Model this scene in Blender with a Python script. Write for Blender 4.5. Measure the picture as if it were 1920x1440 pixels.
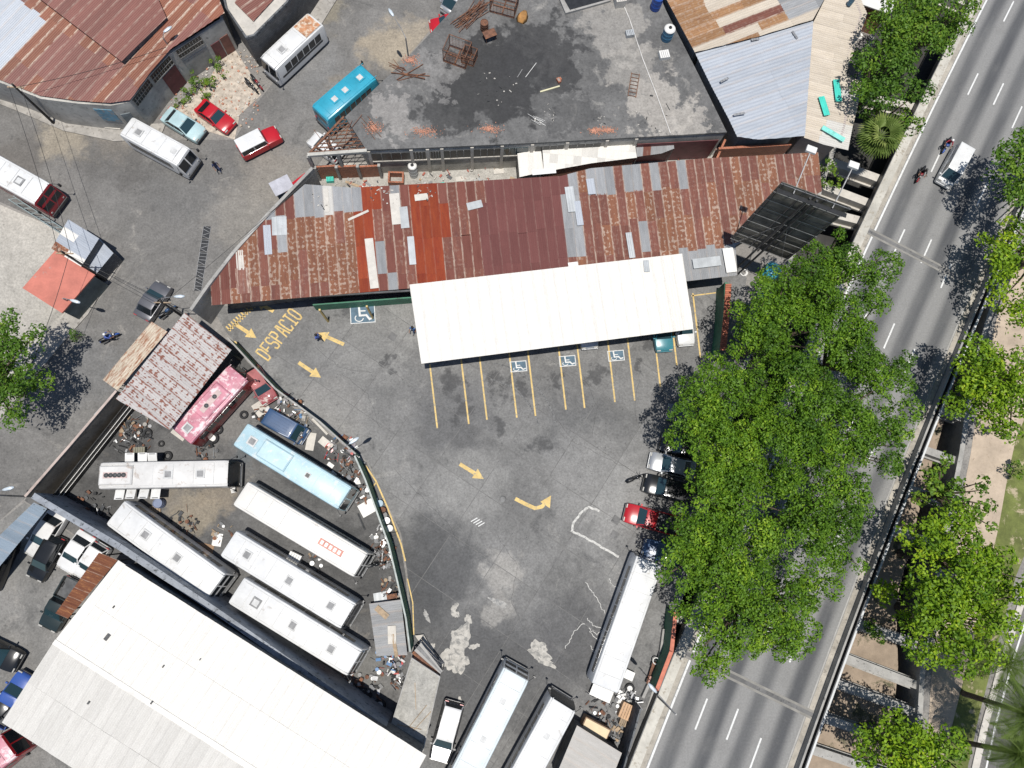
import bpy, bmesh, math, random
import numpy as np
from mathutils import Vector, Matrix
random.seed(7); np.random.seed(7)
R_ = math.radians
for o in list(bpy.data.objects): bpy.data.objects.remove(o)
scene = bpy.context.scene
COL = scene.collection

# ---------------------------------------------------------------- camera
CAM_H = 66.0; FPX = 1350.0; NAD = (890.0, 970.0)       # height, focal length in photo pixels, pixel straight below
_u = -np.array([NAD[0]-960, -(NAD[1]-720), -FPX]); _u /= np.linalg.norm(_u)
_x = np.array([1.0, 0, 0]) - _u*_u[0]; _x /= np.linalg.norm(_x)
_y = np.cross(_u, _x)
CR = np.array([_x, _y, _u])
cd = bpy.data.cameras.new('camera'); cam = bpy.data.objects.new('camera', cd); COL.objects.link(cam)
cd.sensor_width = 36; cd.lens = FPX/1920*36; cd.clip_start = 1; cd.clip_end = 3000
m4 = np.eye(4); m4[:3, :3] = CR; m4[2, 3] = CAM_H
cam.matrix_world = Matrix(m4.tolist())
scene.camera = cam
# ---------------------------------------------------------------- sky, sun, exposure
SUN_EL, SUN_AZ = R_(84.0), R_(182.0)
w = bpy.data.worlds.new('World'); scene.world = w; w.use_nodes = True
nt = w.node_tree; bg = nt.nodes['Background']
sky = nt.nodes.new('ShaderNodeTexSky'); sky.sky_type = 'NISHITA'; sky.sun_disc = False
sky.sun_elevation = SUN_EL; sky.sun_rotation = SUN_AZ; sky.altitude = 900
nt.links.new(sky.outputs[0], bg.inputs[0]); bg.inputs[1].default_value = 0.085
sd = bpy.data.lights.new('sun', 'SUN'); sd.energy = 4.3; sd.angle = R_(0.53); sd.color = (1, 0.965, 0.91)
sun = bpy.data.objects.new('sun', sd); COL.objects.link(sun); sun.location = (0, 0, 120)
sdir = Vector((math.sin(SUN_AZ)*math.cos(SUN_EL), math.cos(SUN_AZ)*math.cos(SUN_EL), math.sin(SUN_EL)))
sun.rotation_euler = sdir.to_track_quat('Z', 'Y').to_euler()
vs = scene.view_settings; vs.view_transform = 'Standard'; vs.look = 'None'; vs.exposure = 0.17; vs.gamma = 1.0
vs.use_curve_mapping = False

# ---------------------------------------------------------------- pixel -> place
def G(px, py, z=0.0):
    d = CR @ np.array([px-960, -(py-720), -FPX]); t = (z-CAM_H)/d[2]
    return Vector((d[0]*t, d[1]*t, z))
def PX(p):
    q = CR.T @ (np.array(p)-np.array([0, 0, CAM_H]))
    return (960+FPX*q[0]/-q[2], 720-FPX*q[1]/-q[2])
def GP(pts, z=0.0): return [G(x, y, z).to_2d() for x, y in pts]
def HX(y): return 0.000776*y*y + 0.495163*y + 24.9152          # highway left edge line
def HW(y, off, z=0.5):
    dx = 2*0.000776*y + 0.495163; n = Vector((1, -dx)).normalized()
    return Vector((HX(y)+n.x*off, y+n.y*off, z))

# ---------------------------------------------------------------- mesh builder
class MB:
    def __init__(s): s.v = []; s.f = []; s.m = []
    def add(s, vs_, fs, mi=0):
        b = len(s.v); s.v += [tuple(v) for v in vs_]
        s.f += [tuple(i+b for i in f) for f in fs]; s.m += [mi]*len(fs); return s
    def box(s, c, d, rz=0, mi=0, ry=0):
        x, y, z = d[0]/2, d[1]/2, d[2]/2; M_ = Matrix.Rotation(rz, 3, 'Z') @ Matrix.Rotation(ry, 3, 'Y'); c = Vector(c)
        P = [M_ @ Vector((a*x, b*y, e*z)) + c for e in (-1, 1) for b in (-1, 1) for a in (-1, 1)]
        return s.add(P, [(0, 2, 3, 1), (4, 5, 7, 6), (0, 1, 5, 4), (2, 6, 7, 3), (0, 4, 6, 2), (1, 3, 7, 5)], mi)
    def prism(s, poly, z0, z1, mi=0, mt=None, bottom=True):
        a = sum(poly[i][0]*poly[(i+1) % len(poly)][1]-poly[(i+1) % len(poly)][0]*poly[i][1] for i in range(len(poly)))
        if a < 0: poly = poly[::-1]
        n = len(poly); b = len(s.v)
        f0 = z0 if callable(z0) else (lambda x, y: z0); f1 = z1 if callable(z1) else (lambda x, y: z1)
        s.v += [(p[0], p[1], f0(p[0], p[1])) for p in poly]+[(p[0], p[1], f1(p[0], p[1])) for p in poly]
        s.f.append(tuple(b+n+i for i in range(n))); s.m.append(mi if mt is None else mt)
        if bottom: s.f.append(tuple(b+n-1-i for i in range(n))); s.m.append(mi)
        for i in range(n):
            j = (i+1) % n; s.f.append((b+i, b+j, b+n+j, b+n+i)); s.m.append(mi)
        return s
    def sheet(s, poly, z, mi=0):
        a = sum(poly[i][0]*poly[(i+1) % len(poly)][1]-poly[(i+1) % len(poly)][0]*poly[i][1] for i in range(len(poly)))
        if a < 0: poly = poly[::-1]
        return s.add([(p[0], p[1], z) for p in poly], [tuple(range(len(poly)))], mi)
    def tube(s, p, q, r, n=6, r2=None, mi=0, cap=True):
        p, q = Vector(p), Vector(q); d = (q-p).normalized(); r2 = r if r2 is None else r2
        a = d.orthogonal().normalized(); b = d.cross(a); P = []
        for c, rr in ((p, r), (q, r2)):
            P += [c+rr*(math.cos(2*math.pi*i/n)*a+math.sin(2*math.pi*i/n)*b) for i in range(n)]
        F = [(i, (i+1) % n, n+(i+1) % n, n+i) for i in range(n)]
        if cap: F += [tuple(range(n))[::-1], tuple(range(n, 2*n))]
        return s.add(P, F, mi)
    def path(s, pts, r, n=5, mi=0):
        for i in range(len(pts)-1): s.tube(pts[i], pts[i+1], r, n, mi=mi)
        return s
    def ribbon(s, pts, wd, z=None, mi=0):
        P = []; n = len(pts)
        for i in range(n):
            a = Vector(pts[max(i-1, 0)]).to_2d(); b = Vector(pts[min(i+1, n-1)]).to_2d(); d = (b-a).normalized(); k = Vector((-d.y, d.x))*wd/2
            c = Vector(pts[i]); zz = c.z if z is None else z
            P += [(c.x+k.x, c.y+k.y, zz), (c.x-k.x, c.y-k.y, zz)]
        return s.add(P, [(2*i+1, 2*i+3, 2*i+2, 2*i) for i in range(n-1)], mi)
    def strokes(s, pts, wd, z, mi=0):
        for i in range(len(pts)-1):
            a, b = Vector(pts[i]).to_2d(), Vector(pts[i+1]).to_2d(); d = (b-a).normalized(); e = d*wd*.42; s.ribbon([(*(a-e), 0), (*(b+e), 0)], wd, z+.0008*(i % 6), mi)
        return s
    def lathe(s, prof, n=16, c=(0, 0, 0), mi=0, axis='Z'):
        P = []
        for r, z in prof:
            for i in range(n):
                a = 2*math.pi*i/n; x, y = r*math.cos(a), r*math.sin(a)
                P.append((c[0]+x, c[1]+y, c[2]+z) if axis == 'Z' else (c[0]+x, c[1]+z, c[2]+y))
        F = []; k = len(prof)
        for j in range(k-1):
            for i in range(n):
                q = (j*n+i, j*n+(i+1) % n, (j+1)*n+(i+1) % n, (j+1)*n+i); F.append(q if axis == 'Z' else q[::-1])
        F.append(tuple(range(n))[::-1] if axis == 'Z' else tuple(range(n)))
        t = tuple((k-1)*n+i for i in range(n)); F.append(t if axis == 'Z' else t[::-1])
        return s.add(P, F, mi)
    def loft(s, rings, mi=0, mf=None, caps=True):
        n = len(rings[0]); b = len(s.v)
        for r in rings: s.v += [tuple(v) for v in r]
        for j in range(len(rings)-1):
            for i in range(n):
                s.f.append((b+j*n+i, b+j*n+(i+1) % n, b+(j+1)*n+(i+1) % n, b+(j+1)*n+i)); s.m.append(mf(j, i) if mf else mi)
        if caps:
            s.f.append(tuple(b+i for i in range(n))[::-1]); s.m.append(mi)
            s.f.append(tuple(b+(len(rings)-1)*n+i for i in range(n))); s.m.append(mi)
        return s
    def mesh(s, name, mats, smooth=False):
        me = bpy.data.meshes.new(name); me.from_pydata(s.v, [], s.f)
        if not isinstance(mats, (list, tuple)): mats = [mats]
        for m in mats: me.materials.append(m)
        if len(mats) > 1: me.polygons.foreach_set('material_index', s.m)
        if smooth: me.polygons.foreach_set('use_smooth', [True]*len(me.polygons))
        me.update(); return me
    def build(s, name, mats, parent=None, W=False, smooth=False, angle=None):
        if W and parent is not None:
            l = parent.location; s.v = [(v[0]-l.x, v[1]-l.y, v[2]-l.z) for v in s.v]
        me = s.mesh(name, mats, smooth or angle is not None)
        if angle is not None:
            bm = bmesh.new(); bm.from_mesh(me); bmesh.ops.recalc_face_normals(bm, faces=bm.faces[:])
            for e in bm.edges:
                if len(e.link_faces) == 2 and e.calc_face_angle(0) > R_(angle): e.smooth = False
            bm.to_mesh(me); bm.free()
        return obj(name, me, parent)
def obj(name, data, parent=None):
    o = bpy.data.objects.new(name, data); COL.objects.link(o)
    if parent is not None: o.parent = parent
    return o
USED = {}
def tag(o, label, cat, group=None, kind=None):
    o['label'] = label
    if cat: o['category'] = cat
    if group: o['group'] = group
    if kind: o['kind'] = kind
    return o
def thing(name, label, cat, loc=(0, 0, 0), rz=0, group=None):
    o = bpy.data.objects.new(name, None); COL.objects.link(o); o.empty_display_size = .3
    o.location = loc; o.rotation_euler = (0, 0, rz); return tag(o, label, cat, group)
def solo(name, mb, mat, label, cat, loc=(0, 0, 0), rz=0, group=None, **k):
    o = mb.build(name, mat, **k); o.location = loc; o.rotation_euler = (0, 0, rz); return tag(o, label, cat, group)
def struct(name, mb, mat, label=None):
    o = mb.build(name, mat); o['kind'] = 'structure'
    if label: o['label'] = label
    return o
def clip(poly, u0, u1, v0, v1):
    def cut(P, f):
        O = []
        for i in range(len(P)):
            a, b = P[i], P[(i+1) % len(P)]; fa, fb = f(a), f(b)
            if fa >= 0: O.append(a)
            if (fa >= 0) != (fb >= 0):
                t = fa/(fa-fb); O.append((a[0]+(b[0]-a[0])*t, a[1]+(b[1]-a[1])*t))
        return O
    for f in (lambda p: p[0]-u0, lambda p: u1-p[0], lambda p: p[1]-v0, lambda p: v1-p[1]):
        poly = cut(poly, f)
        if len(poly) < 3: return []
    out = []
    for p in poly:
        if not out or abs(p[0]-out[-1][0])+abs(p[1]-out[-1][1]) > 1e-4: out.append(p)
    if len(out) > 2 and abs(out[0][0]-out[-1][0])+abs(out[0][1]-out[-1][1]) < 1e-4: out.pop()
    return out if len(out) > 2 else []
def area(P): return abs(sum(P[i][0]*P[(i+1) % len(P)][1]-P[(i+1) % len(P)][0]*P[i][1] for i in range(len(P))))/2
def inside(P, x, y):
    c = False; j = len(P)-1
    for i in range(len(P)):
        if (P[i][1] > y) != (P[j][1] > y) and x < (P[j][0]-P[i][0])*(y-P[i][1])/(P[j][1]-P[i][1])+P[i][0]: c = not c
        j = i
    return c
def cen(P): return Vector((sum(p[0] for p in P)/len(P), sum(p[1] for p in P)/len(P)))
def shrink(P, d):
    n = len(P); a = sum(P[i][0]*P[(i+1) % n][1]-P[(i+1) % n][0]*P[i][1] for i in range(n)); sg = 1 if a > 0 else -1; O = []
    for i in range(n):
        p0, p1, p2 = Vector(P[i-1][:2]), Vector(P[i][:2]), Vector(P[(i+1) % n][:2])
        a = (p1-p0).normalized(); b = (p2-p1).normalized(); na = Vector((-a.y, a.x))*sg; nb = Vector((-b.y, b.x))*sg
        m = (na+nb); L = m.length
        if L < .2: O.append(p1+na*d); continue
        m /= L; k = d/max(.4, m.dot(na)); O.append(p1+m*k)
    return O

# ---------------------------------------------------------------- materials
MC = {}
def N(nt, t, **k):
    n = nt.nodes.new(t)
    for a, b in k.items():
        if a.startswith('i_'): n.inputs[int(a[2:]) if a[2:].isdigit() else a[2:].replace('_', ' ')].default_value = b
        else: setattr(n, a, b)
    return n
def ramp(nt, src, stops, interp='LINEAR'):
    r = nt.nodes.new('ShaderNodeValToRGB'); nt.links.new(src, r.inputs[0]); r.color_ramp.interpolation = interp
    e = r.color_ramp.elements
    while len(e) > 1: e.remove(e[0])
    for i, (p, c) in enumerate(stops):
        x = e[0] if i == 0 else e.new(p)
        x.position = p; x.color = (*c, 1) if len(c) == 3 else c
    return r.outputs[0]
def mix(nt, f, a, b, mode='MIX'):
    m = N(nt, 'ShaderNodeMix', data_type='RGBA', blend_type=mode)
    for i, v in ((0, f), (6, a), (7, b)):
        if isinstance(v, (int, float)): m.inputs[i].default_value = v
        elif isinstance(v, (tuple, list)): m.inputs[i].default_value = (*v, 1)
        else: nt.links.new(v, m.inputs[i])
    return m.outputs[2]
def noise(nt, vec, scale, detail=4, rough=.6, dist=0.0):
    n = N(nt, 'ShaderNodeTexNoise'); n.inputs['Scale'].default_value = scale; n.inputs['Detail'].default_value = detail
    n.inputs['Roughness'].default_value = rough; n.inputs['Distortion'].default_value = dist
    nt.links.new(vec, n.inputs['Vector']); return n.outputs[0]
def start(name):
    m = bpy.data.materials.new(name); m.use_nodes = True; nt = m.node_tree; b = nt.nodes['Principled BSDF']
    return m, nt, b, nt.nodes.new('ShaderNodeNewGeometry').outputs['Position']
def bump(nt, b, h, s=.3, d=.05):
    n = N(nt, 'ShaderNodeBump'); n.inputs['Strength'].default_value = s; n.inputs['Distance'].default_value = d
    nt.links.new(h, n.inputs['Height']); nt.links.new(n.outputs[0], b.inputs['Normal'])
def sc(c, k): return tuple(min(1, x*k) for x in c)
def mat(name, col, rough=.6, metal=0., var=.18, scale=1.2, col2=None, spot=None, spot_t=.62, spot_s=2.5, rnd=0., bmp=0., spec=.5, coat=0.):
    """paint, plaster, metal: base colour with two-scale wear, optional second colour and stains"""
    if name in MC: return MC[name]
    m, nt, b, pos = start(name)
    n1 = noise(nt, pos, scale, 5); c = ramp(nt, n1, [(.3, sc(col, 1-var)), (.7, col2 or sc(col, 1+var))])
    n2 = noise(nt, pos, scale*7, 4); c = mix(nt, .55, c, ramp(nt, n2, [(.3, (1-var,)*3), (.7, (1, 1, 1))]), 'MULTIPLY')
    if spot: c = mix(nt, ramp(nt, noise(nt, pos, spot_s, 6, .7, .3), [(spot_t, (0, 0, 0)), (spot_t+.08, (1, 1, 1))]), c, spot)
    if rnd:
        oi = N(nt, 'ShaderNodeObjectInfo'); c = mix(nt, 1., c, ramp(nt, oi.outputs['Random'], [(0, (1-rnd,)*3), (1, (1, 1, 1))]), 'MULTIPLY')
    nt.links.new(c, b.inputs['Base Color']); b.inputs['Roughness'].default_value = rough; b.inputs['Metallic'].default_value = metal
    b.inputs['Specular IOR Level'].default_value = spec
    if coat: b.inputs['Coat Weight'].default_value = coat; b.inputs['Coat Roughness'].default_value = .08
    if bmp: bump(nt, b, n2, bmp)
    MC[name] = m; return m
def mat_paving(name, a, b_, dark, light, s=1., slab=0., stains=(), wobble=7, edge=(.35, .8)):
    if name in MC: return MC[name]
    m, nt, b, pos = start(name)
    c = ramp(nt, noise(nt, pos, .11*s, 6, .62, .6), [(.32, a), (.66, b_)])
    c = mix(nt, ramp(nt, noise(nt, pos, .23*s, 7, .68, 1.2), [(.56, (0, 0, 0)), (.74, (.85,)*3)]), c, dark)
    c = mix(nt, ramp(nt, noise(nt, pos, .17*s+.01, 8, .7, 1.6), [(.59, (0, 0, 0)), (.72, (.8,)*3)]), c, light)
    if stains:
        wob_ = N(nt, 'ShaderNodeTexNoise'); wob_.inputs['Scale'].default_value = .45; wob_.inputs['Detail'].default_value = 7; wob_.inputs['Roughness'].default_value = .65; nt.links.new(pos, wob_.inputs['Vector'])
        vs_ = N(nt, 'ShaderNodeVectorMath', operation='MULTIPLY_ADD'); nt.links.new(wob_.outputs['Color'], vs_.inputs[0]); vs_.inputs[1].default_value = (wobble, wobble, 0); nt.links.new(pos, vs_.inputs[2])
        for ctr, rad, col, k in stains:
            dn = N(nt, 'ShaderNodeVectorMath', operation='DISTANCE'); nt.links.new(vs_.outputs[0], dn.inputs[0]); dn.inputs[1].default_value = (ctr[0]+wobble/2, ctr[1]+wobble/2, ctr[2])
            dv = N(nt, 'ShaderNodeMath', operation='DIVIDE'); nt.links.new(dn.outputs['Value'], dv.inputs[0]); dv.inputs[1].default_value = rad*1.6
            c = mix(nt, ramp(nt, dv.outputs[0], [(edge[0], (k,)*3), (edge[1], (0, 0, 0))], 'EASE'), c, col)
    c = mix(nt, ramp(nt, noise(nt, pos, 1.7, 6, .75), [(.6, (0, 0, 0)), (.68, (.5,)*3)]), c, sc(dark, .8))
    c = mix(nt, 1., c, ramp(nt, noise(nt, pos, 5, 5, .8), [(.35, (.73,)*3), (.65, (1.16,)*3)]), 'MULTIPLY'); c = mix(nt, 1., c, ramp(nt, noise(nt, pos, 1.1, 6, .75), [(.3, (.8,)*3), (.7, (1.14,)*3)]), 'MULTIPLY')
    c = mix(nt, ramp(nt, noise(nt, pos, 4.2, 3, .5), [(.71, (0, 0, 0)), (.73, (.7,)*3)]), c, sc(dark, .5))
    if slab:
        oi = N(nt, 'ShaderNodeObjectInfo'); c = mix(nt, 1., c, ramp(nt, oi.outputs['Random'], [(0, (1-slab,)*3), (1, (1, 1, 1))]), 'MULTIPLY')
    nt.links.new(c, b.inputs['Base Color']); b.inputs['Roughness'].default_value = .85; bump(nt, b, noise(nt, pos, 14, 5), .2)
    MC[name] = m; return m
def mat_highway():
    m, nt, b, pos = start('highway_asphalt')
    uv = N(nt, 'ShaderNodeAttribute', attribute_name='lane'); sp = N(nt, 'ShaderNodeSeparateXYZ'); nt.links.new(uv.outputs['Vector'], sp.inputs[0])
    cv = N(nt, 'ShaderNodeCombineXYZ'); mu = N(nt, 'ShaderNodeMath', operation='MULTIPLY'); mu.inputs[1].default_value = .06
    nt.links.new(sp.outputs[1], mu.inputs[0]); nt.links.new(sp.outputs[0], cv.inputs[0]); nt.links.new(mu.outputs[0], cv.inputs[1])
    # worn, oil-darkened middle of each lane: lane number in x
    fr = N(nt, 'ShaderNodeMath', operation='FRACT'); ad = N(nt, 'ShaderNodeMath', operation='ADD'); n0 = noise(nt, cv.outputs[0], 1.4, 3)
    sm = N(nt, 'ShaderNodeMath', operation='MULTIPLY_ADD'); nt.links.new(n0, sm.inputs[0]); sm.inputs[1].default_value = .16; sm.inputs[2].default_value = -.08
    nt.links.new(sp.outputs[0], ad.inputs[0]); nt.links.new(sm.outputs[0], ad.inputs[1]); nt.links.new(ad.outputs[0], fr.inputs[0])
    band = ramp(nt, fr.outputs[0], [(.12, (0, 0, 0)), (.42, (1, 1, 1)), (.58, (1, 1, 1)), (.9, (0, 0, 0))], 'EASE')
    k = mix(nt, 1., band, ramp(nt, noise(nt, cv.outputs[0], .8, 4), [(.3, (.45,)*3), (.6, (1, 1, 1))]), 'MULTIPLY')
    c = mix(nt, k, (.215, .212, .205), (.066, .068, .072))
    c = mix(nt, ramp(nt, noise(nt, pos, .35, 6, .7), [(.5, (0, 0, 0)), (.75, (.5,)*3)]), c, (.15, .147, .14))
    c = mix(nt, 1., c, ramp(nt, noise(nt, pos, 6, 5, .8), [(.36, (.85,)*3), (.64, (1.1,)*3)]), 'MULTIPLY'); c = mix(nt, ramp(nt, noise(nt, pos, 1.3, 6, .8), [(.63, (0, 0, 0)), (.7, (.5,)*3)]), c, (.09, .09, .09))
    nt.links.new(c, b.inputs['Base Color']); b.inputs['Roughness'].default_value = .8; return m
def mat_sheet(name, base, base2, streak, amount, dots=0., rough=.55, metal=.0, pitch=.44, dotcol=(.52, .42, .34), edge=.6, var=.24, uper=.4, nz=9.):
    """corrugated metal sheet; object coordinates: x across ridges, y along; each sheet gets its own random shift"""
    if name in MC: return MC[name]
    m, nt, b, pos = start(name)
    tc = N(nt, 'ShaderNodeTexCoord'); oi = N(nt, 'ShaderNodeObjectInfo')
    sp = N(nt, 'ShaderNodeSeparateXYZ'); nt.links.new(tc.outputs['Object'], sp.inputs[0])
    ax = N(nt, 'ShaderNodeVectorMath', operation='MULTIPLY'); nt.links.new(tc.outputs['Object'], ax.inputs[0]); ax.inputs[1].default_value = (3.2, .55, 1)
    av = N(nt, 'ShaderNodeVectorMath', operation='ADD'); nt.links.new(ax.outputs[0], av.inputs[0])
    rs = N(nt, 'ShaderNodeMath', operation='MULTIPLY'); rs.inputs[1].default_value = 57.; nt.links.new(oi.outputs['Random'], rs.inputs[0])
    cx = N(nt, 'ShaderNodeCombineXYZ'); nt.links.new(rs.outputs[0], cx.inputs[0]); nt.links.new(rs.outputs[0], cx.inputs[2]); nt.links.new(cx.outputs[0], av.inputs[1])
    c = ramp(nt, noise(nt, av.outputs[0], .9, 5, .65), [(.3, base), (.7, base2)])
    c = mix(nt, ramp(nt, noise(nt, av.outputs[0], 1.9, 6, .7, .4), [(1-amount, (0, 0, 0)), (1.12-amount, (.9,)*3)]), c, streak)
    if dots:
        # pale worn spots where the sheet bears on its battens, across the crests
        wv = N(nt, 'ShaderNodeMath', operation='SINE'); mm = N(nt, 'ShaderNodeMath', operation='MULTIPLY'); mm.inputs[1].default_value = 2*math.pi/pitch
        nt.links.new(sp.outputs[1], mm.inputs[0]); nt.links.new(mm.outputs[0], wv.inputs[0])
        wu = N(nt, 'ShaderNodeMath', operation='SINE'); mn = N(nt, 'ShaderNodeMath', operation='MULTIPLY_ADD'); mn.inputs[1].default_value = 2*math.pi/uper; mn.inputs[2].default_value = .7
        nt.links.new(sp.outputs[0], mn.inputs[0]); nt.links.new(mn.outputs[0], wu.inputs[0])
        ml = N(nt, 'ShaderNodeMath', operation='ADD'); nt.links.new(wv.outputs[0], ml.inputs[0]); nt.links.new(wu.outputs[0], ml.inputs[1])
        nn = N(nt, 'ShaderNodeMath', operation='MULTIPLY_ADD'); nn.inputs[1].default_value = nz; nn.inputs[2].default_value = -.52*nz; nt.links.new(noise(nt, av.outputs[0], 1.1, 6, .75), nn.inputs[0])
        rv = N(nt, 'ShaderNodeVectorMath', operation='ADD'); nt.links.new(tc.outputs['Object'], rv.inputs[0]); nt.links.new(cx.outputs[0], rv.inputs[1])
        n2 = N(nt, 'ShaderNodeMath', operation='MULTIPLY_ADD'); n2.inputs[1].default_value = 9.; n2.inputs[2].default_value = -4.6; nt.links.new(noise(nt, rv.outputs[0], 3.4, 2, .5), n2.inputs[0])
        hf = N(nt, 'ShaderNodeMath', operation='MULTIPLY_ADD'); hf.inputs[1].default_value = .55; nt.links.new(ml.outputs[0], hf.inputs[0]); nt.links.new(n2.outputs[0], hf.inputs[2])
        ms = N(nt, 'ShaderNodeMath', operation='ADD'); nt.links.new(hf.outputs[0], ms.inputs[0]); nt.links.new(nn.outputs[0], ms.inputs[1])
        c = mix(nt, ramp(nt, ms.outputs[0], [(.45, (0, 0, 0)), (.95, (dots,)*3)]), c, dotcol)
    if edge:
        ab = N(nt, 'ShaderNodeMath', operation='ABSOLUTE'); nt.links.new(sp.outputs[0], ab.inputs[0])
        e = ramp(nt, ab.outputs[0], [(.345, (0, 0, 0)), (.375, (edge,)*3)])
        e = mix(nt, 1., e, ramp(nt, noise(nt, av.outputs[0], 3.5, 3), [(.38, (0, 0, 0)), (.55, (1, 1, 1))]), 'MULTIPLY')
        c = mix(nt, e, c, dotcol)
    c = mix(nt, 1., c, ramp(nt, oi.outputs['Random'], [(0, (1-var,)*3), (1, (1, 1, 1))]), 'MULTIPLY')
    c = mix(nt, .6, c, ramp(nt, noise(nt, pos, 11, 4, .8), [(.3, (.7,)*3), (.7, (1.05,)*3)]), 'MULTIPLY')
    nt.links.new(c, b.inputs['Base Color']); b.inputs['Roughness'].default_value = rough; b.inputs['Metallic'].default_value = metal
    b.inputs['Specular IOR Level'].default_value = .3
    MC[name] = m; return m
def mat_brick(name, col, mortar, sx=.28, axis=None):
    if name in MC: return MC[name]
    m, nt, b, pos = start(name)
    sp = N(nt, 'ShaderNodeSeparateXYZ'); nt.links.new(pos, sp.inputs[0]); ad = N(nt, 'ShaderNodeMath', operation='ADD')
    nt.links.new(sp.outputs[0], ad.inputs[0]); nt.links.new(sp.outputs[1], ad.inputs[1]); cx = N(nt, 'ShaderNodeCombineXYZ')
    nt.links.new(ad.outputs[0], cx.inputs[0]); nt.links.new(sp.outputs[2], cx.inputs[1])
    br = N(nt, 'ShaderNodeTexBrick'); nt.links.new(cx.outputs[0], br.inputs['Vector']); br.inputs['Scale'].default_value = 1
    br.inputs['Brick Width'].default_value = sx; br.inputs['Row Height'].default_value = sx*.6; br.inputs['Mortar Size'].default_value = .015
    br.inputs['Color1'].default_value = (*col, 1); br.inputs['Color2'].default_value = (*sc(col, .75), 1); br.inputs['Mortar'].default_value = (*mortar, 1)
    c = mix(nt, .7, br.outputs[0], ramp(nt, noise(nt, pos, 1.5, 5), [(.3, (.6,)*3), (.7, (1.05,)*3)]), 'MULTIPLY')
    nt.links.new(c, b.inputs['Base Color']); b.inputs['Roughness'].default_value = .9; bump(nt, b, br.outputs[1], -.3)
    MC[name] = m; return m
def mat_leaf(name, a, b_, yellow, tr=.22):
    if name in MC: return MC[name]
    m, nt, b, pos = start(name)
    at = N(nt, 'ShaderNodeAttribute', attribute_name='tint')
    c = ramp(nt, at.outputs['Fac'], [(.0, a), (.6, b_), (1., yellow)])
    nt.links.new(c, b.inputs['Base Color']); b.inputs['Roughness'].default_value = .55; b.inputs['Specular IOR Level'].default_value = .25
    t = N(nt, 'ShaderNodeBsdfTranslucent'); nt.links.new(mix(nt, 1., c, (1.3, 1.5, .6), 'MULTIPLY'), t.inputs[0])
    mx = N(nt, 'ShaderNodeMixShader'); mx.inputs[0].default_value = tr; nt.links.new(b.outputs[0], mx.inputs[1]); nt.links.new(t.outputs[0], mx.inputs[2])
    nt.links.new(mx.outputs[0], nt.nodes['Material Output'].inputs[0]); MC[name] = m; return m
def glass(name, col, rough=.06):
    if name in MC: return MC[name]
    m, nt, b, pos = start(name); b.inputs['Base Color'].default_value = (*col, 1); b.inputs['Roughness'].default_value = rough
    b.inputs['Specular IOR Level'].default_value = .6
    nt.links.new(ramp(nt, noise(nt, pos, 2, 3), [(.4, (rough,)*3), (.7, (rough+.15,)*3)]), b.inputs['Roughness']); MC[name] = m; return m

CONC = mat('concrete', (.32, .31, .29), .85, var=.22, scale=.8, spot=(.16, .155, .145), spot_t=.58, bmp=.2)
CONCD = mat('dark_concrete', (.15, .148, .145), .85, var=.3, scale=.7, spot=(.07, .07, .07), spot_t=.56, bmp=.2)
CONCL = mat('pale_concrete', (.48, .45, .40), .85, var=.15, scale=.9, spot=(.28, .26, .23), spot_t=.6, bmp=.2)
PLASTER = mat('grey_plaster', (.44, .425, .385), .9, var=.3, scale=.5, spot=(.2, .195, .18), spot_t=.58, bmp=.15)
PLASTERD = mat('dark_plaster', (.12, .125, .13), .9, var=.35, scale=.5, spot=(.04, .04, .042), spot_t=.52)  # darker grey plaster with random near-black blotches
BRICK = mat_brick('clay_brick', (.42, .15, .08), (.33, .28, .24)); BRICKG = mat_brick('grey_block', (.16, .155, .15), (.07, .07, .07), .4)
SOIL = mat('sandy_soil', (.42, .34, .26), .95, var=.2, scale=.5, spot=(.26, .2, .14), spot_t=.6, bmp=.4)
SOILD = mat('damp_soil', (.09, .075, .06), .95, var=.4, scale=.6, spot=(.16, .13, .1), spot_t=.62, bmp=.4)
WHITE = mat('white_paint', (.64, .63, .6), .5, var=.06, scale=.7, spot=(.55, .52, .48), spot_t=.66, spot_s=1.1)
WHITEM = mat('white_metal_paint', (.8, .8, .79), .4, var=.05, scale=.8, spot=(.55, .52, .5), spot_t=.68)
YELLOW = mat('yellow_road_paint', (.6, .43, .16), .7, var=.18, scale=1.5, spot=(.3, .26, .18), spot_t=.55, spot_s=4)
ROADW = mat('white_road_paint', (.62, .62, .6), .7, var=.1, scale=2, spot=(.34, .34, .33), spot_t=.58, spot_s=5)
BLUEP = mat('blue_ground_paint', (.09, .15, .2), .75, var=.25, scale=1.4, spot=(.17, .18, .18), spot_t=.6, spot_s=3)
RUBBER = mat('rubber', (.022, .022, .023), .8, var=.4, scale=3)
BLACK = mat('black_paint', (.02, .021, .023), .4, var=.4, scale=2)
STEEL = mat('steel', (.35, .35, .35), .45, .6, var=.25, scale=2); STEELD = mat('dark_steel', (.07, .072, .075), .5, .4, var=.4, scale=2)
RUSTY = mat('rusty_iron', (.16, .075, .045), .85, var=.45, scale=3, spot=(.26, .11, .05), spot_t=.55)
GALV = mat('galvanised_metal', (.4, .42, .43), .5, .1, var=.15, scale=1, spot=(.3, .24, .2), spot_t=.66, rnd=.2)
GLASS = glass('dark_glass', (.012, .015, .018)); GLASSB = glass('blue_glass', (.02, .045, .055))
WOOD = mat('weathered_wood', (.4, .3, .2), .85, var=.3, scale=3, rnd=.35)
GREENW = mat('green_wall_paint', (.04, .17, .1), .6, var=.25, scale=.9, spot=(.02, .04, .03), spot_t=.58)
CABLE = mat('cable', (.015, .015, .016), .6)
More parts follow.
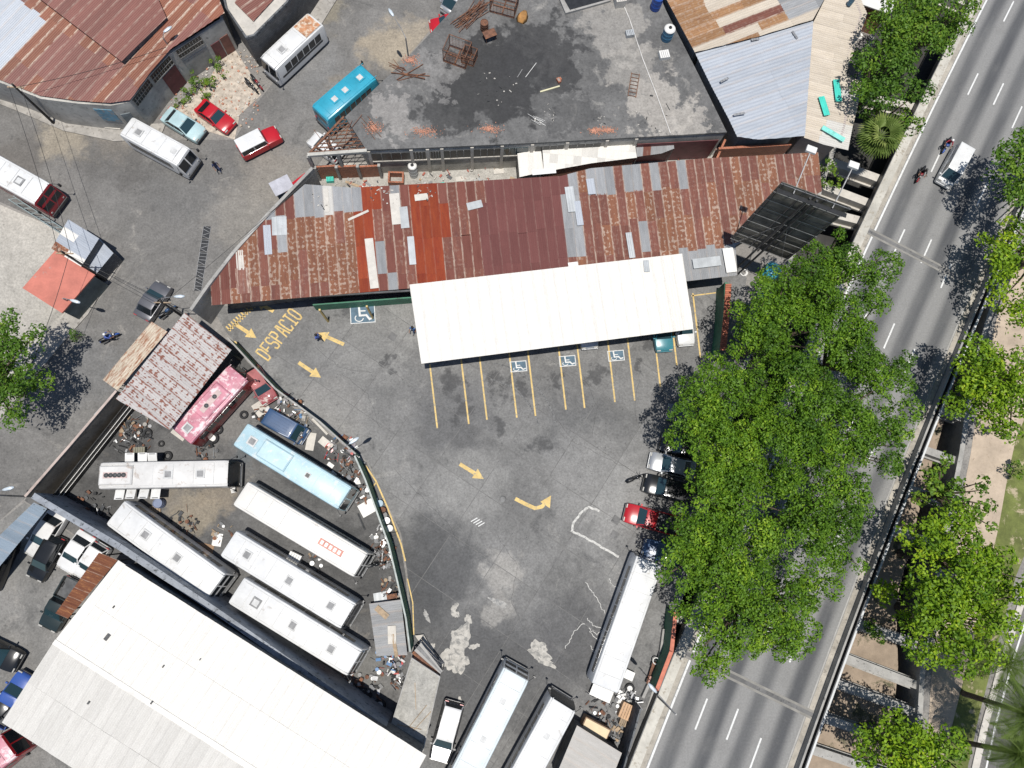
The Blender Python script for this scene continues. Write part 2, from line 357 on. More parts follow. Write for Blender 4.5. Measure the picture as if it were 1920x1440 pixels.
CHROME = mat('bright_metal', (.6, .6, .6), .25, .8, var=.1)
RED_L = mat('red_lamp', (.4, .02, .02), .3); AMBER = mat('clear_lamp', (.4, .39, .36), .25)
# ================================================================ SETTING
LB = [(1700, -160), (1668, -40), (1628, 100), (1590, 215), (1556, 305), (1525, 400), (1450, 560), (1392, 700), (1345, 880), (1300, 1060), (1266, 1150), (1232, 1290), (1196, 1400), (1150, 1520), (1100, 1650)]
RB = [(2140, -160), (2080, 0), (1985, 250), (1900, 440), (1850, 600), (1822, 700), (1800, 850), (1770, 1000), (1745, 1130), (1728, 1240), (1716, 1440), (1712, 1520), (1705, 1650)]
lb = GP(LB); rb = GP(RB)
FAR = 900
M_GROUND = mat_paving('ground_dust', (.17, .16, .15), (.26, .245, .225), (.1, .1, .1), (.34, .32, .28))
g = MB()
def fill(poly, z, mi=0):
    b = bmesh.new(); vs_ = [b.verts.new((p[0], p[1], z)) for p in poly]; b.faces.new(vs_); b.normal_update(); bmesh.ops.triangulate(b, faces=b.faces[:])
    b.normal_update()
    b.verts.index_update(); g.add([v.co[:] for v in b.verts], [tuple(v.index for v in (f.verts if f.normal.z > 0 else reversed(f.verts))) for f in b.faces], mi); b.free()
fill([(-FAR, FAR)]+[(lb[0].x, FAR)]+lb+[(lb[-1].x, -FAR), (-FAR, -FAR)], 0)
fill([(FAR, FAR), (FAR, -FAR), (rb[-1].x, -FAR)]+rb[::-1]+[(rb[0].x, FAR)], 0)
fill([(lb[0].x, FAR)]+lb+[(lb[-1].x, -FAR), (rb[-1].x, -FAR)]+rb[::-1]+[(rb[0].x, FAR)], -4.2, 1)
struct('ground', g, [M_GROUND, mat('river_mud', (.03, .028, .025), .6, var=.5, scale=.4, spot=(.06, .055, .05), spot_t=.6)], 'dusty city ground split by a sunken concrete channel')
for nm, ln, s in (('channel_wall', lb, -1), ('channel_wall', rb, 1)):
    m = MB(); o = [Vector((p.x+.35*s, p.y)) for p in ln]
    inn = [Vector((p.x-.12*s, p.y)) for p in ln]
    m.prism([*inn, *o[::-1]], -4.25, .06)
    struct('channel_wall', m, CONC, 'concrete side wall of the sunken channel')
# earth bench on the far side of the channel
eb = [(1985, 190), (1905, 420), (1830, 590), (1790, 720), (1745, 880), (1712, 1000), (1680, 1130), (1684, 1250), (1672, 1380), (1668, 1540), (1440, 1600), (1530, 1350), (1640, 1080), (1760, 780), (1810, 600), (1900, 350)]
m = MB(); b_ = bmesh.new()
P = GP(eb, -1.6); m.prism(P, -4.0, -1.6)
struct('earth_bank', m, mat('bank_soil', (.3, .235, .175), .95, var=.25, scale=.5, spot=(.09, .085, .05), spot_t=.55, spot_s=.5, bmp=.4), 'bare earth bench inside the channel')

# street
ST = [(640, -140), (560, -30), (618, 20), (590, 60), (480, 195), (440, 262), (380, 262), (300, 262), (215, 262), (120, 240), (40, 205), (-60, 160), (-700, -60), (-700, 130), (-260, 262), (-60, 352), (30, 392), (160, 452), (222, 470), (228, 500), (165, 592), (118, 646), (62, 712), (-20, 820), (-160, 980), (-420, 1200), (-300, 1330), (-40, 1010), (46, 935), (215, 737), (330, 610), (395, 545), (500, 420), (585, 322), (650, 244), (870, -20), (960, -140)]
m = MB(); g = m; fill(GP(ST), .012)
struct('street', m, mat_paving('street_asphalt', (.122, .117, .11), (.188, .181, .171), (.075, .073, .07), (.28, .262, .235), 1.5, stains=[(G(x, y), r, c, k) for x, y, r, c, k in ((130, 245, 3, (.3, .26, .2), .75), (230, 255, 2.5, (.27, .23, .18), .6), (720, 90, 2.6, (.32, .27, .2), .8), (770, 70, 2.4, (.34, .29, .22), .7), (650, 180, 2, (.2, .17, .13), .6), (610, 20, 2, (.25, .22, .16), .6), (520, 330, 3.5, (.26, .235, .2), .6), (450, 400, 3, (.25, .23, .2), .5), (200, 300, 3, (.11, .105, .1), .6), (330, 350, 3.5, (.12, .118, .115), .5), (40, 290, 2.5, (.12, .11, .1), .6), (180, 690, 3, (.16, .16, .16), .5), (250, 330, 1.6, (.09, .085, .08), .6), (570, 120, 4, (.2, .2, .198), .5))]), 'grey patched asphalt street and crossing')
# pavements (real kerb step)
SW = mat('pavement_concrete', (.33, .31, .28), .9, var=.25, scale=.7, spot=(.19, .175, .155), spot_t=.55, bmp=.2)
for nm, pts, lb_ in (('pavement', [(225, 496), (166, 590), (118, 644), (58, 716), (-30, 825), (-52, 806), (36, 694), (92, 625), (140, 570), (205, 478)], 'narrow pavement beside the red roofed kiosk'),
                ('pavement', [(-80, 163), (40, 212), (120, 246), (215, 266), (300, 262), (312, 232), (230, 236), (130, 218), (48, 182), (-70, 138)], 'worn pavement below the rusty warehouse'),
                ('pavement', [(632, 0), (600, 52), (583, 76), (560, 62), (600, 0), (650, -70), (690, -70)], 'pavement below the grey block wall')):
    m = MB(); g = m; P = GP(pts); m.prism(P, -.05, .13); struct(nm, m, SW, lb_)
# bare rubble patch beside the warehouse
m = MB(); m.prism(GP([(318, 228), (345, 190), (385, 160), (424, 96), (440, 92), (478, 150), (490, 178), (450, 215), (440, 262), (385, 245)]), -.05, .03)
struct('rubble_ground', m, mat('pale_rubble', (.46, .4, .33), .95, var=.3, scale=2, spot=(.3, .25, .2), spot_t=.55, bmp=.6), 'pale sandy rubble ground beside the warehouse')

# parking lot: cast slabs with open joints
LOT = [(398, 578), (424, 622), (520, 738), (690, 866), (752, 1000), (764, 1075), (776, 1222), (826, 1262), (770, 1520), (1140, 1520), (1200, 1390), (1228, 1296), (1262, 1150), (1345, 880), (1366, 700), (1400, 522), (1380, 492), (900, 520), (560, 552)]
lot = GP(LOT)
m = MB(); g = m; fill(lot, .006)
LOTO = struct('parking_lot', m, CONCD, 'stained concrete parking lot')
M_SLAB = mat_paving('lot_slab', (.14, .138, .134), (.22, .217, .21), (.07, .07, .071), (.31, .3, .28), 1.15, .16, stains=[
    (G(810, 1060), 4.5, (.07, .071, .073), .8), (G(770, 1130), 3.5, (.07, .071, .073), .8), (G(900, 1270), 6, (.075, .076, .078), .75), (G(1080, 1200), 4.5, (.08, .08, .082), .7), (G(850, 780), 4, (.1, .1, .102), .6), (G(1100, 830), 4.5, (.11, .112, .115), .5),
    (G(945, 1072), 1.9, (.34, .325, .3), .7), (G(935, 1130), 1.3, (.34, .325, .3), .6), (G(700, 640), 4, (.27, .265, .25), .5), (G(780, 600), 2.5, (.3, .295, .28), .5), (G(620, 770), 3.5, (.26, .25, .235), .5), (G(1120, 900), 5, (.28, .275, .265), .6), (G(880, 900), 3.5, (.3, .295, .28), .5)]+[(G(x, y), r, (.06, .06, .061), .75) for x, y, r in ((848, 715, .9), (938, 728, 1.), (985, 720, .7), (1035, 715, .9), (1125, 705, 1.), (1205, 690, .8), (865, 770, 1.1), (935, 800, 1.), (1010, 830, 1.2), (640, 585, .8), (725, 690, .7), (1215, 640, .9))])
a0 = G(737, 661); a1 = G(772, 612); ang = math.atan2(a1.y-a0.y, a1.x-a0.x); ca, sa = math.cos(ang), math.sin(ang)
uvp = [((p.x-a1.x)*ca+(p.y-a1.y)*sa, -(p.x-a1.x)*sa+(p.y-a1.y)*ca) for p in lot]
SL = 4.6; us = [p[0] for p in uvp]; vs2 = [p[1] for p in uvp]; shared = None
for i in range(int(math.floor(min(us)/SL)), int(max(us)//SL)+1):
    for j in range(int(math.floor(min(vs2)/SL)), int(max(vs2)//SL)+1):
        c = clip(uvp, i*SL+.028, (i+1)*SL-.028, j*SL+.028, (j+1)*SL-.028)
        if not c or area(c) < .4: continue
        full = len(c) == 4 and area(c) > (SL-.06)**2-.01
        if full and shared: me = shared
        else:
            k = MB(); k.prism([(p[0]-(i+.5)*SL, p[1]-(j+.5)*SL) for p in c], 0, .03, bottom=False); me = k.mesh('slab', M_SLAB)
            if full: shared = me
        o = obj('slab', me, LOTO); cu, cv_ = (i+.5)*SL, (j+.5)*SL
        o.location = (a1.x+cu*ca-cv_*sa, a1.y+cu*sa+cv_*ca, random.uniform(-.004, .0)); o.rotation_euler = (0, 0, ang)
ZP = .037
# bus yard, warehouse yard, back yard
m = MB(); g = m; fill(GP([(46, 938), (215, 741), (330, 690), (430, 640), (520, 742), (688, 868), (748, 1000), (760, 1075), (772, 1224), (735, 1400), (500, 1250)]), .016)
struct('bus_yard_floor', m, mat_paving('yard_asphalt', (.07, .069, .068), (.14, .137, .132), (.035, .035, .036), (.26, .235, .2), 1.7, stains=[(G(x, y), r, c, k) for x, y, r, c, k in ((360, 960, 2.5, (.26, .22, .16), .7), (400, 930, 2., (.24, .2, .15), .6), (330, 940, 2, (.22, .19, .15), .5), (450, 790, 2.2, (.2, .19, .175), .6), (230, 830, 2.5, (.04, .04, .04), .7), (190, 940, 2.5, (.045, .044, .042), .7), (600, 900, 3, (.05, .05, .05), .7), (640, 1030, 2.6, (.05, .05, .05), .7), (700, 1110, 2.5, (.055, .054, .052), .6), (690, 1260, 2.5, (.17, .165, .15), .6), (460, 850, 1.6, (.1, .12, .13), .5))]), 'oily dark asphalt of the bus yard')
m = MB(); g = m; fill(GP([(46, 942), (500, 1254), (735, 1402), (760, 1560), (-260, 1560), (-260, 1180)]), .016)
struct('car_yard_floor', m, mat_paving('car_yard_concrete', (.14, .137, .13), (.22, .213, .2), (.08, .08, .078), (.3, .285, .26), 1.3), 'grey concrete floor of the walled car yard')
m = MB(); g = m; fill(GP([(585, 318), (640, 306), (980, 300), (1360, 290), (1540, 300), (1540, 340), (560, 380)]), .016)
struct('back_yard_floor', m, mat_paving('yard_screed', (.3, .285, .255), (.44, .42, .38), (.2, .19, .17), (.55, .53, .49), 2.), 'pale littered yard between the buildings')
m = MB(); g = m; fill(GP([(-700, 100), (-260, 268), (-60, 357), (30, 397), (100, 425), (190, 478), (140, 566), (40, 690), (-40, 800), (-420, 1190), (-900, 800)]), .02)
struct('concrete_yard', m, mat_paving('old_screed', (.33, .31, .275), (.44, .415, .37), (.2, .19, .17), (.45, .43, .39), 1.), 'pale concrete yard behind the kiosk')

# highway deck over the channel
ys = np.linspace(-75, 150, 91); m = MB(); OFF = [-1.25, 0.0, 2.62, 5.42, 8.15, 11.0, 12.15]; LN = [-.6, 0, 1, 2, 3, 4, 4.5]
P = []
for y in ys:
    for o_ in OFF: P.append(HW(y, o_))
nc = len(OFF); F = []
for i in range(len(ys)-1):
    for j in range(nc-1): F.append((i*nc+j, i*nc+j+1, (i+1)*nc+j+1, (i+1)*nc+j))
m.add(P, F); HM = mat_highway(); HWO = struct('highway', m, HM, 'four lane grey asphalt highway deck')
at = HWO.data.attributes.new('lane', 'FLOAT_VECTOR', 'POINT')
at.data.foreach_set('vector', np.array([(LN[j], y, 0) for y in ys for j in range(nc)], dtype=np.float32).ravel())
def strip(name, o0, o1, z0, z1, mt, y0=-75, y1=150, parent=HWO, step=2.5):
    m = MB(); yy = np.arange(y0, y1+.01, step if y1-y0 > step else (y1-y0))
    a = [HW(y, o0).to_2d() for y in yy]; b = [HW(y, o1).to_2d() for y in yy]; n = len(yy)
    V = [(*p, z0) for p in a]+[(*p, z0) for p in b]+[(*p, z1) for p in a]+[(*p, z1) for p in b]; F = []
    for i in range(n-1):
        F += [(2*n+i, 3*n+i, 3*n+i+1, 2*n+i+1), (i, 2*n+i, 2*n+i+1, i+1), (n+i, n+i+1, 3*n+i+1, 3*n+i)]
    F += [(0, n, 3*n, 2*n), (n-1, 3*n-1, 4*n-1, 2*n-1)]
    m.add(V, F); return m.build(name, mt, parent)
KERBC = mat('deck_kerb', (.46, .44, .39), .9, var=.2, scale=.6, spot=(.3, .27, .22), spot_t=.55)
strip('deck_slab', -1.3, 12.2, -.25, .485, CONC)
strip('kerb', -1.55, -.62, .2, .62, KERBC)
strip('barrier_rail', -1.68, -1.6, .0, 1.0, STEELD)
strip('shoulder', -.6, -.16, .5, .508, mat('shoulder_dust', (.36, .33, .28), .9, var=.25, scale=.8, spot=(.22, .2, .17), spot_t=.55))
strip('shoulder', 11.1, 11.55, .5, .508, MC['shoulder_dust'])
strip('barrier_wall', 11.62, 11.8, .2, 1.25, CONC); strip('barrier_rail', 12.02, 12.12, .2, 1.3, STEELD); strip('deck_edge', 12.15, 12.62, .0, .7, mat('pale_edge', (.55, .56, .56), .8, var=.12))
strip('edge_line', -.09, .09, .5, .508, ROADW); strip('edge_line', 10.93, 11.05, .5, .507, mat('faded_line', (.33, .32, .3), .8))
DASH = {0: [(1900, 10), (1849, 100), (1797, 210), (1744, 326), (1682, 462), (1568, 700)], 1: [(1893, 126), (1841, 237), (1786, 355), (1726, 489), (1716, 650)], 2: [(1934, 140), (1881, 259), (1830, 375), (1773, 511), (1594, 962)]}
DB = {0: [(1355, 1245), (1410, 1090)], 1: [(1411, 1279), (1470, 1120)], 2: [(1466, 1312), (1529, 1160), (1594, 960)]}
for k, off in ((0, 2.6), (1, 5.4), (2, 8.12)):
    starts = []
    y0 = G(*DASH[k][1], .5).y
    pit = 8.75
    for q in range(-12, 12):
        y = y0 - q*pit
        strip('lane_dash', off-.075, off+.075, .5, .509, ROADW, y-3.6, y)
for px, py in ((1740, 440), (1515, 1228), (1990, -40)):
    y = G(px, py, .5).y
    for q, (w_, mt) in enumerate(((.75, mat('joint_concrete', (.235, .225, .205), .9, var=.2)), (.34, CONCD))):
        m = MB(); P = []
        for o_ in (-.6, 11.6):
            h = HW(y, o_); d = Vector((0.495, 1)).normalized()*(w_/2)
            P += [(h.x-d.x, h.y-d.y), (h.x+d.x, h.y+d.y)]
        m.prism([P[0], P[2], P[3], P[1]], .49, .512+.004*q); m.build('expansion_joint', mt, HWO)

# far carriageway, verge and sandy path on the right bank
m = MB(); g = m; A = [(2180, 700), (1985, 980), (1930, 1100), (1885, 1240), (1852, 1360), (1828, 1470), (1800, 1600)]
fill(GP(A)+[Vector((200, -60)), Vector((200, 60))], .012)
struct('side_road', m, MC['street_asphalt'], 'grey road beyond the grass verge')
m = MB(); pts = [G(x, y, .02) for x, y in A]; m.ribbon([p+Vector((.75, .1, .002)) for p in pts], .16); struct('road_line', m, ROADW, 'white edge line of the side road')
m = MB(); q = [p.to_2d() for p in pts]; m.prism(q+[Vector((p.x-.75, p.y-.2)) for p in q[::-1]], -.05, .13); struct('kerb', m, CONCL, 'pale kerb of the side road')
m = MB(); g = m; V = [(2120, 640), (1985, 880), (1905, 1080), (1862, 1240), (1836, 1340), (1812, 1450), (1780, 1600), (1745, 1600), (1770, 1420), (1800, 1300), (1830, 1180), (1850, 1080), (1872, 990), (1888, 900), (1905, 820), (1960, 700), (2050, 560)]
fill(GP(V), .01)
struct('verge', m, mat('dry_verge', (.13, .15, .04), .95, var=.35, scale=.8, spot=(.36, .3, .2), spot_t=.56, spot_s=.7, bmp=.5), 'patchy grass verge')
m = MB(); g = m; V = [(2050, 200), (1930, 430), (1868, 600), (1842, 700), (1820, 850), (1790, 1000), (1765, 1130), (1748, 1240), (1736, 1440), (1730, 1600), (1745, 1600), (1770, 1420), (1800, 1300), (1830, 1180), (1850, 1080), (1872, 990), (1888, 900), (1905, 820), (1960, 700), (2100, 480)]
fill(GP(V), .014); struct('sand_path', m, SOIL, 'sandy footpath beside the channel')

# channel struts
def beam(a, b, w_, z0, z1, label, mt=CONC, group='concrete struts across the channel'):
    p, q = G(*a, z1), G(*b, z1); d = (q-p); c = (p+q)/2
    k = MB(); k.box((0, 0, (z1-z0)/2), (d.length, w_, z1-z0)); k.box((0, 0, .12), (d.length-.02, w_*1.45, .24)); k.box((0, 0, (z1-z0)/2+.01), (.03, w_+.03, z1-z0))
    solo('channel_strut', k, mt, label, 'strut', (c.x, c.y, z0), math.atan2(d.y, d.x), group)
LSL = ['pale channel strut touching the far end of the long tin roof', 'pale channel strut running behind the billboard floodlights', 'pale channel strut partly covered by the billboard corner', 'pale channel strut at the top of the highway beside the olive tinted tree', 'pale channel strut under the dark tree beside the fan palm']
LS = 'grey concrete strut spanning the dark channel beside the billboard'
for i, (a, b) in enumerate((((1548, 298), (1672, 343)), ((1523, 340), (1650, 388)), ((1500, 385), (1632, 418)), ((1772, -12), (1838, 15)), ((1590, 175), (1740, 205)))): beam(a, b, .85, -1.3, -.1, LSL[i], CONCL)
RSL = ['grey strut half buried in foliage below the bushy yellow green tree', 'grey strut in the deep shade above the bushy yellow green tree', 'sunlit grey strut below the bare earth bench', 'sunlit grey strut crossing the middle of the bare earth bench', 'grey strut beside the little bush', 'grey strut between the small dark tree and the wide yellow green crown', 'grey strut beside the trunk of the small dark tree', 'grey strut at the near end of the sandy path', 'grey strut under the tree that shades the highway barrier', 'grey strut just above the tree that shades the highway barrier', 'grey strut nearest the upper yellow green tree']
RS = 'grey concrete strut spanning the channel on the tree side of the highway'
for i, (a, b) in enumerate((((1512, 1402), (1716, 1470)), ((1535, 1343), (1718, 1405)), ((1560, 1278), (1722, 1338)), ((1582, 1232), (1728, 1288)), ((1598, 1166), (1738, 1215)), ((1656, 985), (1768, 1025)), ((1685, 908), (1785, 945)), ((1715, 836), (1800, 866)), ((1745, 762), (1815, 788)), ((1795, 626), (1848, 642)), ((1822, 563), (1862, 576)))): beam(a, b, .72, -1.45, -.35, RSL[i])
for i, (a, b) in enumerate((((1256, 1222), (1290, 1236)), ((1262, 1155), (1310, 1172)), ((1226, 1320), (1250, 1330)))): beam(a, b, .8, -1.3, -.1, ['short pale strut at the middle of the red topped wall', 'short pale strut at the shaded end of the red topped wall', 'short pale strut beside the lamp at the end of the red topped wall'][i], CONCL, 'short struts by the red topped wall')

# ---------------------------------------------------------------- paint on the lot
def pl(name, pts, wd, mt=YELLOW, z=ZP): m = MB(); m.ribbon([G(x, y) for x, y in pts], wd, z); return m.build(name, mt, LOTO)
for x, y, L in ((820, 803, 120), (879, 795, 130), (913, 787, 125), (969, 783, 125), (1004, 780, 125), (1061, 768, 125), (1096, 765, 125), (1153, 754, 125), (1190, 751, 125), (1238, 726, 125), (1269, 685, 110), (1313, 670, 120)):
    pl('parking_line', [(x, y), (x-L*.118, y-L)], .15)
def arrow(t, h, wd=.34):
    a, b = G(*t), G(*h); d = (b-a).to_2d(); L = d.length; d.normalize(); n = Vector((-d.y, d.x)); a = a.to_2d()
    hl = min(.95, L*.45); P = [a+n*wd/2, a+d*(L-hl)+n*wd/2, a+d*(L-hl)+n*.5, a+d*L, a+d*(L-hl)-n*.5, a+d*(L-hl)-n*wd/2, a-n*wd/2]
    m = MB(); m.sheet(P, ZP); m.build('arrow_marking', YELLOW, LOTO)
for t, h in (((443, 609), (481, 634)), ((645, 646), (596, 624)), ((560, 680), (602, 708)), ((862, 870), (907, 898)), ((513, 584), (481, 566))): arrow(t, h)
pl('arrow_marking', [(966, 935), (985, 945), (1003, 953), (1016, 950), (1024, 941)], .34)
m = MB(); m.sheet([G(*p).to_2d() for p in ((1013, 941), (1033, 929), (1031, 953))], ZP+.003); m.build('arrow_marking', YELLOW, LOTO)
pl('kerb_line', [(678, 862), (690, 880), (705, 902), (726, 950), (752, 1020), (760, 1052)], .14)
pl('kerb_line', [(764, 1085), (774, 1130), (776, 1190)], .1); pl('kerb_line', [(440, 640), (470, 668), (500, 705), (540, 745)], .12)
pl('kerb_line', [(1296, 555), (1342, 549)], .12); pl('kerb_line', [(705, 905), (698, 915)], .12)
for i in range(11):
    t = i/10; x, y = 424+t*46, 612-t*44; pl('hatch_bar', [(x, y), (x+9, y+9)], .14)
pl('kerb_line', [(428, 620), (478, 572)], .1)
# DESPACIO, letter by letter
LET = {'D': [[(0, 0), (0, 1), (.7, 1), (1, .8), (1, .2), (.7, 0), (0, 0)]], 'E': [[(1, 1), (0, 1), (0, 0), (1, 0)], [(0, .52), (.8, .52)]],
       'S': [[(1, .85), (.8, 1), (.2, 1), (0, .85), (0, .65), (.2, .52), (.8, .48), (1, .35), (1, .15), (.8, 0), (.2, 0), (0, .15)]],
       'P': [[(0, 0), (0, 1), (.8, 1), (1, .85), (1, .62), (.8, .48), (0, .48)]], 'A': [[(0, 0), (.35, 1), (.65, 1), (1, 0)], [(.2, .38), (.8, .38)]],
       'C': [[(1, .82), (.8, 1), (.2, 1), (0, .82), (0, .18), (.2, 0), (.8, 0), (1, .18)]], 'I': [[(.5, 0), (.5, 1)], [(.1, 1), (.9, 1)], [(.1, 0), (.9, 0)]],
       'O': [[(.25, 0), (0, .18), (0, .82), (.25, 1), (.75, 1), (1, .82), (1, .18), (.75, 0), (.25, 0)]]}
a = G(503, 676); b = G(569, 591); rd = (b-a).to_2d(); TL = rd.length; rd.normalize(); up = Vector((-rd.y, rd.x)); a = a.to_2d()
pos_ = [0, .125, .25, .375, .52, .64, .765, .885]
for ch, t in zip('DESPACIO', pos_):
    m = MB()
    for k, st in enumerate(LET[ch]):
        m.strokes([(*(a+rd*(t*TL+x*TL*.082)+up*(y_*1.42)), 0) for x, y_ in st], .15, ZP+.006*k)
    m.build('letter', YELLOW, LOTO)
def access(c, sx, sy, rot, fig=True):
    o = G(*c).to_2d(); d = Vector((math.cos(rot), math.sin(rot))); n = Vector((-d.y, d.x))
    L = lambda x, y: o+d*x*sx/2+n*y*sy/2
    m = MB(); m.sheet([L(-1, -1), L(1, -1), L(1, 1), L(-1, 1)], ZP-.002); m.build('access_panel', BLUEP, LOTO)
    m = MB(); m.strokes([(*L(x, y), 0) for x, y in ((-1, -1), (1, -1), (1, 1), (-1, 1), (-1, -1))], .07, ZP+.003); m.build('access_border', ROADW, LOTO)
    m = MB(); Q = lambda p: [(*L(x, y), 0) for x, y in p]; k = sx
    m.ribbon(Q([(-.28, .72), (-.24, -.25)]), .085*k, ZP+.003); m.ribbon(Q([(-.24, .22), (.25, .2)]), .05*k, ZP+.006)
    m.strokes(Q([(-.26, -.25), (.3, -.25), (.55, -.68), (.82, -.55)]), .08*k, ZP+.009)
    m.ribbon(Q([(-.3+.34*math.cos(t), -.5+.34*math.sin(t)) for t in np.linspace(2.3, 6.2, 14)]), .04*k, ZP+.006)
    hd = L(-.28, .82); m.sheet([(hd.x+.055*k*math.cos(t), hd.y+.055*k*math.sin(t)) for t in np.linspace(0, 6.28, 11)[:-1]], ZP+.009)
    m.build('access_symbol', ROADW, LOTO)
access((680, 587), 2.25, 1.9, R_(5)); access((972, 687), 1.5, .95, R_(5.5)); access((1064, 677), 1.5, .95, R_(5.5)); access((1155, 667), 1.5, .95, R_(5.5))
# lime spills, chalk lines, manholes, drain marks
SP = mat('lime_spill', (.42, .4, .36), .9, var=.2, scale=2, spot=(.22, .215, .2), spot_t=.5, spot_s=2.2)
SPF = mat('faint_dust', (.34, .33, .31), .9, var=.2, scale=2.5, spot=(.2, .2, .195), spot_t=.5, spot_s=3)
def blob(c, rx, ry, seed, mt=SP, name='paint_spill', rot=0, z=ZP, jag=.35, parent=None):
    r = random.Random(seed); o = G(*c); n = 40; ph = [r.uniform(0, 6.28) for _ in range(6)]; P = []
    for i in range(n):
        t = 2*math.pi*i/n; k = 1+jag*(.45*math.sin(2*t+ph[0])+.35*math.sin(3*t+ph[1])+.35*math.sin(5*t+ph[2])+.3*math.sin(9*t+ph[3])+.15*math.sin(14*t+ph[4]))
        x, y = rx*k*math.cos(t), ry*k*math.sin(t); P.append((o.x+x*math.cos(rot)-y*math.sin(rot), o.y+x*math.sin(rot)+y*math.cos(rot)))
    m = MB(); m.sheet(P, z); return m.build(name, mt, parent or LOTO)
for c, rx, ry, s, rt in (((862, 1205), 1.5, .9, 3, 1.3), ((845, 1236), 1.2, .8, 5, .3), ((862, 1245), .8, .7, 31, .3), ((889, 1212), .45, .22, 7, .3), ((1012, 1222), 1.05, .75, 9, -.6), ((1022, 1240), 1.0, .3, 10, -.4), ((852, 1140), .5, .24, 11, 1.2), ((878, 1161), .3, .4, 12, 0), ((855, 1152), .3, .28, 13, 0), ((871, 1176), .18, .16, 14, 0), ((810, 1213), .25, .32, 15, 0), ((862, 1312), .14, .3, 16, 0)): blob(c, rx, ry, s, SP, rot=rt, z=ZP+.0007*(s % 17), jag=.3)
for c, rx, ry, s, rt in (((935, 1130), .75, .3, 21, -.5), ((800, 1155), .2, .5, 24, .4)): blob(c, rx, ry, s, SPF, 'dust_stain', rt, ZP-.003)
CH = mat('chalk', (.52, .51, .48), .9, var=.2, scale=4, spot=(.26, .26, .25), spot_t=.52, spot_s=5)
def wob(pts, a_=1.2, n=6):
    O = []
    for i in range(len(pts)-1):
        for k in range(n): t = k/n; O.append((pts[i][0]*(1-t)+pts[i+1][0]*t+random.uniform(-a_, a_), pts[i][1]*(1-t)+pts[i+1][1]*t+random.uniform(-a_, a_)))
    return O+[pts[-1]]
pl('chalk_line', wob([(1124, 958), (1104, 951), (1090, 960), (1076, 980), (1072, 996), (1090, 1004), (1112, 1016), (1135, 1030), (1160, 1044)], .9), .2, CH)
for p in ([(1098, 1090), (1110, 1110), (1120, 1124), (1134, 1150)], [(1095, 1168), (1080, 1180), (1068, 1200), (1060, 1216)], [(1100, 1160), (1112, 1172), (1128, 1178)], [(1105, 1184), (1120, 1200), (1126, 1206)], [(1102, 1178), (1120, 1190), (1132, 1180)], [(1142, 1086), (1148, 1098), (1160, 1104)], [(1106, 1212), (1116, 1226)]): pl('chalk_line', wob(p, 2.), .06, CH)
for c in ((511, 661), (736, 631), (1155, 975), (1152, 1003)):
    o = G(*c); k = MB(); k.box((0, 0, .0), (.7, .7, .012)); k.box((0, 0, .004), (.55, .55, .014)); q = k.build('manhole_cover', CONCD, LOTO); q.location = (o.x, o.y, ZP+.001); q.rotation_euler = (0, 0, ang)
for i in range(4):
    x, y = 889+i*4.5, 973+i*3.; pl('drain_bar', [(x-6, y+5), (x+6, y-2)], .08, ROADW)
o = G(943, 936); k = MB(); k.lathe([(0.001, 0), (.3, 0), (.3, .02), (.24, .03), (.001, .03)], 14); q = k.build('manhole_cover', STEELD, LOTO); q.location = (o.x, o.y, ZP)
# hairline cracks and tyre arcs
CRK = mat('crack_tar', (.05, .05, .05), .9); TYR = mat('tyre_mark', (.1, .1, .1), .9, var=.2, scale=3, spot=(.17, .17, .168), spot_t=.46, spot_s=6)
for p in ([(740, 880), (790, 930), (842, 985), (870, 1040)], [(1040, 780), (1075, 830), (1120, 850), (1180, 880)], [(640, 700), (690, 740), (712, 800)], [(930, 1000), (970, 1060), (960, 1130), (990, 1190)], [(1090, 700), (1120, 760), (1110, 820)], [(850, 1180), (920, 1200), (985, 1180)], [(590, 650), (640, 690), (700, 700)], [(1200, 690), (1190, 780), (1220, 850)]): pl('crack', wob(p, 2.0, 7), .02, CRK, ZP-.004)
for c, r_, a0_, a1_ in (((900, 820), 5.5, .2, 1.4), ((900, 820), 7.1, .2, 1.4)):
    o = G(*c); m = MB(); m.ribbon([(o.x+r_*math.cos(t), o.y+r_*math.sin(t), 0) for t in np.linspace(a0_, a1_, 22)], .14, ZP-.005); m.build('tyre_mark', TYR, LOTO)
# street trench grate
STO = [o for o in bpy.data.objects if o.name == 'street'][0]
T0, T1 = G(389, 424), G(371, 546); d = (T1-T0); L = d.length; nseg = 5
for i in range(nseg):
    k = MB(); s = L/nseg; k.box((0, 0, 0), (s-.05, .72, .01), mi=0)
    for q in range(4): k.box((-s/2+.15+(s-.3)*q/3, 0, .012), (.03, .66, .016), rz=R_(random.choice((-24, -20, 24, 0))), mi=1)
    for q in (-1, 1): k.box((0, q*.35, .012), (s-.08, .03, .016), mi=1)
    o = k.build('drain_grate', [BLACK, STEEL], STO); c = T0+d*(i+.5)/nseg; o.location = (c.x, c.y, .024); o.rotation_euler = (0, 0, math.atan2(d.y, d.x)+random.uniform(-.03, .03))
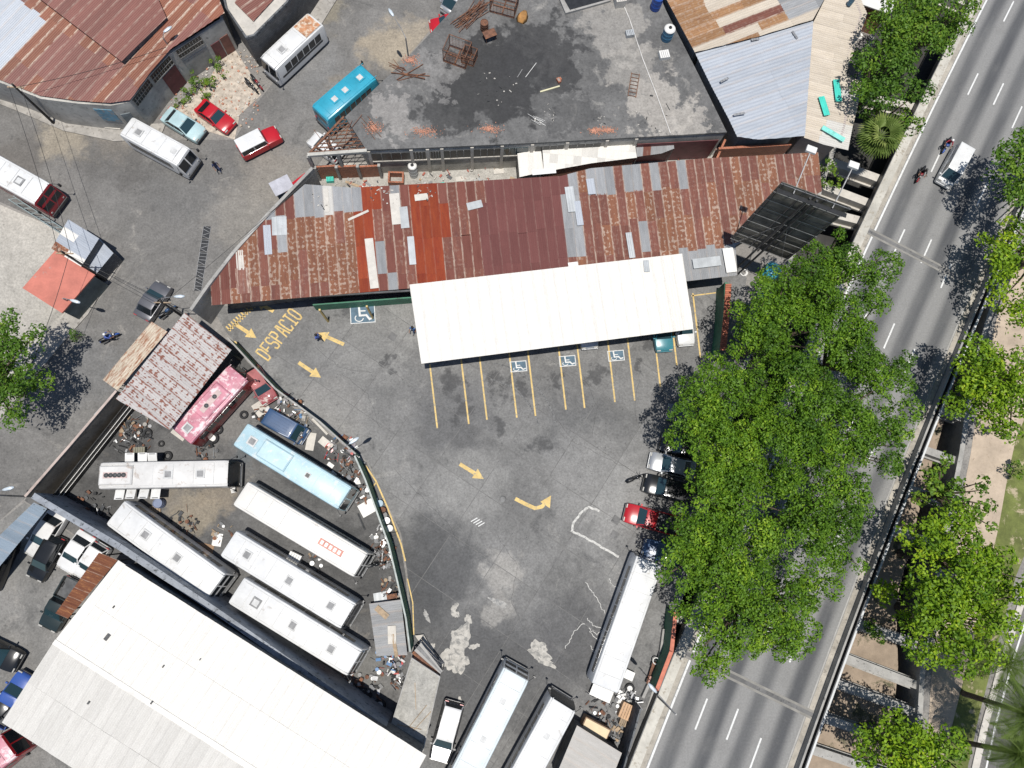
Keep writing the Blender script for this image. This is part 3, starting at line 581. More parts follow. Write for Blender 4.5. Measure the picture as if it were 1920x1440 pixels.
# ================================================================ BUILDINGS
R_BR = mat_sheet('brown_roof_sheet', (.17, .06, .045), (.22, .085, .065), (.26, .1, .05), .34)
R_ST = mat_sheet('spotted_rust_sheet', (.2, .085, .055), (.3, .13, .07), (.36, .2, .12), .42, dots=.6)
R_SM = mat_sheet('rust_sheet_with_pale_laps', (.17, .07, .055), (.25, .1, .07), (.34, .16, .09), .4, dots=.14, edge=.8)
R_OR = mat_sheet('red_oxide_sheet', (.24, .04, .02), (.33, .07, .025), (.14, .04, .025), .4, edge=.1)
R_MR = mat_sheet('maroon_sheet', (.155, .058, .052), (.185, .072, .064), (.125, .045, .04), .36, edge=.12, var=.14)
R_GR = mat_sheet('grey_zinc_sheet', (.29, .295, .3), (.4, .405, .41), (.33, .24, .18), .33, edge=.3, metal=.05, rough=.5)
R_WH = mat_sheet('white_roof_sheet', (.69, .665, .615), (.74, .715, .665), (.56, .53, .48), .38, edge=.35, var=.06, dotcol=(.5, .48, .45))
R_WS = mat_sheet('greyish_white_sheet', (.55, .53, .49), (.63, .61, .57), (.47, .44, .4), .4, edge=.3, var=.1, dotcol=(.42, .4, .38))
R_BE = mat_sheet('beige_roof_sheet', (.53, .46, .37), (.62, .55, .46), (.34, .29, .23), .38, edge=.35, var=.12, dotcol=(.42, .36, .3))
R_PL = mat_sheet('pale_grey_roof_sheet', (.37, .4, .445), (.44, .47, .515), (.3, .32, .35), .32, edge=.25, var=.1, metal=.05, rough=.5)
R_TN = mat_sheet('tan_rust_sheet', (.3, .16, .08), (.42, .24, .12), (.17, .06, .05), .42, dots=.3, edge=.4)
R_WR = mat_sheet('white_sheet_rust_rows', (.47, .44, .42), (.55, .52, .5), (.4, .26, .19), .38, dots=.95, pitch=.62, dotcol=(.25, .1, .07), edge=.95, var=.12, uper=.21, nz=7.)
R_AW = mat_sheet('cream_rusted_sheet', (.5, .43, .32), (.58, .5, .4), (.28, .11, .05), .54, edge=.3, var=.2)
TEAL = mat('turquoise_plastic', (.05, .52, .42), .5, var=.15, scale=1.5)

def sheet_mesh(name, mt, wd, ln, amp, waves):
    k = MB(); n = waves*2
    for i in range(n+1):
        u = -wd/2+wd*i/n; z = amp if i % 2 else -amp; k.v += [(u, -ln/2, z), (u, ln/2, z)]
    k.f = [(2*i, 2*i+2, 2*i+3, 2*i+1) for i in range(n)]; k.m = [0]*n
    return k.mesh(name, mt)
def sheet_roof(parent, poly, ridge, z, wd=.8, ln=2.9, slope=0., pick=None, amp=.022, waves=5, jitter=.25, name='roof_sheet', lim=290, vref=None, gap=0.):
    """lays corrugated sheets over a world polygon; ridge = direction of the corrugations, slope = rise per metre along it"""
    v = Vector(ridge).normalized(); u = Vector((v.y, -v.x)); o = cen(poly)
    P = [((p[0]-o.x)*u.x+(p[1]-o.y)*u.y, (p[0]-o.x)*v.x+(p[1]-o.y)*v.y) for p in poly]
    u0, u1 = min(p[0] for p in P), max(p[0] for p in P); v0, v1 = min(p[1] for p in P), max(p[1] for p in P)
    vr = v0 if vref is None else vref
    nu = max(1, round((u1-u0)/wd)); wd = (u1-u0)/nu; rows = max(1, round((v1-v0)/ln)); ln = (v1-v0)/rows
    cache = {}; V3 = Vector((v.x, v.y, slope)).normalized(); U3 = Vector((u.x, u.y, 0)); N3 = U3.cross(V3)
    out = []
    for i in range(nu):
        cuts = [v0]+[v0+ln*(r+1)+random.uniform(-jitter, jitter) for r in range(rows-1)]+[v1]
        for r in range(rows):
            ua, ub, va, vb = u0+i*wd, u0+(i+1)*wd, cuts[r], cuts[r+1]+(.08 if r < rows-1 else 0)
            c = clip(P, ua, ub, va, vb)
            if not c or area(c) < .06: continue
            cu, cv_ = (ua+ub)/2, (va+vb)/2
            zc = z+(cv_-vr)*slope; wx, wy = o.x+cu*u.x+cv_*v.x, o.y+cu*u.y+cv_*v.y
            mt = pick(*PX((wx, wy, zc))) if pick else R_BR
            if mt is None: continue
            full = area(c) > (ub-ua)*(vb-va)-.002
            if full:
                q = round((vb-va)*4)/4; key = (mt.name, q)
                if key not in cache: cache[key] = sheet_mesh(name, mt, wd+.02, q, amp, waves)
                me = cache[key]
            else:
                k = MB(); n = waves*2
                for s in range(n):
                    a, b = ua+(ub-ua)*s/n, ua+(ub-ua)*(s+1)/n; cc = clip(P, a, b, va, vb)
                    if cc: k.add([(p[0]-cu, p[1]-cv_, (amp if s % 2 else -amp)*(1-2*(p[0]-a)/(b-a))) for p in cc], [tuple(range(len(cc)))])
                # make every strip face up
                fx = []
                for f in k.f:
                    A = sum(k.v[f[t]][0]*k.v[f[(t+1) % len(f)]][1]-k.v[f[(t+1) % len(f)]][0]*k.v[f[t]][1] for t in range(len(f)))
                    fx.append(f if A > 0 else f[::-1])
                k.f = fx; me = k.mesh(name, mt)
            ob = obj(name, me, parent); zz = zc+random.uniform(0, .014)+(rows-r)*-.006
            M = Matrix(((U3.x, V3.x, N3.x, wx), (U3.y, V3.y, N3.y, wy), (U3.z, V3.z, N3.z, zz), (0, 0, 0, 1)))
            ob.matrix_basis = Matrix.Translation(-Vector(parent.location)) @ M; out.append(ob)
    return out
def walls(parent, poly, z0, z1, mt, th=.2, skip=(), name='wall'):
    """one wall slab per side, butted at the corners"""
    n = len(poly); a = sum(poly[i][0]*poly[(i+1) % n][1]-poly[(i+1) % n][0]*poly[i][1] for i in range(n))
    if a < 0: poly = poly[::-1]
    inn = shrink(poly, th)
    for i in range(n):
        if i in skip: continue
        j = (i+1) % n; p, q = Vector(poly[i][:2]), Vector(poly[j][:2]); d = (q-p).normalized()*.003
        k = MB(); k.prism([p+d, q-d, inn[j]-d, inn[i]+d], z0, z1); k.build(name, mt, parent, W=True)
def bldg(name, label, cat, poly): c = cen(poly); return thing(name, label, cat, (c.x, c.y, 0))
def panel_on(parent, a, b, z0, z1, mt, name, out=.04, th=.06):
    """flat piece on a wall between two ground points a,b (world), proud by out"""
    a, b = Vector(a[:2]), Vector(b[:2]); d = (b-a).normalized(); n = Vector((d.y, -d.x)); k = MB()
    k.prism([a+n*out, b+n*out, b+n*(out-th), a+n*(out-th)], z0, z1); return k.build(name, mt, parent, W=True)
def rnd(*ch):
    r = random.random(); t = 0
    for p, m in ch:
        t += p
        if r < t: return m
    return ch[-1][1]
def pick_end(z0):
    return None

# ---- long patchwork roof behind the lot
Z = 4.1
LR = [(397, 573), (396, 528), (440, 482), (512, 404), (575, 352), (660, 358), (845, 348), (1050, 336), (1105, 322), (1310, 304), (1528, 292), (1537, 362), (1378, 462), (1383, 516), (1290, 527), (770, 541)]
lr = GP(LR, Z); B = bldg('shop_building', 'long low building with a patchwork rusty tin roof behind the parking lot', 'building', lr)
def pk(x, y):
    if 1275 < x and y > 462: return R_GR
    if 1105 < x < 1335 and y < 346: return rnd((.6, R_GR), (.4, R_SM))
    if x < 440: return rnd((.93, R_BR), (.07, R_GR))
    if x < 545 and y < 440: return rnd((.86, R_BR), (.14, R_GR))
    if 560 < x < 672 and y < 388: return rnd((.5, R_WS), (.5, R_GR))
    if x < 668: return rnd((.6, R_ST), (.4, R_SM)) if x < 560 else rnd((.9, R_ST), (.1, R_SM))
    if x < 708: return R_OR
    if x < 776: return rnd((.25, R_GR), (.35, R_SM), (.1, R_WS), (.3, R_BR))
    if x < 840: return rnd((.85, R_OR), (.15, R_BR))
    if x < 905: return rnd((.8, R_SM), (.2, R_BR))
    if x < 1062: return R_MR
    if x < 1088: return rnd((.7, R_GR), (.3, R_SM))
    return rnd((.75, R_SM), (.18, R_ST), (.04, R_GR), (.03, R_BR)) if x < 1210 else rnd((.55, R_ST), (.45, R_SM))
eave = (G(770, 541, Z)-G(397, 573, Z)).to_2d(); rd_ = Vector((-eave.y, eave.x))
sheet_roof(B, lr, rd_, Z, .86, 2.9, .06, pk, lim=300)
iw = shrink(lr, .35); n_ = len(iw)
inner = GP([(410, 556), (402, 530), (444, 488), (516, 412), (578, 362), (662, 366), (846, 356), (1050, 345), (1106, 330), (1310, 314), (1520, 304), (1526, 358), (1372, 456), (1372, 480), (1290, 500), (770, 522), (560, 538)], Z)
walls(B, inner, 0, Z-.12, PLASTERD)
k = MB(); a = G(575, 555, Z).to_2d(); b = G(1290, 502, Z).to_2d(); d = (b-a).normalized(); n2 = Vector((d.y, -d.x))
k.prism([a+n2*.02, b+n2*.02, b+n2*.14, a+n2*.14], 0.02, 1.7); k.build('dado', GREENW, B, W=True)
for t in (.03, .15, .27):
    c = a+(b-a)*t+n2*1.3; k = MB(); k.box((c.x, c.y, (Z-.15)/2), (.16, .16, Z-.15)); k.build('post', YELLOW, B, W=True)
k = MB(); a2, b2 = G(397, 573, Z-.1).to_2d(), G(1383, 516, Z-.1).to_2d(); d = (b2-a2).normalized(); n3 = Vector((-d.y, d.x))*.25
k.prism([a2+n3, b2+n3, b2+n3*1.6, a2+n3*1.6], Z-.25, Z-.06); k.build('eave_beam', STEELD, B, W=True)
# street side parapet along the slanting edge
k = MB(); q = [G(x, y, Z+.5).to_2d() for x, y in ((360, 582), (392, 536), (440, 474), (505, 402), (588, 316))]
for i in range(len(q)-1):
    d = (q[i+1]-q[i]).normalized(); nn = Vector((-d.y, d.x))
    k = MB(); k.prism([q[i], q[i+1], q[i+1]+nn*.28, q[i]+nn*.28], 0, Z+.5, bottom=False); k.build('parapet', CONC, B, W=True)
# loose sheets and clutter lying on that roof (each its own thing)
def loose(px, py, sx, sy, rot, mt, label, z, name='loose_sheet', cat='sheet', thick=.03, tilt=0, group=None):
    o = G(px, py, z); k = MB(); n = 6; k.v = []; 
    for i in range(n+1):
        x = -sx/2+sx*i/n; zz = .012*(i % 2)
        k.v += [(x, -sy/2, zz), (x, sy/2, zz), (x, -sy/2, zz-thick), (x, sy/2, zz-thick)]
    for i in range(n):
        a_ = 4*i; k.f += [(a_, a_+4, a_+5, a_+1), (a_+2, a_+3, a_+7, a_+6), (a_, a_+2, a_+6, a_+4), (a_+1, a_+5, a_+7, a_+3)]
    k.f += [(0, 1, 3, 2), (4*n, 4*n+2, 4*n+3, 4*n+1)]; k.m = [0]*len(k.f)
    o2 = solo(name, k, mt, label, cat, (o.x, o.y, z+thick+.03), R_(rot), group); o2.rotation_euler[0] = tilt; return o2
RZ = lambda y, base=Z: base+max(0, (560-y)/20.5)*.06
PLW = mat('pale_board', (.52, .49, .44), .7, var=.12, scale=2, spot=(.5, .42, .3), spot_t=.62)
for x, y, sx, sy, rt, mt, lb_ in ((697, 494, .75, 4.6, 4, PLW, 'long pale board lying on the red oxide part of the tin roof'), (742, 392, .9, 2.9, 3, PLW, 'white board patch on the tin roof below the yard'),
        (758, 408, .75, 2.0, 3, GALV, 'ribbed grey zinc patch beside the white board on the tin roof'), (772, 470, .6, 2.6, 2, GALV, 'narrow grey zinc patch between rusty and red sheets'), (612, 376, .4, 2.2, 2, PLW, 'narrow upright white plank on the tin roof edge'),
        (672, 404, .22, 2.0, -68, PLW, 'short white plank lying slanted across the rusty sheets'), (524, 424, 1.3, 1.7, 0, GALV, 'pale grey zinc patch near the slanting parapet'), (502, 450, .65, 2.7, 2, R_PL, 'blue grey zinc strip near the slanting parapet'),
        (450, 488, .7, 1.8, 4, PLW, 'cream sheet patch near the parapet corner'), (455, 527, 1.1, 2.3, 3, R_SM, 'rusted patch sheet by the west eave'), (790, 370, 1.2, .6, 5, PLW, 'small white sheet at the yard edge of the roof'),
        (890, 385, 1.4, .7, 12, GALV, 'grey sheet weighted down on the brown roof'), (1070, 374, .8, 2.4, 4, GALV, 'grey strip beside the maroon roof field'), (1085, 400, .6, 2.3, 4, R_PL, 'pale strip patch on the maroon field border'),
        (1182, 460, .55, 2.4, 4, GALV, 'single grey strip among rusty sheets above the canopy'), (1108, 350, .7, 1.5, 4, R_PL, 'pale strip below the grey roof patch'), (1075, 500, .9, .8, 4, WHITE, 'white sheet patch touching the canopy edge'), (1325, 492, 2.6, .9, 4, GALV, 'crumpled zinc sheet on the grey eave'), (1368, 488, 1.0, 2.3, 4, WHITE, 'bright white sheet at the end of the long roof'),
        (1020, 322, 2.2, .5, 3, WHITE, 'long white sheet above the grey roof patch')):
    loose(x, y, sx, sy, rt+4, mt, lb_, RZ(y)+.05, tilt=.06)

# ---- white canopy over the parking bays
Z = 4.45
cp = GP([(768, 535), (1278, 477), (1300, 617), (790, 682)], Z); B = bldg('parking_canopy', 'long white metal canopy over the parking bays', 'canopy', cp)
d = (cp[1]-cp[0]).normalized(); nn = Vector((-d.y, d.x))
sheet_roof(B, cp, nn, Z, .98, 9, .03, lambda x, y: R_WH, .008, 4, 0)
c4 = shrink(cp, .25)
for i in range(4):
    j = (i+1) % 4; k = MB(); k.tube((c4[i].x, c4[i].y, Z-.14), (c4[j].x, c4[j].y, Z-.14), .07, 6); k.build('edge_beam', STEELD, B, W=True)
for t in np.linspace(0.02, .98, 7):
    p, q = c4[0].lerp(c4[1], t), c4[3].lerp(c4[2], t)
    k = MB(); k.tube((p.x, p.y, Z-.12), (q.x, q.y, Z-.16), .06, 6); k.build('rafter', STEELD, B, W=True)
    for s in (.22, .8):
        w_ = p.lerp(q, s); k = MB(); k.box((w_.x, w_.y, (Z-.2)/2), (.14, .14, Z-.2)); k.build('post', STEELD, B, W=True)
loose(1212, 499, .5, 1.1, 4, GALV, 'small grey patch on the white canopy', Z+.25)

# ---- rusty warehouse, street corner
Z = 4.4
WR = [(-120, 112), (0, 150), (75, 180), (145, 190), (208, 195), (246, 190), (282, 143), (322, 98), (425, 32), (385, -70), (-120, -70)]
wr = GP(WR, Z); B = bldg('warehouse', 'rusty tin roofed warehouse on the street corner', 'warehouse', wr)
rg = (G(145, 65, Z)-G(85, 125, Z)).to_2d()
def pw(x, y):
    if x < 62 and y < 128-x*.3: return rnd((.9, R_PL), (.1, R_GR))
    return rnd((.62, R_BR), (.36, R_SM), (.02, R_GR))
R_WB = mat_sheet('warehouse_rust_sheet', (.22, .075, .045), (.3, .115, .065), (.36, .17, .09), .38, edge=.85, dotcol=(.6, .48, .38), var=.3)
R_WC = mat_sheet('warehouse_old_sheet', (.2, .08, .065), (.25, .1, .08), (.3, .12, .07), .36, edge=.35, var=.25)
pw2 = lambda x, y: (R_PL if (x < 66 and y < 132-x*.9) else rnd((.6, R_WB), (.4, R_WC)))
sheet_roof(B, wr, rg, Z, .95, 4.2, .03, pw2)
up_ = GP([(62, -12), (228, 115), (312, 33), (262, -80), (130, -80)], Z+.9)
sheet_roof(B, up_, rg, Z+.9, .95, 6.5, .0, lambda x, y: R_WC, name='upper_roof_sheet')
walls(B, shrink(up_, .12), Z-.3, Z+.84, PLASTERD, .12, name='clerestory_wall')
iw = GP([(-120, 116), (0, 154), (75, 184), (145, 193), (206, 197), (242, 190), (277, 143), (317, 100), (418, 35), (380, -70), (-120, -70)], Z)
walls(B, iw, 0, Z-.1, PLASTER, .25)
# doors, shutters and grilles in its street walls
def on_wall(a, b, t0, t1, z0, z1, mt, name, parent, zz, out=.05):
    p, q = G(*a, zz).to_2d(), G(*b, zz).to_2d(); return panel_on(parent, p.lerp(q, t0), p.lerp(q, t1), z0, z1, mt, name, out)
MARO = mat('maroon_door', (.14, .04, .045), .6, var=.25, scale=2, spot=(.35, .3, .32), spot_t=.66); LBL = mat('peeling_blue', (.14, .3, .4), .7, var=.3, scale=2, spot=(.3, .29, .27), spot_t=.5, spot_s=3)
on_wall((145, 193), (206, 197), .35, .92, 1.6, 3.6, LBL, 'shutter', B, Z); on_wall((206, 197), (242, 190), .1, .6, .2, 2.8, mat('grey_door', (.22, .25, .26), .6, var=.3, scale=2), 'door', B, Z)
on_wall((277, 143), (317, 100), .35, .95, .1, 2.9, MARO, 'door', B, Z); on_wall((317, 100), (418, 35), .62, .78, .1, 2.4, MARO, 'door', B, Z); on_wall((317, 100), (418, 35), .8, .95, .1, 2.5, mat('brown_door', (.2, .08, .06), .6, var=.25, scale=2), 'door', B, Z)
on_wall((317, 100), (418, 35), .12, .55, .0, 2.6, CONC, 'render_patch', B, Z, .03)
for a, b, t0, t1 in (((242, 190), (277, 143), .1, .95), ((277, 143), (317, 100), .05, .95), ((317, 100), (418, 35), .1, .55)):
    k = MB(); p, q = G(*a, Z).to_2d(), G(*b, Z).to_2d(); n4 = int((q-p).length*(t1-t0)/.28)
    d = (q-p).normalized(); o4 = Vector((d.y, -d.x))*.08
    for i in range(n4+1):
        c = p.lerp(q, t0+(t1-t0)*i/n4)+o4; k.tube((c.x, c.y, 3.1), (c.x, c.y, Z-.25), .03, 4)
    for zz in (3.15, 3.7): k.tube((*(p.lerp(q, t0)+o4), zz), (*(p.lerp(q, t1)+o4), zz), .03, 4)
    k.build('window_grille', STEEL, B, W=True); on_wall(a, b, t0, t1, 3.05, Z-.2, BLACK, 'window', B, Z, .02)
k = MB(); 
for i in range(9):
    p = G(40+i*16, 205+i*4, Z*.5); 
# ---- block-walled building next door
Z = 4.2
nb = GP([(424, 18), (462, 74), (478, 70), (540, 8), (585, -60), (400, -90)], Z); B = bldg('block_building', 'flat roofed building with a grey block street wall', 'building', nb)
k = MB(); k.prism(shrink(nb, .05), Z-.18, Z); k.build('roof_slab', CONCL, B, W=True)
walls(B, nb, 0, Z-.19, BRICKG, .2); walls(B, nb, Z-.18, Z+.25, PLASTERD, .18, name='parapet')
sheet_roof(B, GP([(440, 5), (475, 40), (530, -20), (470, -60)], Z+.15), (1, .9), Z+.15, .9, 3, 0, lambda x, y: R_BR)

# ---- building with the stained concrete roof
Z = 4.7
CRP = [(647, 219), (687, 281), (800, 277), (1000, 268), (1363, 248), (1310, 140), (1250, 22), (1205, -80), (905, -80), (845, 22), (760, 112)]
cr = GP(CRP, Z); B = bldg('concrete_roof_building', 'low building with a stained flat concrete roof covered in debris', 'building', cr); CRB = B
ZR = 4.7
M_ROOF = mat_paving('roof_concrete', (.095, .094, .092), (.165, .162, .157), (.05, .049, .05), (.31, .295, .27), 1.8, wobble=12, edge=(.5, .66), stains=[(G(930, 150, ZR), 5.2, (.03, .03, .031), .92), (G(1010, 110, ZR), 4.2, (.035, .035, .036), .85), (G(850, 190, ZR), 3.2, (.04, .04, .04), .8), (G(1060, 200, ZR), 2.6, (.06, .06, .06), .6),
    (G(1150, 50, ZR), 3.5, (.34, .32, .29), .55), (G(1230, 200, ZR), 3.2, (.4, .37, .33), .65), (G(1190, 120, ZR), 3, (.32, .3, .27), .5), (G(740, 215, ZR), 2.2, (.34, .32, .3), .5), (G(820, 140, ZR), 2.0, (.27, .26, .25), .4), (G(1300, 235, ZR), 2.2, (.4, .37, .33), .6)])
k = MB(); k.prism(cr, Z-.25, Z); k.build('roof_slab', M_ROOF, B, W=True)
iw = shrink(cr, .04); walls(B, iw, 0, Z-.26, PLASTER, .25)
p0, p1 = iw[[i for i in range(len(iw)) if True][1]], None
EX, EY = (687, 800, 1000, 1363), (281, 277, 268, 248)
def edge_pt(x): return G(x, float(np.interp(x, EX, EY)), Z).to_2d()
a, b = edge_pt(690), edge_pt(1190); dd = (b-a).normalized(); on = Vector((dd.y, -dd.x))
for i, (x0, x1) in enumerate(((694, 768), (772, 796), (806, 826), (830, 882), (888, 940), (944, 992), (1006, 1060), (1070, 1130))):
    p, q = edge_pt(x0), edge_pt(x1); dd = (q-p).normalized(); on = Vector((dd.y, -dd.x)); off = on*-.03
    f = panel_on(B, p+off, q+off, 2.6, 3.9, BLACK if i != 5 else GLASSB, 'window', .03, .05)
    for s_ in range(1, 4):
        c = p.lerp(q, s_/4)+off+on*.05; k = MB(); k.box((0, 0, 0), (.05, .05, 1.3)); o = k.build('mullion', CONC, B); o.location = (c.x-B.location.x, c.y-B.location.y, 3.25)
    panel_on(B, p+off-dd*.1, q+off+dd*.1, 2.38, 2.56, CONCL, 'sill', .1, .12)
for x in (690, 770, 801, 828, 885, 942, 999, 1065, 1140, 1195):
    c = edge_pt(x)-on*.06; k = MB(); k.box((c.x, c.y, (Z-.26)/2), (.3, .3, Z-.27), rz=math.atan2(dd.y, dd.x)); k.build('column', CONCL, B, W=True)
k = MB(); a, b = G(1200, 259, Z).to_2d(), G(1355, 251, Z).to_2d(); panel_on(B, a+on*-.03, b+on*-.03, .1, 3.6, MARO, 'shutter', .06)
# parapet on the street side and the roof opening
k = MB(); k.prism([p for p in GP([(1060, 28), (1145, 4), (1140, -30), (1045, -8)], Z)], Z+.002, Z+.25); k.build('roof_opening_kerb', CONC, B, W=True)
k = MB(); k.prism(GP([(1068, 22), (1140, 2), (1136, -28), (1052, -6)], Z), Z+.01, Z+.262); k.build('roof_opening', BLACK, B, W=True)
k = MB(); pts = [G(x, y, Z+.05) for x, y in ((1163, -5), (1180, 35), (1205, 110), (1232, 180), (1257, 250))]; k.path(pts, .045, 6); k.build('roof_pipe', mat('pale_pipe', (.6, .58, .55), .6), B, W=True)
# unfinished corner: steel skeleton with beam
k = MB(); pa, pb = G(577, 291, Z-.1), G(688, 283, Z-.1); k.tube(pa, pb, .22, 4); k.build('edge_beam', PLASTER, B, W=True)
k = MB(); pc = G(645, 219, Z-.1); k.tube(pa, pc, .13, 4); k.build('edge_beam', RUSTY, B, W=True)
for t in np.linspace(.08, .92, 9):
    k = MB(); p = pa.lerp(pc, t); q = pb.lerp(pc, t); k.tube(p, q, .06, 4); k.build('joist', RUSTY, B, W=True)
for t in np.linspace(.1, .9, 7):
    k = MB(); p = pa.lerp(pb, t); q = pc.lerp(pb, t); k.tube(p+Vector((0, 0, .09)), q+Vector((0, 0, .09)), .04, 4); k.build('purlin', RUSTY, B, W=True)
for P_ in (pa, pa.lerp(pb, .5), pa.lerp(pc, .5)):
    k = MB(); k.box((P_.x, P_.y, (Z-.3)/2), (.3, .3, Z-.3)); k.build('column', CONC, B, W=True)
k = MB()
for i in range(14):
    x, y = random.uniform(605, 672), random.uniform(235, 280); 
    if y < 292-(x-577)*.55 - 8: continue
    p = G(x, y, Z+.12); a_ = random.uniform(0, 3.1); k.tube(p, p+Vector((math.cos(a_), math.sin(a_), .04))*random.uniform(.8, 1.8), .03, 4)
if k.v: k.build('reinforcing_bars', RUSTY, B, W=True)

# ---- cluster of tin roofs east of it
Z = 5.0
P_ = GP([(1240, -20), (1303, 98), (1420, 70), (1522, 40), (1550, -10), (1545, -90), (1215, -90)], Z); B = bldg('tin_roof_house', 'house with a tan and rust ribbed roof beside the concrete roof', 'house', P_)
sheet_roof(B, P_, (G(1420, 10, Z)-G(1300, 55, Z)).to_2d(), Z, .95, 3.6, .02, lambda x, y: (R_GR if x > 1460 and y < 30 else rnd((.6, R_TN), (.2, R_BE), (.2, R_SM))), .035, 4)
walls(B, shrink(P_, .25), 0, Z-.1, PLASTER)
Z = 4.7
P_ = GP([(1303, 99), (1422, 71), (1523, 42), (1508, 256), (1456, 260), (1420, 262), (1382, 256), (1366, 222), (1333, 160)], Z); B = bldg('grey_roof_house', 'house with a pale grey ribbed metal roof', 'house', P_)
sheet_roof(B, P_, (G(1440, 70, Z)-G(1330, 105, Z)).to_2d(), Z, 1.0, 7, .02, lambda x, y: R_PL, .03, 3)
walls(B, GP([(1310, 108), (1420, 80), (1512, 54), (1500, 240), (1456, 244), (1396, 246), (1376, 216), (1340, 160)], Z), 0, Z-.1, PLASTER)
for x, y, L, r in ((1358, 150, .9, 30), (1386, 214, 1.1, 12), (1416, 74, .8, 12), (1490, 66, .9, -60)): loose(x, y, L, .22, r, STEEL, {1358: 'grey strip lying mid slope on the pale grey roof', 1386: 'short grey strip near the eave of the pale grey roof', 1416: 'grey strip near the top of the pale grey roof', 1490: 'thin grey bar lying by the ridge of the pale grey roof'}[x], Z+.28, 'metal_strip', 'strip', .03)
Z = 4.4
P_ = GP([(1525, 42), (1552, -12), (1545, -90), (1590, -60), (1628, 24), (1586, 140), (1617, 150), (1612, 190), (1600, 238), (1592, 280), (1546, 270), (1508, 258)], Z); B = bldg('beige_roof_house', 'house with a beige fibre cement roof beside the trees', 'house', P_)
sheet_roof(B, P_, (G(1600, 60, Z)-G(1540, 45, Z)).to_2d(), Z, .9, 2.4, -.03, lambda x, y: (rnd((.5, R_WS), (.5, R_BE)) if y > 145 and x > 1555 else R_BE), .03, 4)
walls(B, GP([(1528, 50), (1550, 0), (1545, -90), (1585, -60), (1618, 26), (1578, 140), (1600, 156), (1594, 190), (1586, 236), (1578, 262), (1546, 256), (1512, 246)], Z), 0, Z-.14, mat('mauve_plaster', (.33, .28, .27), .85, var=.2, scale=.8))
for x, y, sx, sy, r in ((1570, 170, .62, 2.3, 2), (1545, 199, .6, 2.0, 12)): loose(x, y, sx, sy, r, TEAL, 'turquoise plastic panel %s on the beige roof' % ('lying straight' if x > 1550 else 'lying tilted'), Z+.12, 'plastic_sheet', 'sheet', .03)
loose(1562, 251, .5, 2.4, 58, mat('pale_turquoise', (.2, .62, .54), .5, var=.3, scale=3), 'torn pale turquoise strip at the lower end of the beige roof', Z+.12, 'plastic_strip', 'strip', .03)
# brick yard wall and small rooms below
P_ = GP([(1345, 298), (1350, 272), (1412, 268), (1485, 270), (1482, 292)], 2.6)
k = MB(); a, b = G(1348, 280, 3.0).to_2d(), G(1484, 272, 3.0).to_2d(); d = (b-a).normalized(); nn = Vector((-d.y, d.x)); k.prism([a, b, b+nn*.22, a+nn*.22], 0, 3.0)
solo('brick_wall', k, BRICK, 'red brick yard wall beyond the long tin roof', 'wall')
k = MB(); a, b = G(1345, 300, 2.6).to_2d(), G(1362, 262, 2.6).to_2d(); d = (b-a).normalized(); nn = Vector((-d.y, d.x)); k.prism([a, b, b+nn*.2, a+nn*.2], 0, 2.6)
solo('brick_wall', k, BRICK, 'short brick cross wall at the debris corner', 'wall')
Z = 3.0
P_ = GP([(970, 288), (1014, 281), (1020, 322), (974, 332)], Z); B = bldg('white_shack', 'small shack with flat white sheet roof in the back yard', 'shack', P_)
sheet_roof(B, P_, (0, 1), Z, 1.1, 2.2, .02, lambda x, y: R_WH, .01, 3); walls(B, shrink(P_, .12), 0, Z-.06, PLASTER, .14)
P_ = GP([(1017, 281), (1190, 269), (1194, 296), (1110, 306), (1020, 322)], Z+.2); B = bldg('brick_shack', 'brick shack with a white tiled roof in the back yard', 'shack', P_)
sheet_roof(B, P_, (0.08, 1), Z+.2, .75, 1.0, .02, lambda x, y: rnd((.8, R_WH), (.2, R_WS)), .008, 2, .0, name='roof_tile'); walls(B, shrink(P_, .14), 0, Z+.12, BRICK, .15)
P_ = GP([(1192, 272), (1262, 268), (1264, 279), (1240, 288), (1194, 294)], Z); B = bldg('awning', 'tattered zinc awning beside the brick shack', 'awning', P_)
sheet_roof(B, P_, (0.1, 1), Z, .7, 2, .05, lambda x, y: rnd((.5, R_GR), (.3, R_SM), (.2, R_WS)), .02, 4)
for x, y in ((1195, 292), (1262, 279), (1262, 270), (1195, 274)):
    p = G(x, y, Z); k = MB(); k.tube((p.x, p.y, 0), (p.x, p.y, Z-.03), .05, 5); k.build('post', STEELD, B, W=True)
# unfinished brick wall of the yard with concrete columns
BB = thing('unfinished_wall', 'unfinished brick wall with concrete columns below the concrete roof', 'wall', (*G(650, 330, 0).to_2d(), 0))
for i in range(3):
    a, b = G(592+i*40, 314-i*1.5, 2.4).to_2d(), G(628+i*40, 312-i*1.5, 2.4).to_2d(); d = (b-a).normalized(); nn = Vector((-d.y, d.x))
    k = MB(); k.prism([a, b, b+nn*.18, a+nn*.18], 0, 2.4-.15*i); k.build('brick_panel', BRICK, BB, W=True)
for i in range(4):
    c = G(590+i*40, 314-i*1.5, 2.5).to_2d(); k = MB(); k.box((c.x, c.y, 1.25), (.26, .3, 2.5)); k.build('column', CONC, BB, W=True)
o = thing('brick_tank', 'open brick box in the back yard', 'brick box', G(744, 340, 0))
for s in (-1, 1):
    k = MB(); k.box((0, s*.5, .45), (1.5, .16, .9)); k.build('wall', BRICK, o); k = MB(); k.box((s*.67, 0, .45), (.16, .83, .9)); k.build('wall', BRICK, o)

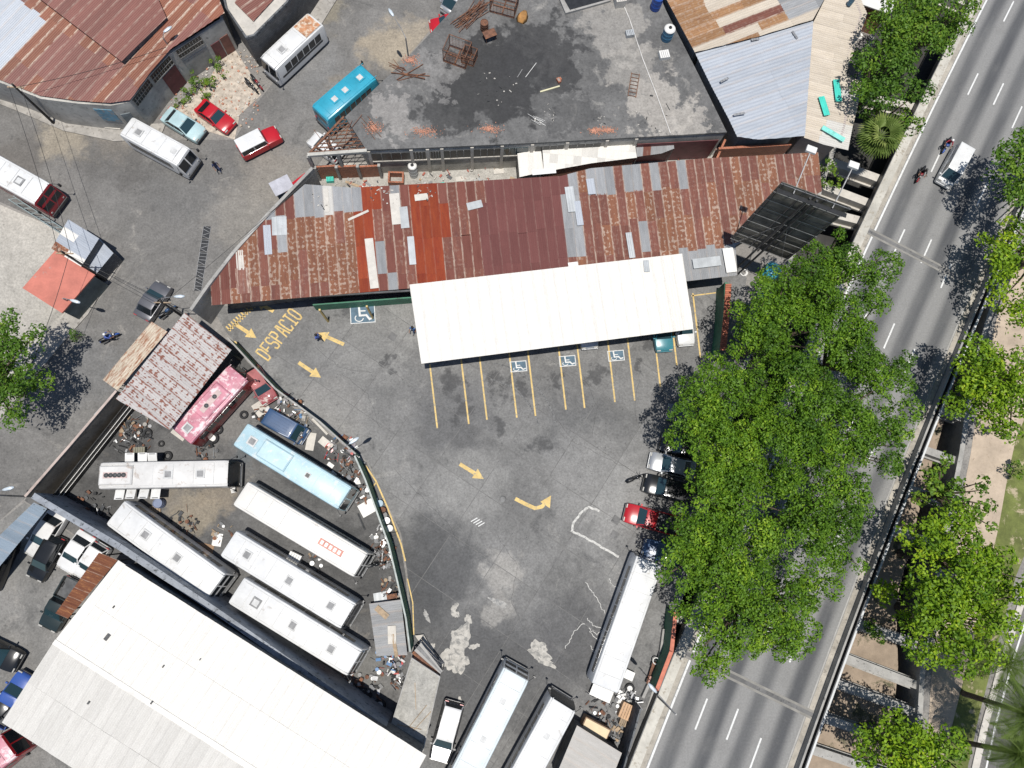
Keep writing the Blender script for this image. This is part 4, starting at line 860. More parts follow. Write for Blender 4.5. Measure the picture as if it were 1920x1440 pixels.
# ---- billboard: dark back, tall frame
z1 = 6.0; bl, br_ = G(1370, 452, z1), G(1494, 494, z1)
best = min((((G(1463, 336, z)-bl).to_2d().length+(G(1576, 383, z)-br_).to_2d().length), z) for z in np.arange(8, 24, .1)); z2 = float(best[1])
tl, tr_ = G(1463, 336, z2), G(1576, 383, z2); A_ = (bl.to_2d()+tl.to_2d())/2; B_ = (br_.to_2d()+tr_.to_2d())/2
d = (B_-A_); Lb = d.length; ctr = (A_+B_)/2; rzb = math.atan2(d.y, d.x)
BBD = thing('billboard', 'tall dark billboard seen from its slatted back above the channel', 'billboard', (ctr.x, ctr.y, 0), rzb)
BBM = mat('dark_brown_panel', (.13, .12, .1), .8, var=.5, scale=.9, spot=(.2, .19, .165), spot_t=.6, spot_s=1.4)  # dark brown boards, blotched at random
nr, nc_ = 12, 2
for i in range(nc_):
    for j in range(nr):
        k = MB(); k.box((0, 0, 0), (Lb/nc_-.06-.25*(i == 0)*0, .06, (z2-z1)/nr-.05)); o = k.build('backing_board', BBM, BBD); o.location = (-Lb/2+(i+.5)*Lb/nc_, .05+random.uniform(-.02, .02), z1+(j+.5)*(z2-z1)/nr)
for zz in np.linspace(z1+.3, z2-.05, 9):
    k = MB(); k.tube((-Lb/2, -.1, zz), (Lb/2, -.1, zz), .028, 5); k.build('rail', STEEL, BBD)
for xx in (-Lb*.46, -Lb*.15, 0, Lb*.15, Lb*.46):
    k = MB(); k.tube((xx, -.06, z1-.2), (xx, -.06, z2), .07, 5); k.build('upright', STEELD, BBD)
for s in (-1, 1):
    k = MB(); k.tube((s*Lb*.05, -.22, 0), (s*Lb*.05, -.22, z2-.3), .1, 8); k.build('mast', STEELD, BBD)
    k = MB(); k.tube((s*Lb*.28, -.3, z2-.4), (s*Lb*.3, 2.6, z2+.9), .05, 5); a_ = k.build('lamp_arm', STEEL, BBD)
    k = MB(); k.box((s*Lb*.3, 2.7, z2+.95), (.75, .5, .22)); k.build('floodlight', WHITE, a_)
    k = MB(); k.tube((s*Lb*.4, -.15, z1), (s*Lb*.05, -.15, z1+(z2-z1)*.5), .025, 4); k.build('brace', STEEL, BBD)
k = MB(); k.box((0, -.4, z2-.55), (Lb, .35, .05)); k.build('catwalk', BLACK, BBD)

# ---- striped shed by the street and its awning
Z = 3.9
P_ = GP([(346, 586), (434, 656), (318, 806), (217, 748)], Z); B = bldg('striped_shed', 'open shed with a rust striped white tin roof', 'shed', P_)
sheet_roof(B, P_, (G(434, 656, Z)-G(346, 586, Z)).to_2d(), Z, .84, 9, .0, lambda x, y: R_WR, .035, 4, 0)
c4 = shrink(P_, .3)
for i in range(4):
    k = MB(); k.box((c4[i].x, c4[i].y, (Z-.1)/2), (.18, .18, Z-.1)); k.build('post', STEELD, B, W=True)
    j = (i+1) % 4; k = MB(); k.tube((*c4[i], Z-.12), (*c4[j], Z-.12), .06, 5); k.build('beam', STEELD, B, W=True)
k = MB(); p, q = c4[0], c4[3]; d = (q-p).normalized(); nn = Vector((-d.y, d.x)); k.prism([p, q, q-nn*.18, p-nn*.18], 0, Z-.2); k.build('wall', PLASTERD, B, W=True)
Z = 3.4
P_ = GP([(284, 603), (314, 622), (220, 732), (192, 712)], Z); B = bldg('street_awning', 'cream rust stained awning over the street side of the striped shed', 'awning', P_)
sheet_roof(B, P_, (G(284, 603, Z)-G(192, 712, Z)).to_2d(), Z, .9, 2.0, .0, lambda x, y: R_AW, .015, 4, .1)
for i in range(4):
    p = shrink(P_, .2)[i]; k = MB(); k.tube((p.x, p.y, 0), (p.x, p.y, Z-.04), .05, 6); k.build('post', STEELD, B, W=True)

# ---- large white gabled warehouse, bottom left
Z = 6.0
ne0, ne1 = G(222, 1050, Z).to_2d(), G(796, 1412, Z).to_2d(); d = (ne1-ne0).normalized(); nn = Vector((d.y, -d.x))   # nn points down-left
r0 = G(101, 1203, Z+1.0).to_2d(); wdt = (r0-ne0).dot(nn); L = (ne1-ne0).length
if wdt < 0: nn = -nn; wdt = -wdt
cL = (r0-ne0).dot(d)
A0, A1 = ne0, ne1+d*.2; R0, R1 = ne0+nn*wdt+d*cL, ne1+nn*wdt+d*.2; S0, S1 = ne0+nn*wdt*2+d*cL*1.9, ne1+nn*wdt*2+d*.2
B = bldg('white_warehouse', 'large warehouse with a white corrugated gable roof', 'warehouse', [A0, A1, S1, S0])
sl = 1.0/wdt
sheet_roof(B, [A0, A1, R1, R0], nn, Z, .85, wdt/2, sl, lambda x, y: R_WH, .009, 5, .02)
sheet_roof(B, [R0, R1, S1, S0], nn, Z+1.0, .85, wdt/2, -sl, lambda x, y: R_WS, .009, 5, .02)  # this slope is laid in the greyer white sheets
k = MB(); k.prism([R0-nn*.2, R1-nn*.2, R1+nn*.2, R0+nn*.2], Z+.97, Z+1.03); k.build('ridge_cap', mat('ridge_metal', (.64, .62, .58), .5, var=.15), B, W=True)
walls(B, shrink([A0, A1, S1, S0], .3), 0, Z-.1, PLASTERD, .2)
P_ = [ne0-d*2.0+nn*.6, ne0+d*.3+nn*.5, ne0+nn*5.2-d*.9+d*.1, ne0-d*3.2+nn*5.0]
P_ = GP([(186, 1036), (222, 1050), (128, 1160), (104, 1150)], 4.6)
B2 = bldg('rusty_leanto', 'rusty lean-to roof on the gable side of the white warehouse', 'lean-to', P_)
sheet_roof(B2, P_, (G(222, 1050, Z)-G(186, 1036, Z)).to_2d(), 4.6, .8, 3, .04, lambda x, y: mat_sheet('dark_rust_sheet', (.14, .05, .03), (.24, .1, .05), (.42, .2, .08), .45, edge=.5), .03, 4)
for p in shrink(P_, .2): k = MB(); k.tube((p.x, p.y, 0), (p.x, p.y, 4.55), .06, 6); k.build('post', STEELD, B2, W=True)
for x, y, s in ((200, 1195, .5), (165, 1318, .25), (305, 1250, .2), (287, 1316, .25), (209, 1139, .2), (372, 1238, .15)):
    t = G(x, y, Z+.8); k = MB(); k.box((0, 0, .02), (s*.55, s, .04)); k.box((0, 0, .05), (s*.35, s*.7, .03)); q = k.build('roof_fitting', STEELD, B); zz = Z+.05+max(0, 1-abs((t.to_2d()-R0).dot(nn))/wdt)*1.0
    q.location = (t.x-B.location.x, t.y-B.location.y, zz); q.rotation_euler = (0, 0, R_(-35))

# ---- kiosk with red roof and tin sheds beside it
Z = 3.0
P_ = GP([(103, 470), (178, 515), (116, 587), (42, 540)], Z); B = bldg('red_kiosk', 'small kiosk with a faded red flat roof at the street corner', 'kiosk', P_); KIO = B
k = MB(); k.prism(P_, Z-.16, Z); k.build('roof_slab', mat('faded_red_paint', (.46, .15, .11), .7, var=.16, scale=.9, spot=(.28, .26, .24), spot_t=.63, spot_s=.8), B, W=True)
walls(B, shrink(P_, .15), 0, Z-.17, mat('green_grey_plaster', (.16, .18, .165), .85, var=.3, scale=.8, spot=(.25, .38, .4), spot_t=.66), .18)
k = MB(); p = G(137, 566, Z); k.tube((p.x, p.y, Z), (p.x, p.y, Z+.8), .03, 5); k.build('vent_pipe', STEEL, B, W=True)
Z = 3.2
P_ = GP([(128, 411), (186, 447), (152, 500), (96, 466)], Z); B = bldg('tin_shed', 'tin shed with blue white and rusty sheets beside the red kiosk', 'shed', P_)
sheet_roof(B, P_, (G(186, 447, Z)-G(128, 411, Z)).to_2d(), Z, .85, 2.0, .0, lambda x, y: (R_ST if x+y*.35 < 278 else rnd((.6, R_PL), (.4, R_WH))), .02, 4)
walls(B, shrink(P_, .12), 0, Z-.08, BRICKG, .16)
P_ = GP([(186, 447), (212, 474), (180, 512), (152, 500)], 2.2); B = bldg('lean_to', 'grey sheet lean-to and block wall below the tin shed', 'lean-to', P_)
sheet_roof(B, P_, (1, -.9), 2.2, .8, 3, -.04, lambda x, y: R_PL, .02, 4); walls(B, shrink(P_, .1), 0, 2.1, BRICKG, .14)
k = MB(); p = [G(x, y, 2.5) for x, y in ((20, 372), (60, 400), (105, 430))]
B = thing('steel_truss', 'pale green steel lattice barrier beside the concrete yard', 'barrier', (*G(60, 402, 0).to_2d(), 0))
a, b = G(15, 373, 1.4), G(112, 436, 1.4)
MT = mat('grey_green_steel', (.3, .36, .36), .5, .3, var=.2)
for off in (0, .35):
    for zz in (.5, 1.3): k = MB(); k.tube((a.x+off, a.y+off, zz), (b.x+off, b.y+off, zz), .045, 5); k.build('chord', MT, B, W=True)
for i in range(14):
    p = a.lerp(b, i/14); q = a.lerp(b, (i+1)/14); k = MB(); k.tube((p.x, p.y, 1.3), (q.x+.35, q.y+.35, .5 if i % 2 else 1.3), .03, 4); k.build('lacing', MT, B, W=True)
for i in (0, 7, 14): p = a.lerp(b, i/14); k = MB(); k.tube((p.x, p.y, 0), (p.x, p.y, 1.3), .06, 5); k.build('post', MT, B, W=True)

# ---- gate house
Z = 2.9
P_ = GP([(772, 1232), (826, 1268), (794, 1408), (732, 1362)], Z); B = bldg('gate_house', 'small flat roofed concrete gate house at the lot entrance', 'gate house', P_)
k = MB(); k.prism(P_, Z-.18, Z); k.build('roof_slab', mat_paving('gate_roof_concrete', (.3, .29, .26), (.42, .405, .37), (.2, .195, .18), (.5, .48, .44), 2.2), B, W=True)
walls(B, shrink(P_, .12), 0, Z-.19, BRICK, .16); walls(B, P_, Z-.17, Z+.16, CONC, .1, name='parapet')
for pts in (((778, 1280), (780, 1330)), ((812, 1330), (775, 1370)), ((800, 1322), (768, 1362)), ((745, 1358), (790, 1368))):
    k = MB(); k.path([G(x, y, Z+.04) for x, y in pts], .035, 4); k.build('roof_pipe', WOOD, B, W=True)
P_ = GP([(772, 1226), (790, 1204), (830, 1258), (824, 1266)], 2.5)
B = bldg('gate_canopy', 'dark brown metal hood beside the gate house', 'hood', P_)
for i in range(4):
    a, b = P_[0].lerp(P_[1], i/4), P_[3].lerp(P_[2], i/4); c, d2 = P_[0].lerp(P_[1], (i+.9)/4), P_[3].lerp(P_[2], (i+.9)/4)
    k = MB(); k.prism([a, b, d2, c], 2.3+.06*i, 2.36+.06*i); k.build('hood_panel', [RUSTY, BLACK, STEELD, BLACK][i], B, W=True)
for p in P_: k = MB(); k.tube((p.x, p.y, 0), (p.x, p.y, 2.32), .05, 5); k.build('post', STEELD, B, W=True)
k = MB(); k.prism(GP([(778, 1192), (794, 1190), (828, 1252), (808, 1236)], .5), 0, .45); solo('concrete_block', k, CONCL, 'pale concrete ramp block beside the gate house hood', 'block')

# ---- boundary walls
def wall_line(name, pts, z, th, mt, label, z0=0, cap=None, cat='wall', flip=False, zpx=None):
    q = [G(x, y, z).to_2d() for x, y in pts]; B = thing(name, label, cat, (*cen(q), 0))
    for i in range(len(q)-1):
        d = (q[i+1]-q[i]).normalized(); nn = Vector((-d.y, d.x))*(1 if flip else -1); e = d*.003
        k = MB(); k.prism([q[i]+e, q[i+1]-e, q[i+1]-e+nn*th, q[i]+e+nn*th], z0, z); k.build('wall_panel', mt, B, W=True)
        if cap: k = MB(); k.prism([q[i]-nn*.02, q[i+1]-nn*.02, q[i+1]+nn*(th+.02), q[i]+nn*(th+.02)], z, z+.07); k.build('coping', cap, B, W=True)
    return B
wall_line('green_wall', [(426, 634), (474, 686), (516, 730), (597, 790), (666, 852)], 2.6, .1, GREENW, 'straight stretch of low green wall between parking lot and bus yard', cap=CONC, flip=True)
wall_line('green_wall', [(664, 855), (684, 900), (708, 967), (728, 1022), (744, 1090), (760, 1160), (768, 1222)], 3.0, .1, GREENW, 'curving stretch of green wall between parking lot and bus yard', cap=mat('pale_coping', (.4, .43, .4), .8, var=.25), flip=True)
wall_line('yard_wall', [(58, 934), (220, 1030), (400, 1150), (560, 1262), (745, 1392)], 4.4, .5, mat('blue_grey_wall', (.25, .27, .3), .75, var=.3, scale=.7, spot=(.05, .055, .06), spot_t=.56), 'long dark blue grey wall dividing bus yard from warehouse', flip=True)
B = wall_line('street_wall', [(46, 930), (130, 834), (217, 732)], 3.6, .16, mat('brown_render', (.22, .19, .15), .9, var=.3, scale=.9, spot=(.12, .1, .08), spot_t=.56), 'weathered street wall of the bus yard', cap=mat('pink_coping', (.42, .34, .3), .8, var=.2))
a, b = G(64, 946, 3.6).to_2d(), G(222, 748, 3.6).to_2d()
B = thing('sliding_gate', 'black sheet metal gate with pale rails inside the street wall', 'gate', (*((a+b)/2), 0))
d = (b-a).normalized(); nn = Vector((d.y, -d.x))
for i in range(8):
    p, q = a.lerp(b, i/8), a.lerp(b, (i+.985)/8); k = MB(); k.prism([p, q, q+nn*.06, p+nn*.06], .1, 2.1); k.build('gate_panel', BLACK, B, W=True)
for zz in (.75, 1.4): k = MB(); k.tube((*(a+nn*.1), zz), (*(b+nn*.1), zz), .03, 4); k.build('rail', WHITE, B, W=True)
wall_line('red_topped_wall', [(1234, 1296), (1262, 1222), (1270, 1148)], 2.6, .3, GREENW, 'green wall with a red brick top beside the channel', cap=mat('red_brick_cap', (.5, .17, .11), .85, var=.2, scale=2), flip=True)
wall_line('low_kerb_wall', [(1208, 1310), (1240, 1240), (1248, 1180)], .5, .25, CONC, 'low concrete ledge below the red topped wall', flip=True)
B = wall_line('tile_topped_wall', [(1356, 655), (1362, 600), (1366, 530)], 2.4, .35, GREENW, 'green wall with red clay tile coping at the end of the bays', flip=True)
TILE = mat('clay_tile', (.5, .17, .1), .8, var=.2, scale=2, rnd=.25); tm = None
for i in range(34):
    t = i/34; x, y = (1356+6*min(1, t*2)+4*max(0, t*2-1), 655-125*t); p = G(x, y, 2.5)
    if tm is None: k = MB(); k.tube((-.28, 0, 0), (.28, 0, 0), .1, 8); tm = k.mesh('coping_tile', TILE)
    o = obj('coping_tile', tm, B); o.location = (p.x-B.location.x, p.y-B.location.y, 2.46)
wall_line('yard_fence', [(1200, 1328), (1180, 1400), (1160, 1470)], 3.0, .14, PLASTERD, 'dark corrugated fence between scrap corner and channel', flip=True)
# grey-blue lean-to along the street wall in the car yard
P_ = GP([(62, 942), (86, 954), (-40, 1108), (-80, 1080)], 3.2); B = bldg('car_shed', 'blue grey sheet lean-to over parked cars along the street wall', 'lean-to', P_)
sheet_roof(B, P_, (G(86, 954, 3)-G(62, 942, 3)).to_2d(), 3.2, .9, 3, -.05, lambda x, y: mat_sheet('blue_zinc_sheet', (.22, .28, .34), (.3, .36, .42), (.2, .2, .2), .3, edge=.2, metal=.2), .02, 4)
for p in shrink(P_, .15): k = MB(); k.tube((p.x, p.y, 0), (p.x, p.y, 3.1), .05, 5); k.build('post', STEELD, B, W=True)
# ================================================================ VEHICLES
def paint(name, c, rough=.28, dirt=.12, spot=None, spot_t=.7): return mat('paint_'+name, c, rough, var=dirt, scale=.9, spot=spot, spot_t=spot_t-.05, spot_s=1.3, coat=.3)
P_WHITE = paint('white', (.63, .63, .62), .35, .09, (.45, .43, .4), .64); P_OLDW = paint('old_white', (.55, .54, .52), .5, .1, (.36, .31, .27), .63); P_CREAM = paint('cream', (.67, .645, .6), .45, .06, (.52, .46, .4), .68)
P_RED = paint('red', (.42, .012, .02)); P_DRED = paint('dark_red', (.2, .012, .016)); P_SILVER = mat('paint_silver', (.42, .43, .44), .3, .5, var=.08, coat=.4); P_GREY = mat('paint_grey', (.14, .14, .15), .3, .4, var=.1, coat=.4)
P_BLACK = paint('black', (.012, .013, .014), .2); P_DGREEN = paint('dark_green', (.02, .03, .03), .25); P_BLUE = paint('blue', (.03, .3, .42), .35, .15); P_LBLUE = paint('pale_blue', (.38, .53, .58), .45, .1, (.5, .56, .57), .6)
P_SKY = paint('sky_blue', (.36, .5, .54), .5, .15, (.36, .3, .24), .64); P_PINK = paint('pink', (.5, .2, .25), .45, .2, (.66, .52, .53), .56); P_NAVY = paint('navy', (.03, .07, .15), .35); P_TEAL = paint('teal', (.05, .2, .24), .3); P_DBLUE = paint('dark_blue', (.03, .08, .3), .35)
P_RUSTR = paint('rusted_roof', (.62, .57, .5), .7, .2, (.38, .19, .09), .6); P_BRED = paint('bus_red', (.28, .015, .025), .35)

def wheel_data(r, wd):
    k = MB(); k.lathe([(r*.62, -wd/2), (r*.93, -wd/2), (r, -wd*.32), (r, wd*.32), (r*.93, wd/2), (r*.62, wd/2)], 18, axis='Y'); t = k.mesh('tyre', RUBBER, True)
    k = MB(); k.lathe([(.04, -wd*.36), (r*.6, -wd*.42), (r*.63, -wd*.3), (r*.63, wd*.3), (r*.6, wd*.42), (r*.35, wd*.3), (.04, wd*.36)], 14, axis='Y'); rm = k.mesh('rim', STEEL, False)
    return t, rm
WD = {}
def wheels(par, xs, hw, r, wd):
    key = (round(r, 2), round(wd, 2))
    if key not in WD: WD[key] = wheel_data(r, wd)
    for x in xs:
        for s in (-1, 1):
            t = obj('wheel', WD[key][0], par); t.location = (x, s*hw, r); q = obj('rim', WD[key][1], t)
def ring(x, w_, zb, zt, rr, tz=None):
    """cross section, clockwise seen from the front; 8 points"""
    return [(x, -w_, zb), (x, -w_, zt-rr*1.3), (x, -w_+rr*.35, zt-rr*.35), (x, -w_+rr*1.3, zt), (x, w_-rr*1.3, zt), (x, w_-rr*.35, zt-rr*.35), (x, w_, zt-rr*1.3), (x, w_, zb)]
def quadpane(c, proud, mi=0, ins=(.06, .06, .06, .06)):
    """thin pane lying on a quad c (4 pts ccw from outside: bl, br, tr, tl), inset by metres"""
    c = [Vector(p) for p in c]; n = (c[1]-c[0]).cross(c[3]-c[0]).normalized()
    w_ = (c[1]-c[0]).length; h = (c[3]-c[0]).length; l, r, b, t = ins[0]/w_, 1-ins[1]/w_, ins[2]/h, 1-ins[3]/h
    P = lambda u, v: c[0].lerp(c[1], u).lerp(c[3].lerp(c[2], u), v)
    q = [P(l, b), P(r, b), P(r, t), P(l, t)]; k = MB()
    k.add([p+n*proud for p in q]+[p-n*.01 for p in q], [(0, 1, 2, 3), (0, 4, 5, 1), (1, 5, 6, 2), (2, 6, 7, 3), (3, 7, 4, 0)], mi); return k
def place2(rear, front, z, minL=None):
    a, b = G(*rear, z), G(*front, z); d = b-a; L = d.length
    if minL and L < minL: a = b-d.normalized()*minL; L = minL
    c = (a+b)/2; return (c.x, c.y, 0), math.atan2(d.y, d.x), L
HATCHM = mat('hatch_grey', (.5, .5, .49), .6, var=.2, scale=2); HATCHD = mat('hatch_dark', (.24, .24, .24), .7, var=.3)
def bus(rear, front, label, side, roof, W=2.45, H=3.1, hatches=((.25, 0), (-.2, 0)), ac=None, group=None, nwin=8, Lfix=None, gnd=.016, name='bus', stripe=None, hatchm=None, flat_front=False, front_m=None, rake=.42, tail_m=None):
    loc, rz, L = place2(rear, front, H)
    if Lfix: # keep front, set the length
        f = G(*front, H); L = Lfix; loc = (f.x-math.cos(rz)*L/2, f.y-math.sin(rz)*L/2, 0)
    B = thing(name, label, 'bus', (loc[0], loc[1], gnd), rz, group); w_ = W/2; h = L/2; zb = .38; fm = front_m or side
    st = [(-h, w_*.9, H-.35), (-h+.07, w_*.97, H-.12), (-h+.3, w_, H), (0, w_, H+.03), (h-rake-.35, w_, H), (h-rake, w_*.985, H-.1), (h-rake*.42, w_*.97, H-.95), (h-.06, w_*.94, 1.35), (h, w_*.86, 1.05)]
    k = MB(); k.loft([ring(x, a, zb, z, .2) for x, a, z in st], mf=lambda j, i: (1 if 1 <= i <= 5 and j < 5 else (2 if j >= 5 else 0)))
    k.build('body', [side, roof, fm], B, angle=35)
    wl = (L-2.0)/nwin; me = None
    for s in (-1, 1):
        for i in range(nwin):
            x = -h+.75+(i+.5)*wl
            if me is None: q = MB(); q.box((0, 0, 0), (wl-.09, .03, .92)); me = q.mesh('window', GLASS)
            o = obj('window', me, B); o.location = (x, s*(w_+.008), 2.05*H/3.1)
    for s in (-1, 1):
        k = MB(); c = [(h-.06, -w_*.94*.5+s*w_*.47-w_*.46, 1.4), (h-.06, -w_*.94*.5+s*w_*.47+w_*.46+w_*.47, 1.4)]
        y0, y1 = (-w_*.9, -.03) if s < 0 else (.03, w_*.9)
        q = quadpane([(h-.07, y0, 1.38), (h-.07, y1, 1.38), (h-rake*.9, y1, H-.3), (h-rake*.9, y0, H-.3)], .05, ins=(.03, .03, .05, .03)); q.build('windscreen', GLASS, B)
    q = quadpane([(-h, w_*.85, 1.6), (-h, -w_*.85, 1.6), (-h, -w_*.85, H-.4), (-h, w_*.85, H-.4)], .02, ins=(.15,)*4); q.build('rear_window', GLASS, B)
    for x, nm in ((h+.02, 'bumper'), (-h-.02, 'bumper')):
        k = MB(); k.box((x, 0, .58), (.14, W*.9, .34)); k.build(nm, STEELD, B)
    for s in (-1, 1):
        k = MB(); k.lathe([(.001, 0), (.11, 0), (.1, .04), (.001, .05)], 10); o = k.build('headlight', AMBER, B); o.location = (h-.02, s*w_*.72, .98); o.rotation_euler = (0, R_(90), 0)
        k = MB(); k.tube((h-rake, s*w_, H-.35), (h+.05, s*(w_+.28), H-.45), .025, 5); a = k.build('mirror_arm', BLACK, B)
        k = MB(); k.box((h+.05, s*(w_+.3), H-.7), (.12, .2, .42)); k.build('mirror', BLACK, a)
        k = MB(); k.box((-h-.01, s*w_*.75, 1.2), (.05, .2, .35)); k.build('tail_light', RED_L, B)
        if stripe: k = MB(); k.box((0, s*(w_+.004), 1.15), (L*.8, .012, .28)); k.build('stripe', stripe, B)
    k = MB()
    for s in (-1, 1): k.box((0, s*w_*.8, H+.012), (L*.94, .05, .04))
    for t in np.linspace(-.4, .36, max(4, int(L/1.6))): k.box((t*L, 0, H+.03), (.05, w_*1.5, .022))
    k.build('roof_seams', mat('seam_grey', (.5, .5, .49), .6, var=.2) if roof.name in ('paint_white', 'paint_old_white', 'paint_cream', 'paint_ice_white') else roof, B)
    for i, (fx, kind) in enumerate(hatches):
        hx = fx*L; k = MB(); dd = .78 if kind < 3 else .5
        k.prism([(hx-dd/2, -dd/2), (hx+dd/2, -dd/2), (hx+dd/2, dd/2), (hx-dd/2, dd/2)], H+.01, H+.09); o = k.build('roof_hatch', [HATCHM, HATCHD, roof, HATCHM][kind], B)
        k = MB(); k.prism([(hx-dd*.33, -dd*.33), (hx+dd*.33, -dd*.33), (hx+dd*.33, dd*.33), (hx-dd*.33, dd*.33)], H+.085, H+.12); k.build('hatch_lid', [HATCHM if kind else HATCHD, HATCHM, HATCHM, BLACK][kind], o)
    if ac:
        x0, x1, mt, nf = ac; hw = w_*.72; k = MB(); zz = H-.02
        k.loft([[(x0*L+o_, -hw+o_*.8, zz+z_), (x1*L-o_, -hw+o_*.8, zz+z_), (x1*L-o_, hw-o_*.8, zz+z_), (x0*L+o_, hw-o_*.8, zz+z_)] for o_, z_ in ((0, 0), (.03, .16), (.14, .24))]); a = k.build('air_conditioner', mt, B)
        if nf:
            k = MB(); xc = (x0+x1)/2*L; k.box((xc, 0, zz+.245), ((x1-x0)*L*.72, hw*.62, .02)); k.build('fan_panel', mat('fan_panel', (.5, .38, .36), .6, var=.25), a)
            for i in range(nf):
                k = MB(); k.lathe([(.12, 0), (.2, 0), (.2, .07), (.16, .07), (.1, .03), (.001, .03)], 12); o = k.build('fan', STEELD, a); o.location = (x0*L+(x1-x0)*L*(.18+.64*(i+.5)/nf), 0, zz+.25)
    r = .48 if H > 2.9 else .42
    for x in (h-2.3 if L > 9 else h-1.5, -h+2.9 if L > 9 else -h+1.6): wheels(B, [x], w_-.16, r, .28)
    k = MB(); k.box((0, 0, .5), (L*.86, W*.7, .3)); k.build('chassis', BLACK, B)
    return B
GB = 'white buses parked in the bus yard'
# street
bus((234, 234), (349, 297), 'small white bus parked on the street below the warehouse', P_WHITE, P_WHITE, 2.2, 2.8, ((-.27, 0), (.3, 2)), nwin=7, gnd=.012)
bus((-150, 236), (84, 366), 'white roofed bus with a dark red front on the street', P_BRED, P_WHITE, 2.45, 3.1, ((.3, 1), (.1, 3), (-.2, 1)), gnd=.012, front_m=P_BRED)
bus((573, 52), (498, 122), 'white bus with rust patches on its roof beside the block wall', P_WHITE, P_WHITE, 2.15, 2.8, ((.18, 0),), Lfix=6.9, nwin=6, gnd=.012, stripe=STEELD, rake=.3)
bus((598, 212), (696, 128), 'bright blue bus beside the concrete roof building', P_BLUE, P_BLUE, 2.3, 2.9, ((.28, 2), (.0, 2), (-.2, 2)), nwin=7, gnd=.012)
rb_ = [o for o in bpy.data.objects if o.get('label', '').startswith('white bus with rust')][0]
k = MB(); k.box((-2.2, 0, 2.86), (1.9, 1.7, .05)); k.build('rusted_panel', mat('rust_stain_panel', (.42, .2, .1), .8, var=.35, scale=1.5, spot=(.55, .46, .36), spot_t=.5), rb_)
# bus yard
bus((338, 818), (452, 692), 'faded pink bus parked against the striped shed', P_DRED, P_PINK, 2.3, 3.0, ((-.38, 0),), (-.2, .22, P_PINK, 2), nwin=6)
bus((449, 813), (653, 938), 'pale blue bus with an open roof hole in the bus yard', P_SKY, P_LBLUE, 2.3, 3.0, ((.13, 3), (-.38, 0)), (-.3, -.04, P_LBLUE, 0))
k_ = None
BA = bus((184, 892), (436, 887), 'dirty white bus with open engine flaps and a fan row on its roof', P_OLDW, P_OLDW, 2.3, 3.1, ((.02, 0), (.26, 0)), (-.49, -.24, P_OLDW, 5), front_m=P_BLACK)
bus((214, 960), (412, 1104), 'white bus beside the dark blue grey wall with two grey roof hatches', P_WHITE, P_WHITE, 2.45, 3.1, ((-.2, 0), (.1, 0)), None)
bus((449, 924), (683, 1064), 'cream white bus with a faded red panel near its nose', P_CREAM, P_CREAM, 2.35, 3.1, (), None, hatchm=None)
bus((426, 1018), (660, 1160), 'white bus with a grated open front in the middle of the yard', P_WHITE, P_WHITE, 2.45, 3.1, ((-.34, 0), (.0, 0), (.33, 0)), None, front_m=P_GREY)
BD = bus((441, 1106), (672, 1248), 'white bus with red blue and yellow side flashes in the yard', P_WHITE, P_WHITE, 2.45, 3.1, ((-.33, 1), (-.03, 0), (.28, 0)), None)
for x, c, wd in ((2.2, P_DBLUE, .5), (2.75, YELLOW, .45), (3.6, P_RED, 1.1)):
    k = MB(); k.add([(x-wd, -1.236, .7), (x+wd*.5, -1.236, .7), (x+wd, -1.236, 1.5), (x-wd*.4, -1.236, 1.5)], [(0, 1, 2, 3)]); k.build('side_flash', c, BD)
# lot
bus((1134, 1292), (1220, 1046), 'long white bus parked along the channel side of the lot', P_WHITE, P_WHITE, 2.45, 3.15, (), None, gnd=.03, name='bus', rake=.3)
bus((851, 1496), (972, 1256), 'white bus with a pale blue tinted roof at the lot entrance', P_WHITE, paint('ice_white', (.58, .64, .66), .4, .06, (.42, .54, .58), .64), 2.45, 3.15, ((-.05, 2), (.25, 2)), None, gnd=.03)
bus((937, 1541), (1061, 1313), 'white bus with a black front next to the scrap corner', P_WHITE, P_WHITE, 2.45, 3.15, ((.2, 2), (-.12, 0)), None, gnd=.03, front_m=P_BLACK)
bus((-85, 1480), (22, 1392), 'red bus at the corner of the white warehouse', P_RED, P_PINK, 2.3, 3.0, ((.3, 0),), None, Lfix=8, nwin=6)
# red panel on the cream bus, engine flaps of the dirty bus
p = G(618, 1020, 3.1)
k = MB(); k.box((0, 0, .02), (2.3, .55, .04)); 
for i in range(5): k.box((-.85+i*.42, 0, .05), (.26, .34, .03), mi=1)
cb = [o for o in bpy.data.objects if o.get('label', '').startswith('cream white bus')][0]
o = k.build('roof_panel', [mat('faded_red_panel', (.55, .25, .2), .7, var=.2), P_CREAM], cb); o.location = (2.9, 0, 3.14)
for s, xs in ((1, (-3.7, -2.6, -1.75)), (-1, (-4.3, -3.3, -2.2, -1.3))):
    for x in xs:
        k = MB(); k.box((0, s*.42, 0), (.78, .84, .04)); k.box((0, s*.75, .025), (.5, .06, .03), mi=1); o = k.build('engine_flap', [P_WHITE, BLACK], BA); o.location = (x, s*1.17, 1.75+random.uniform(-.1, .1)); o.rotation_euler = (s*R_(random.uniform(5, 25)), 0, 0)

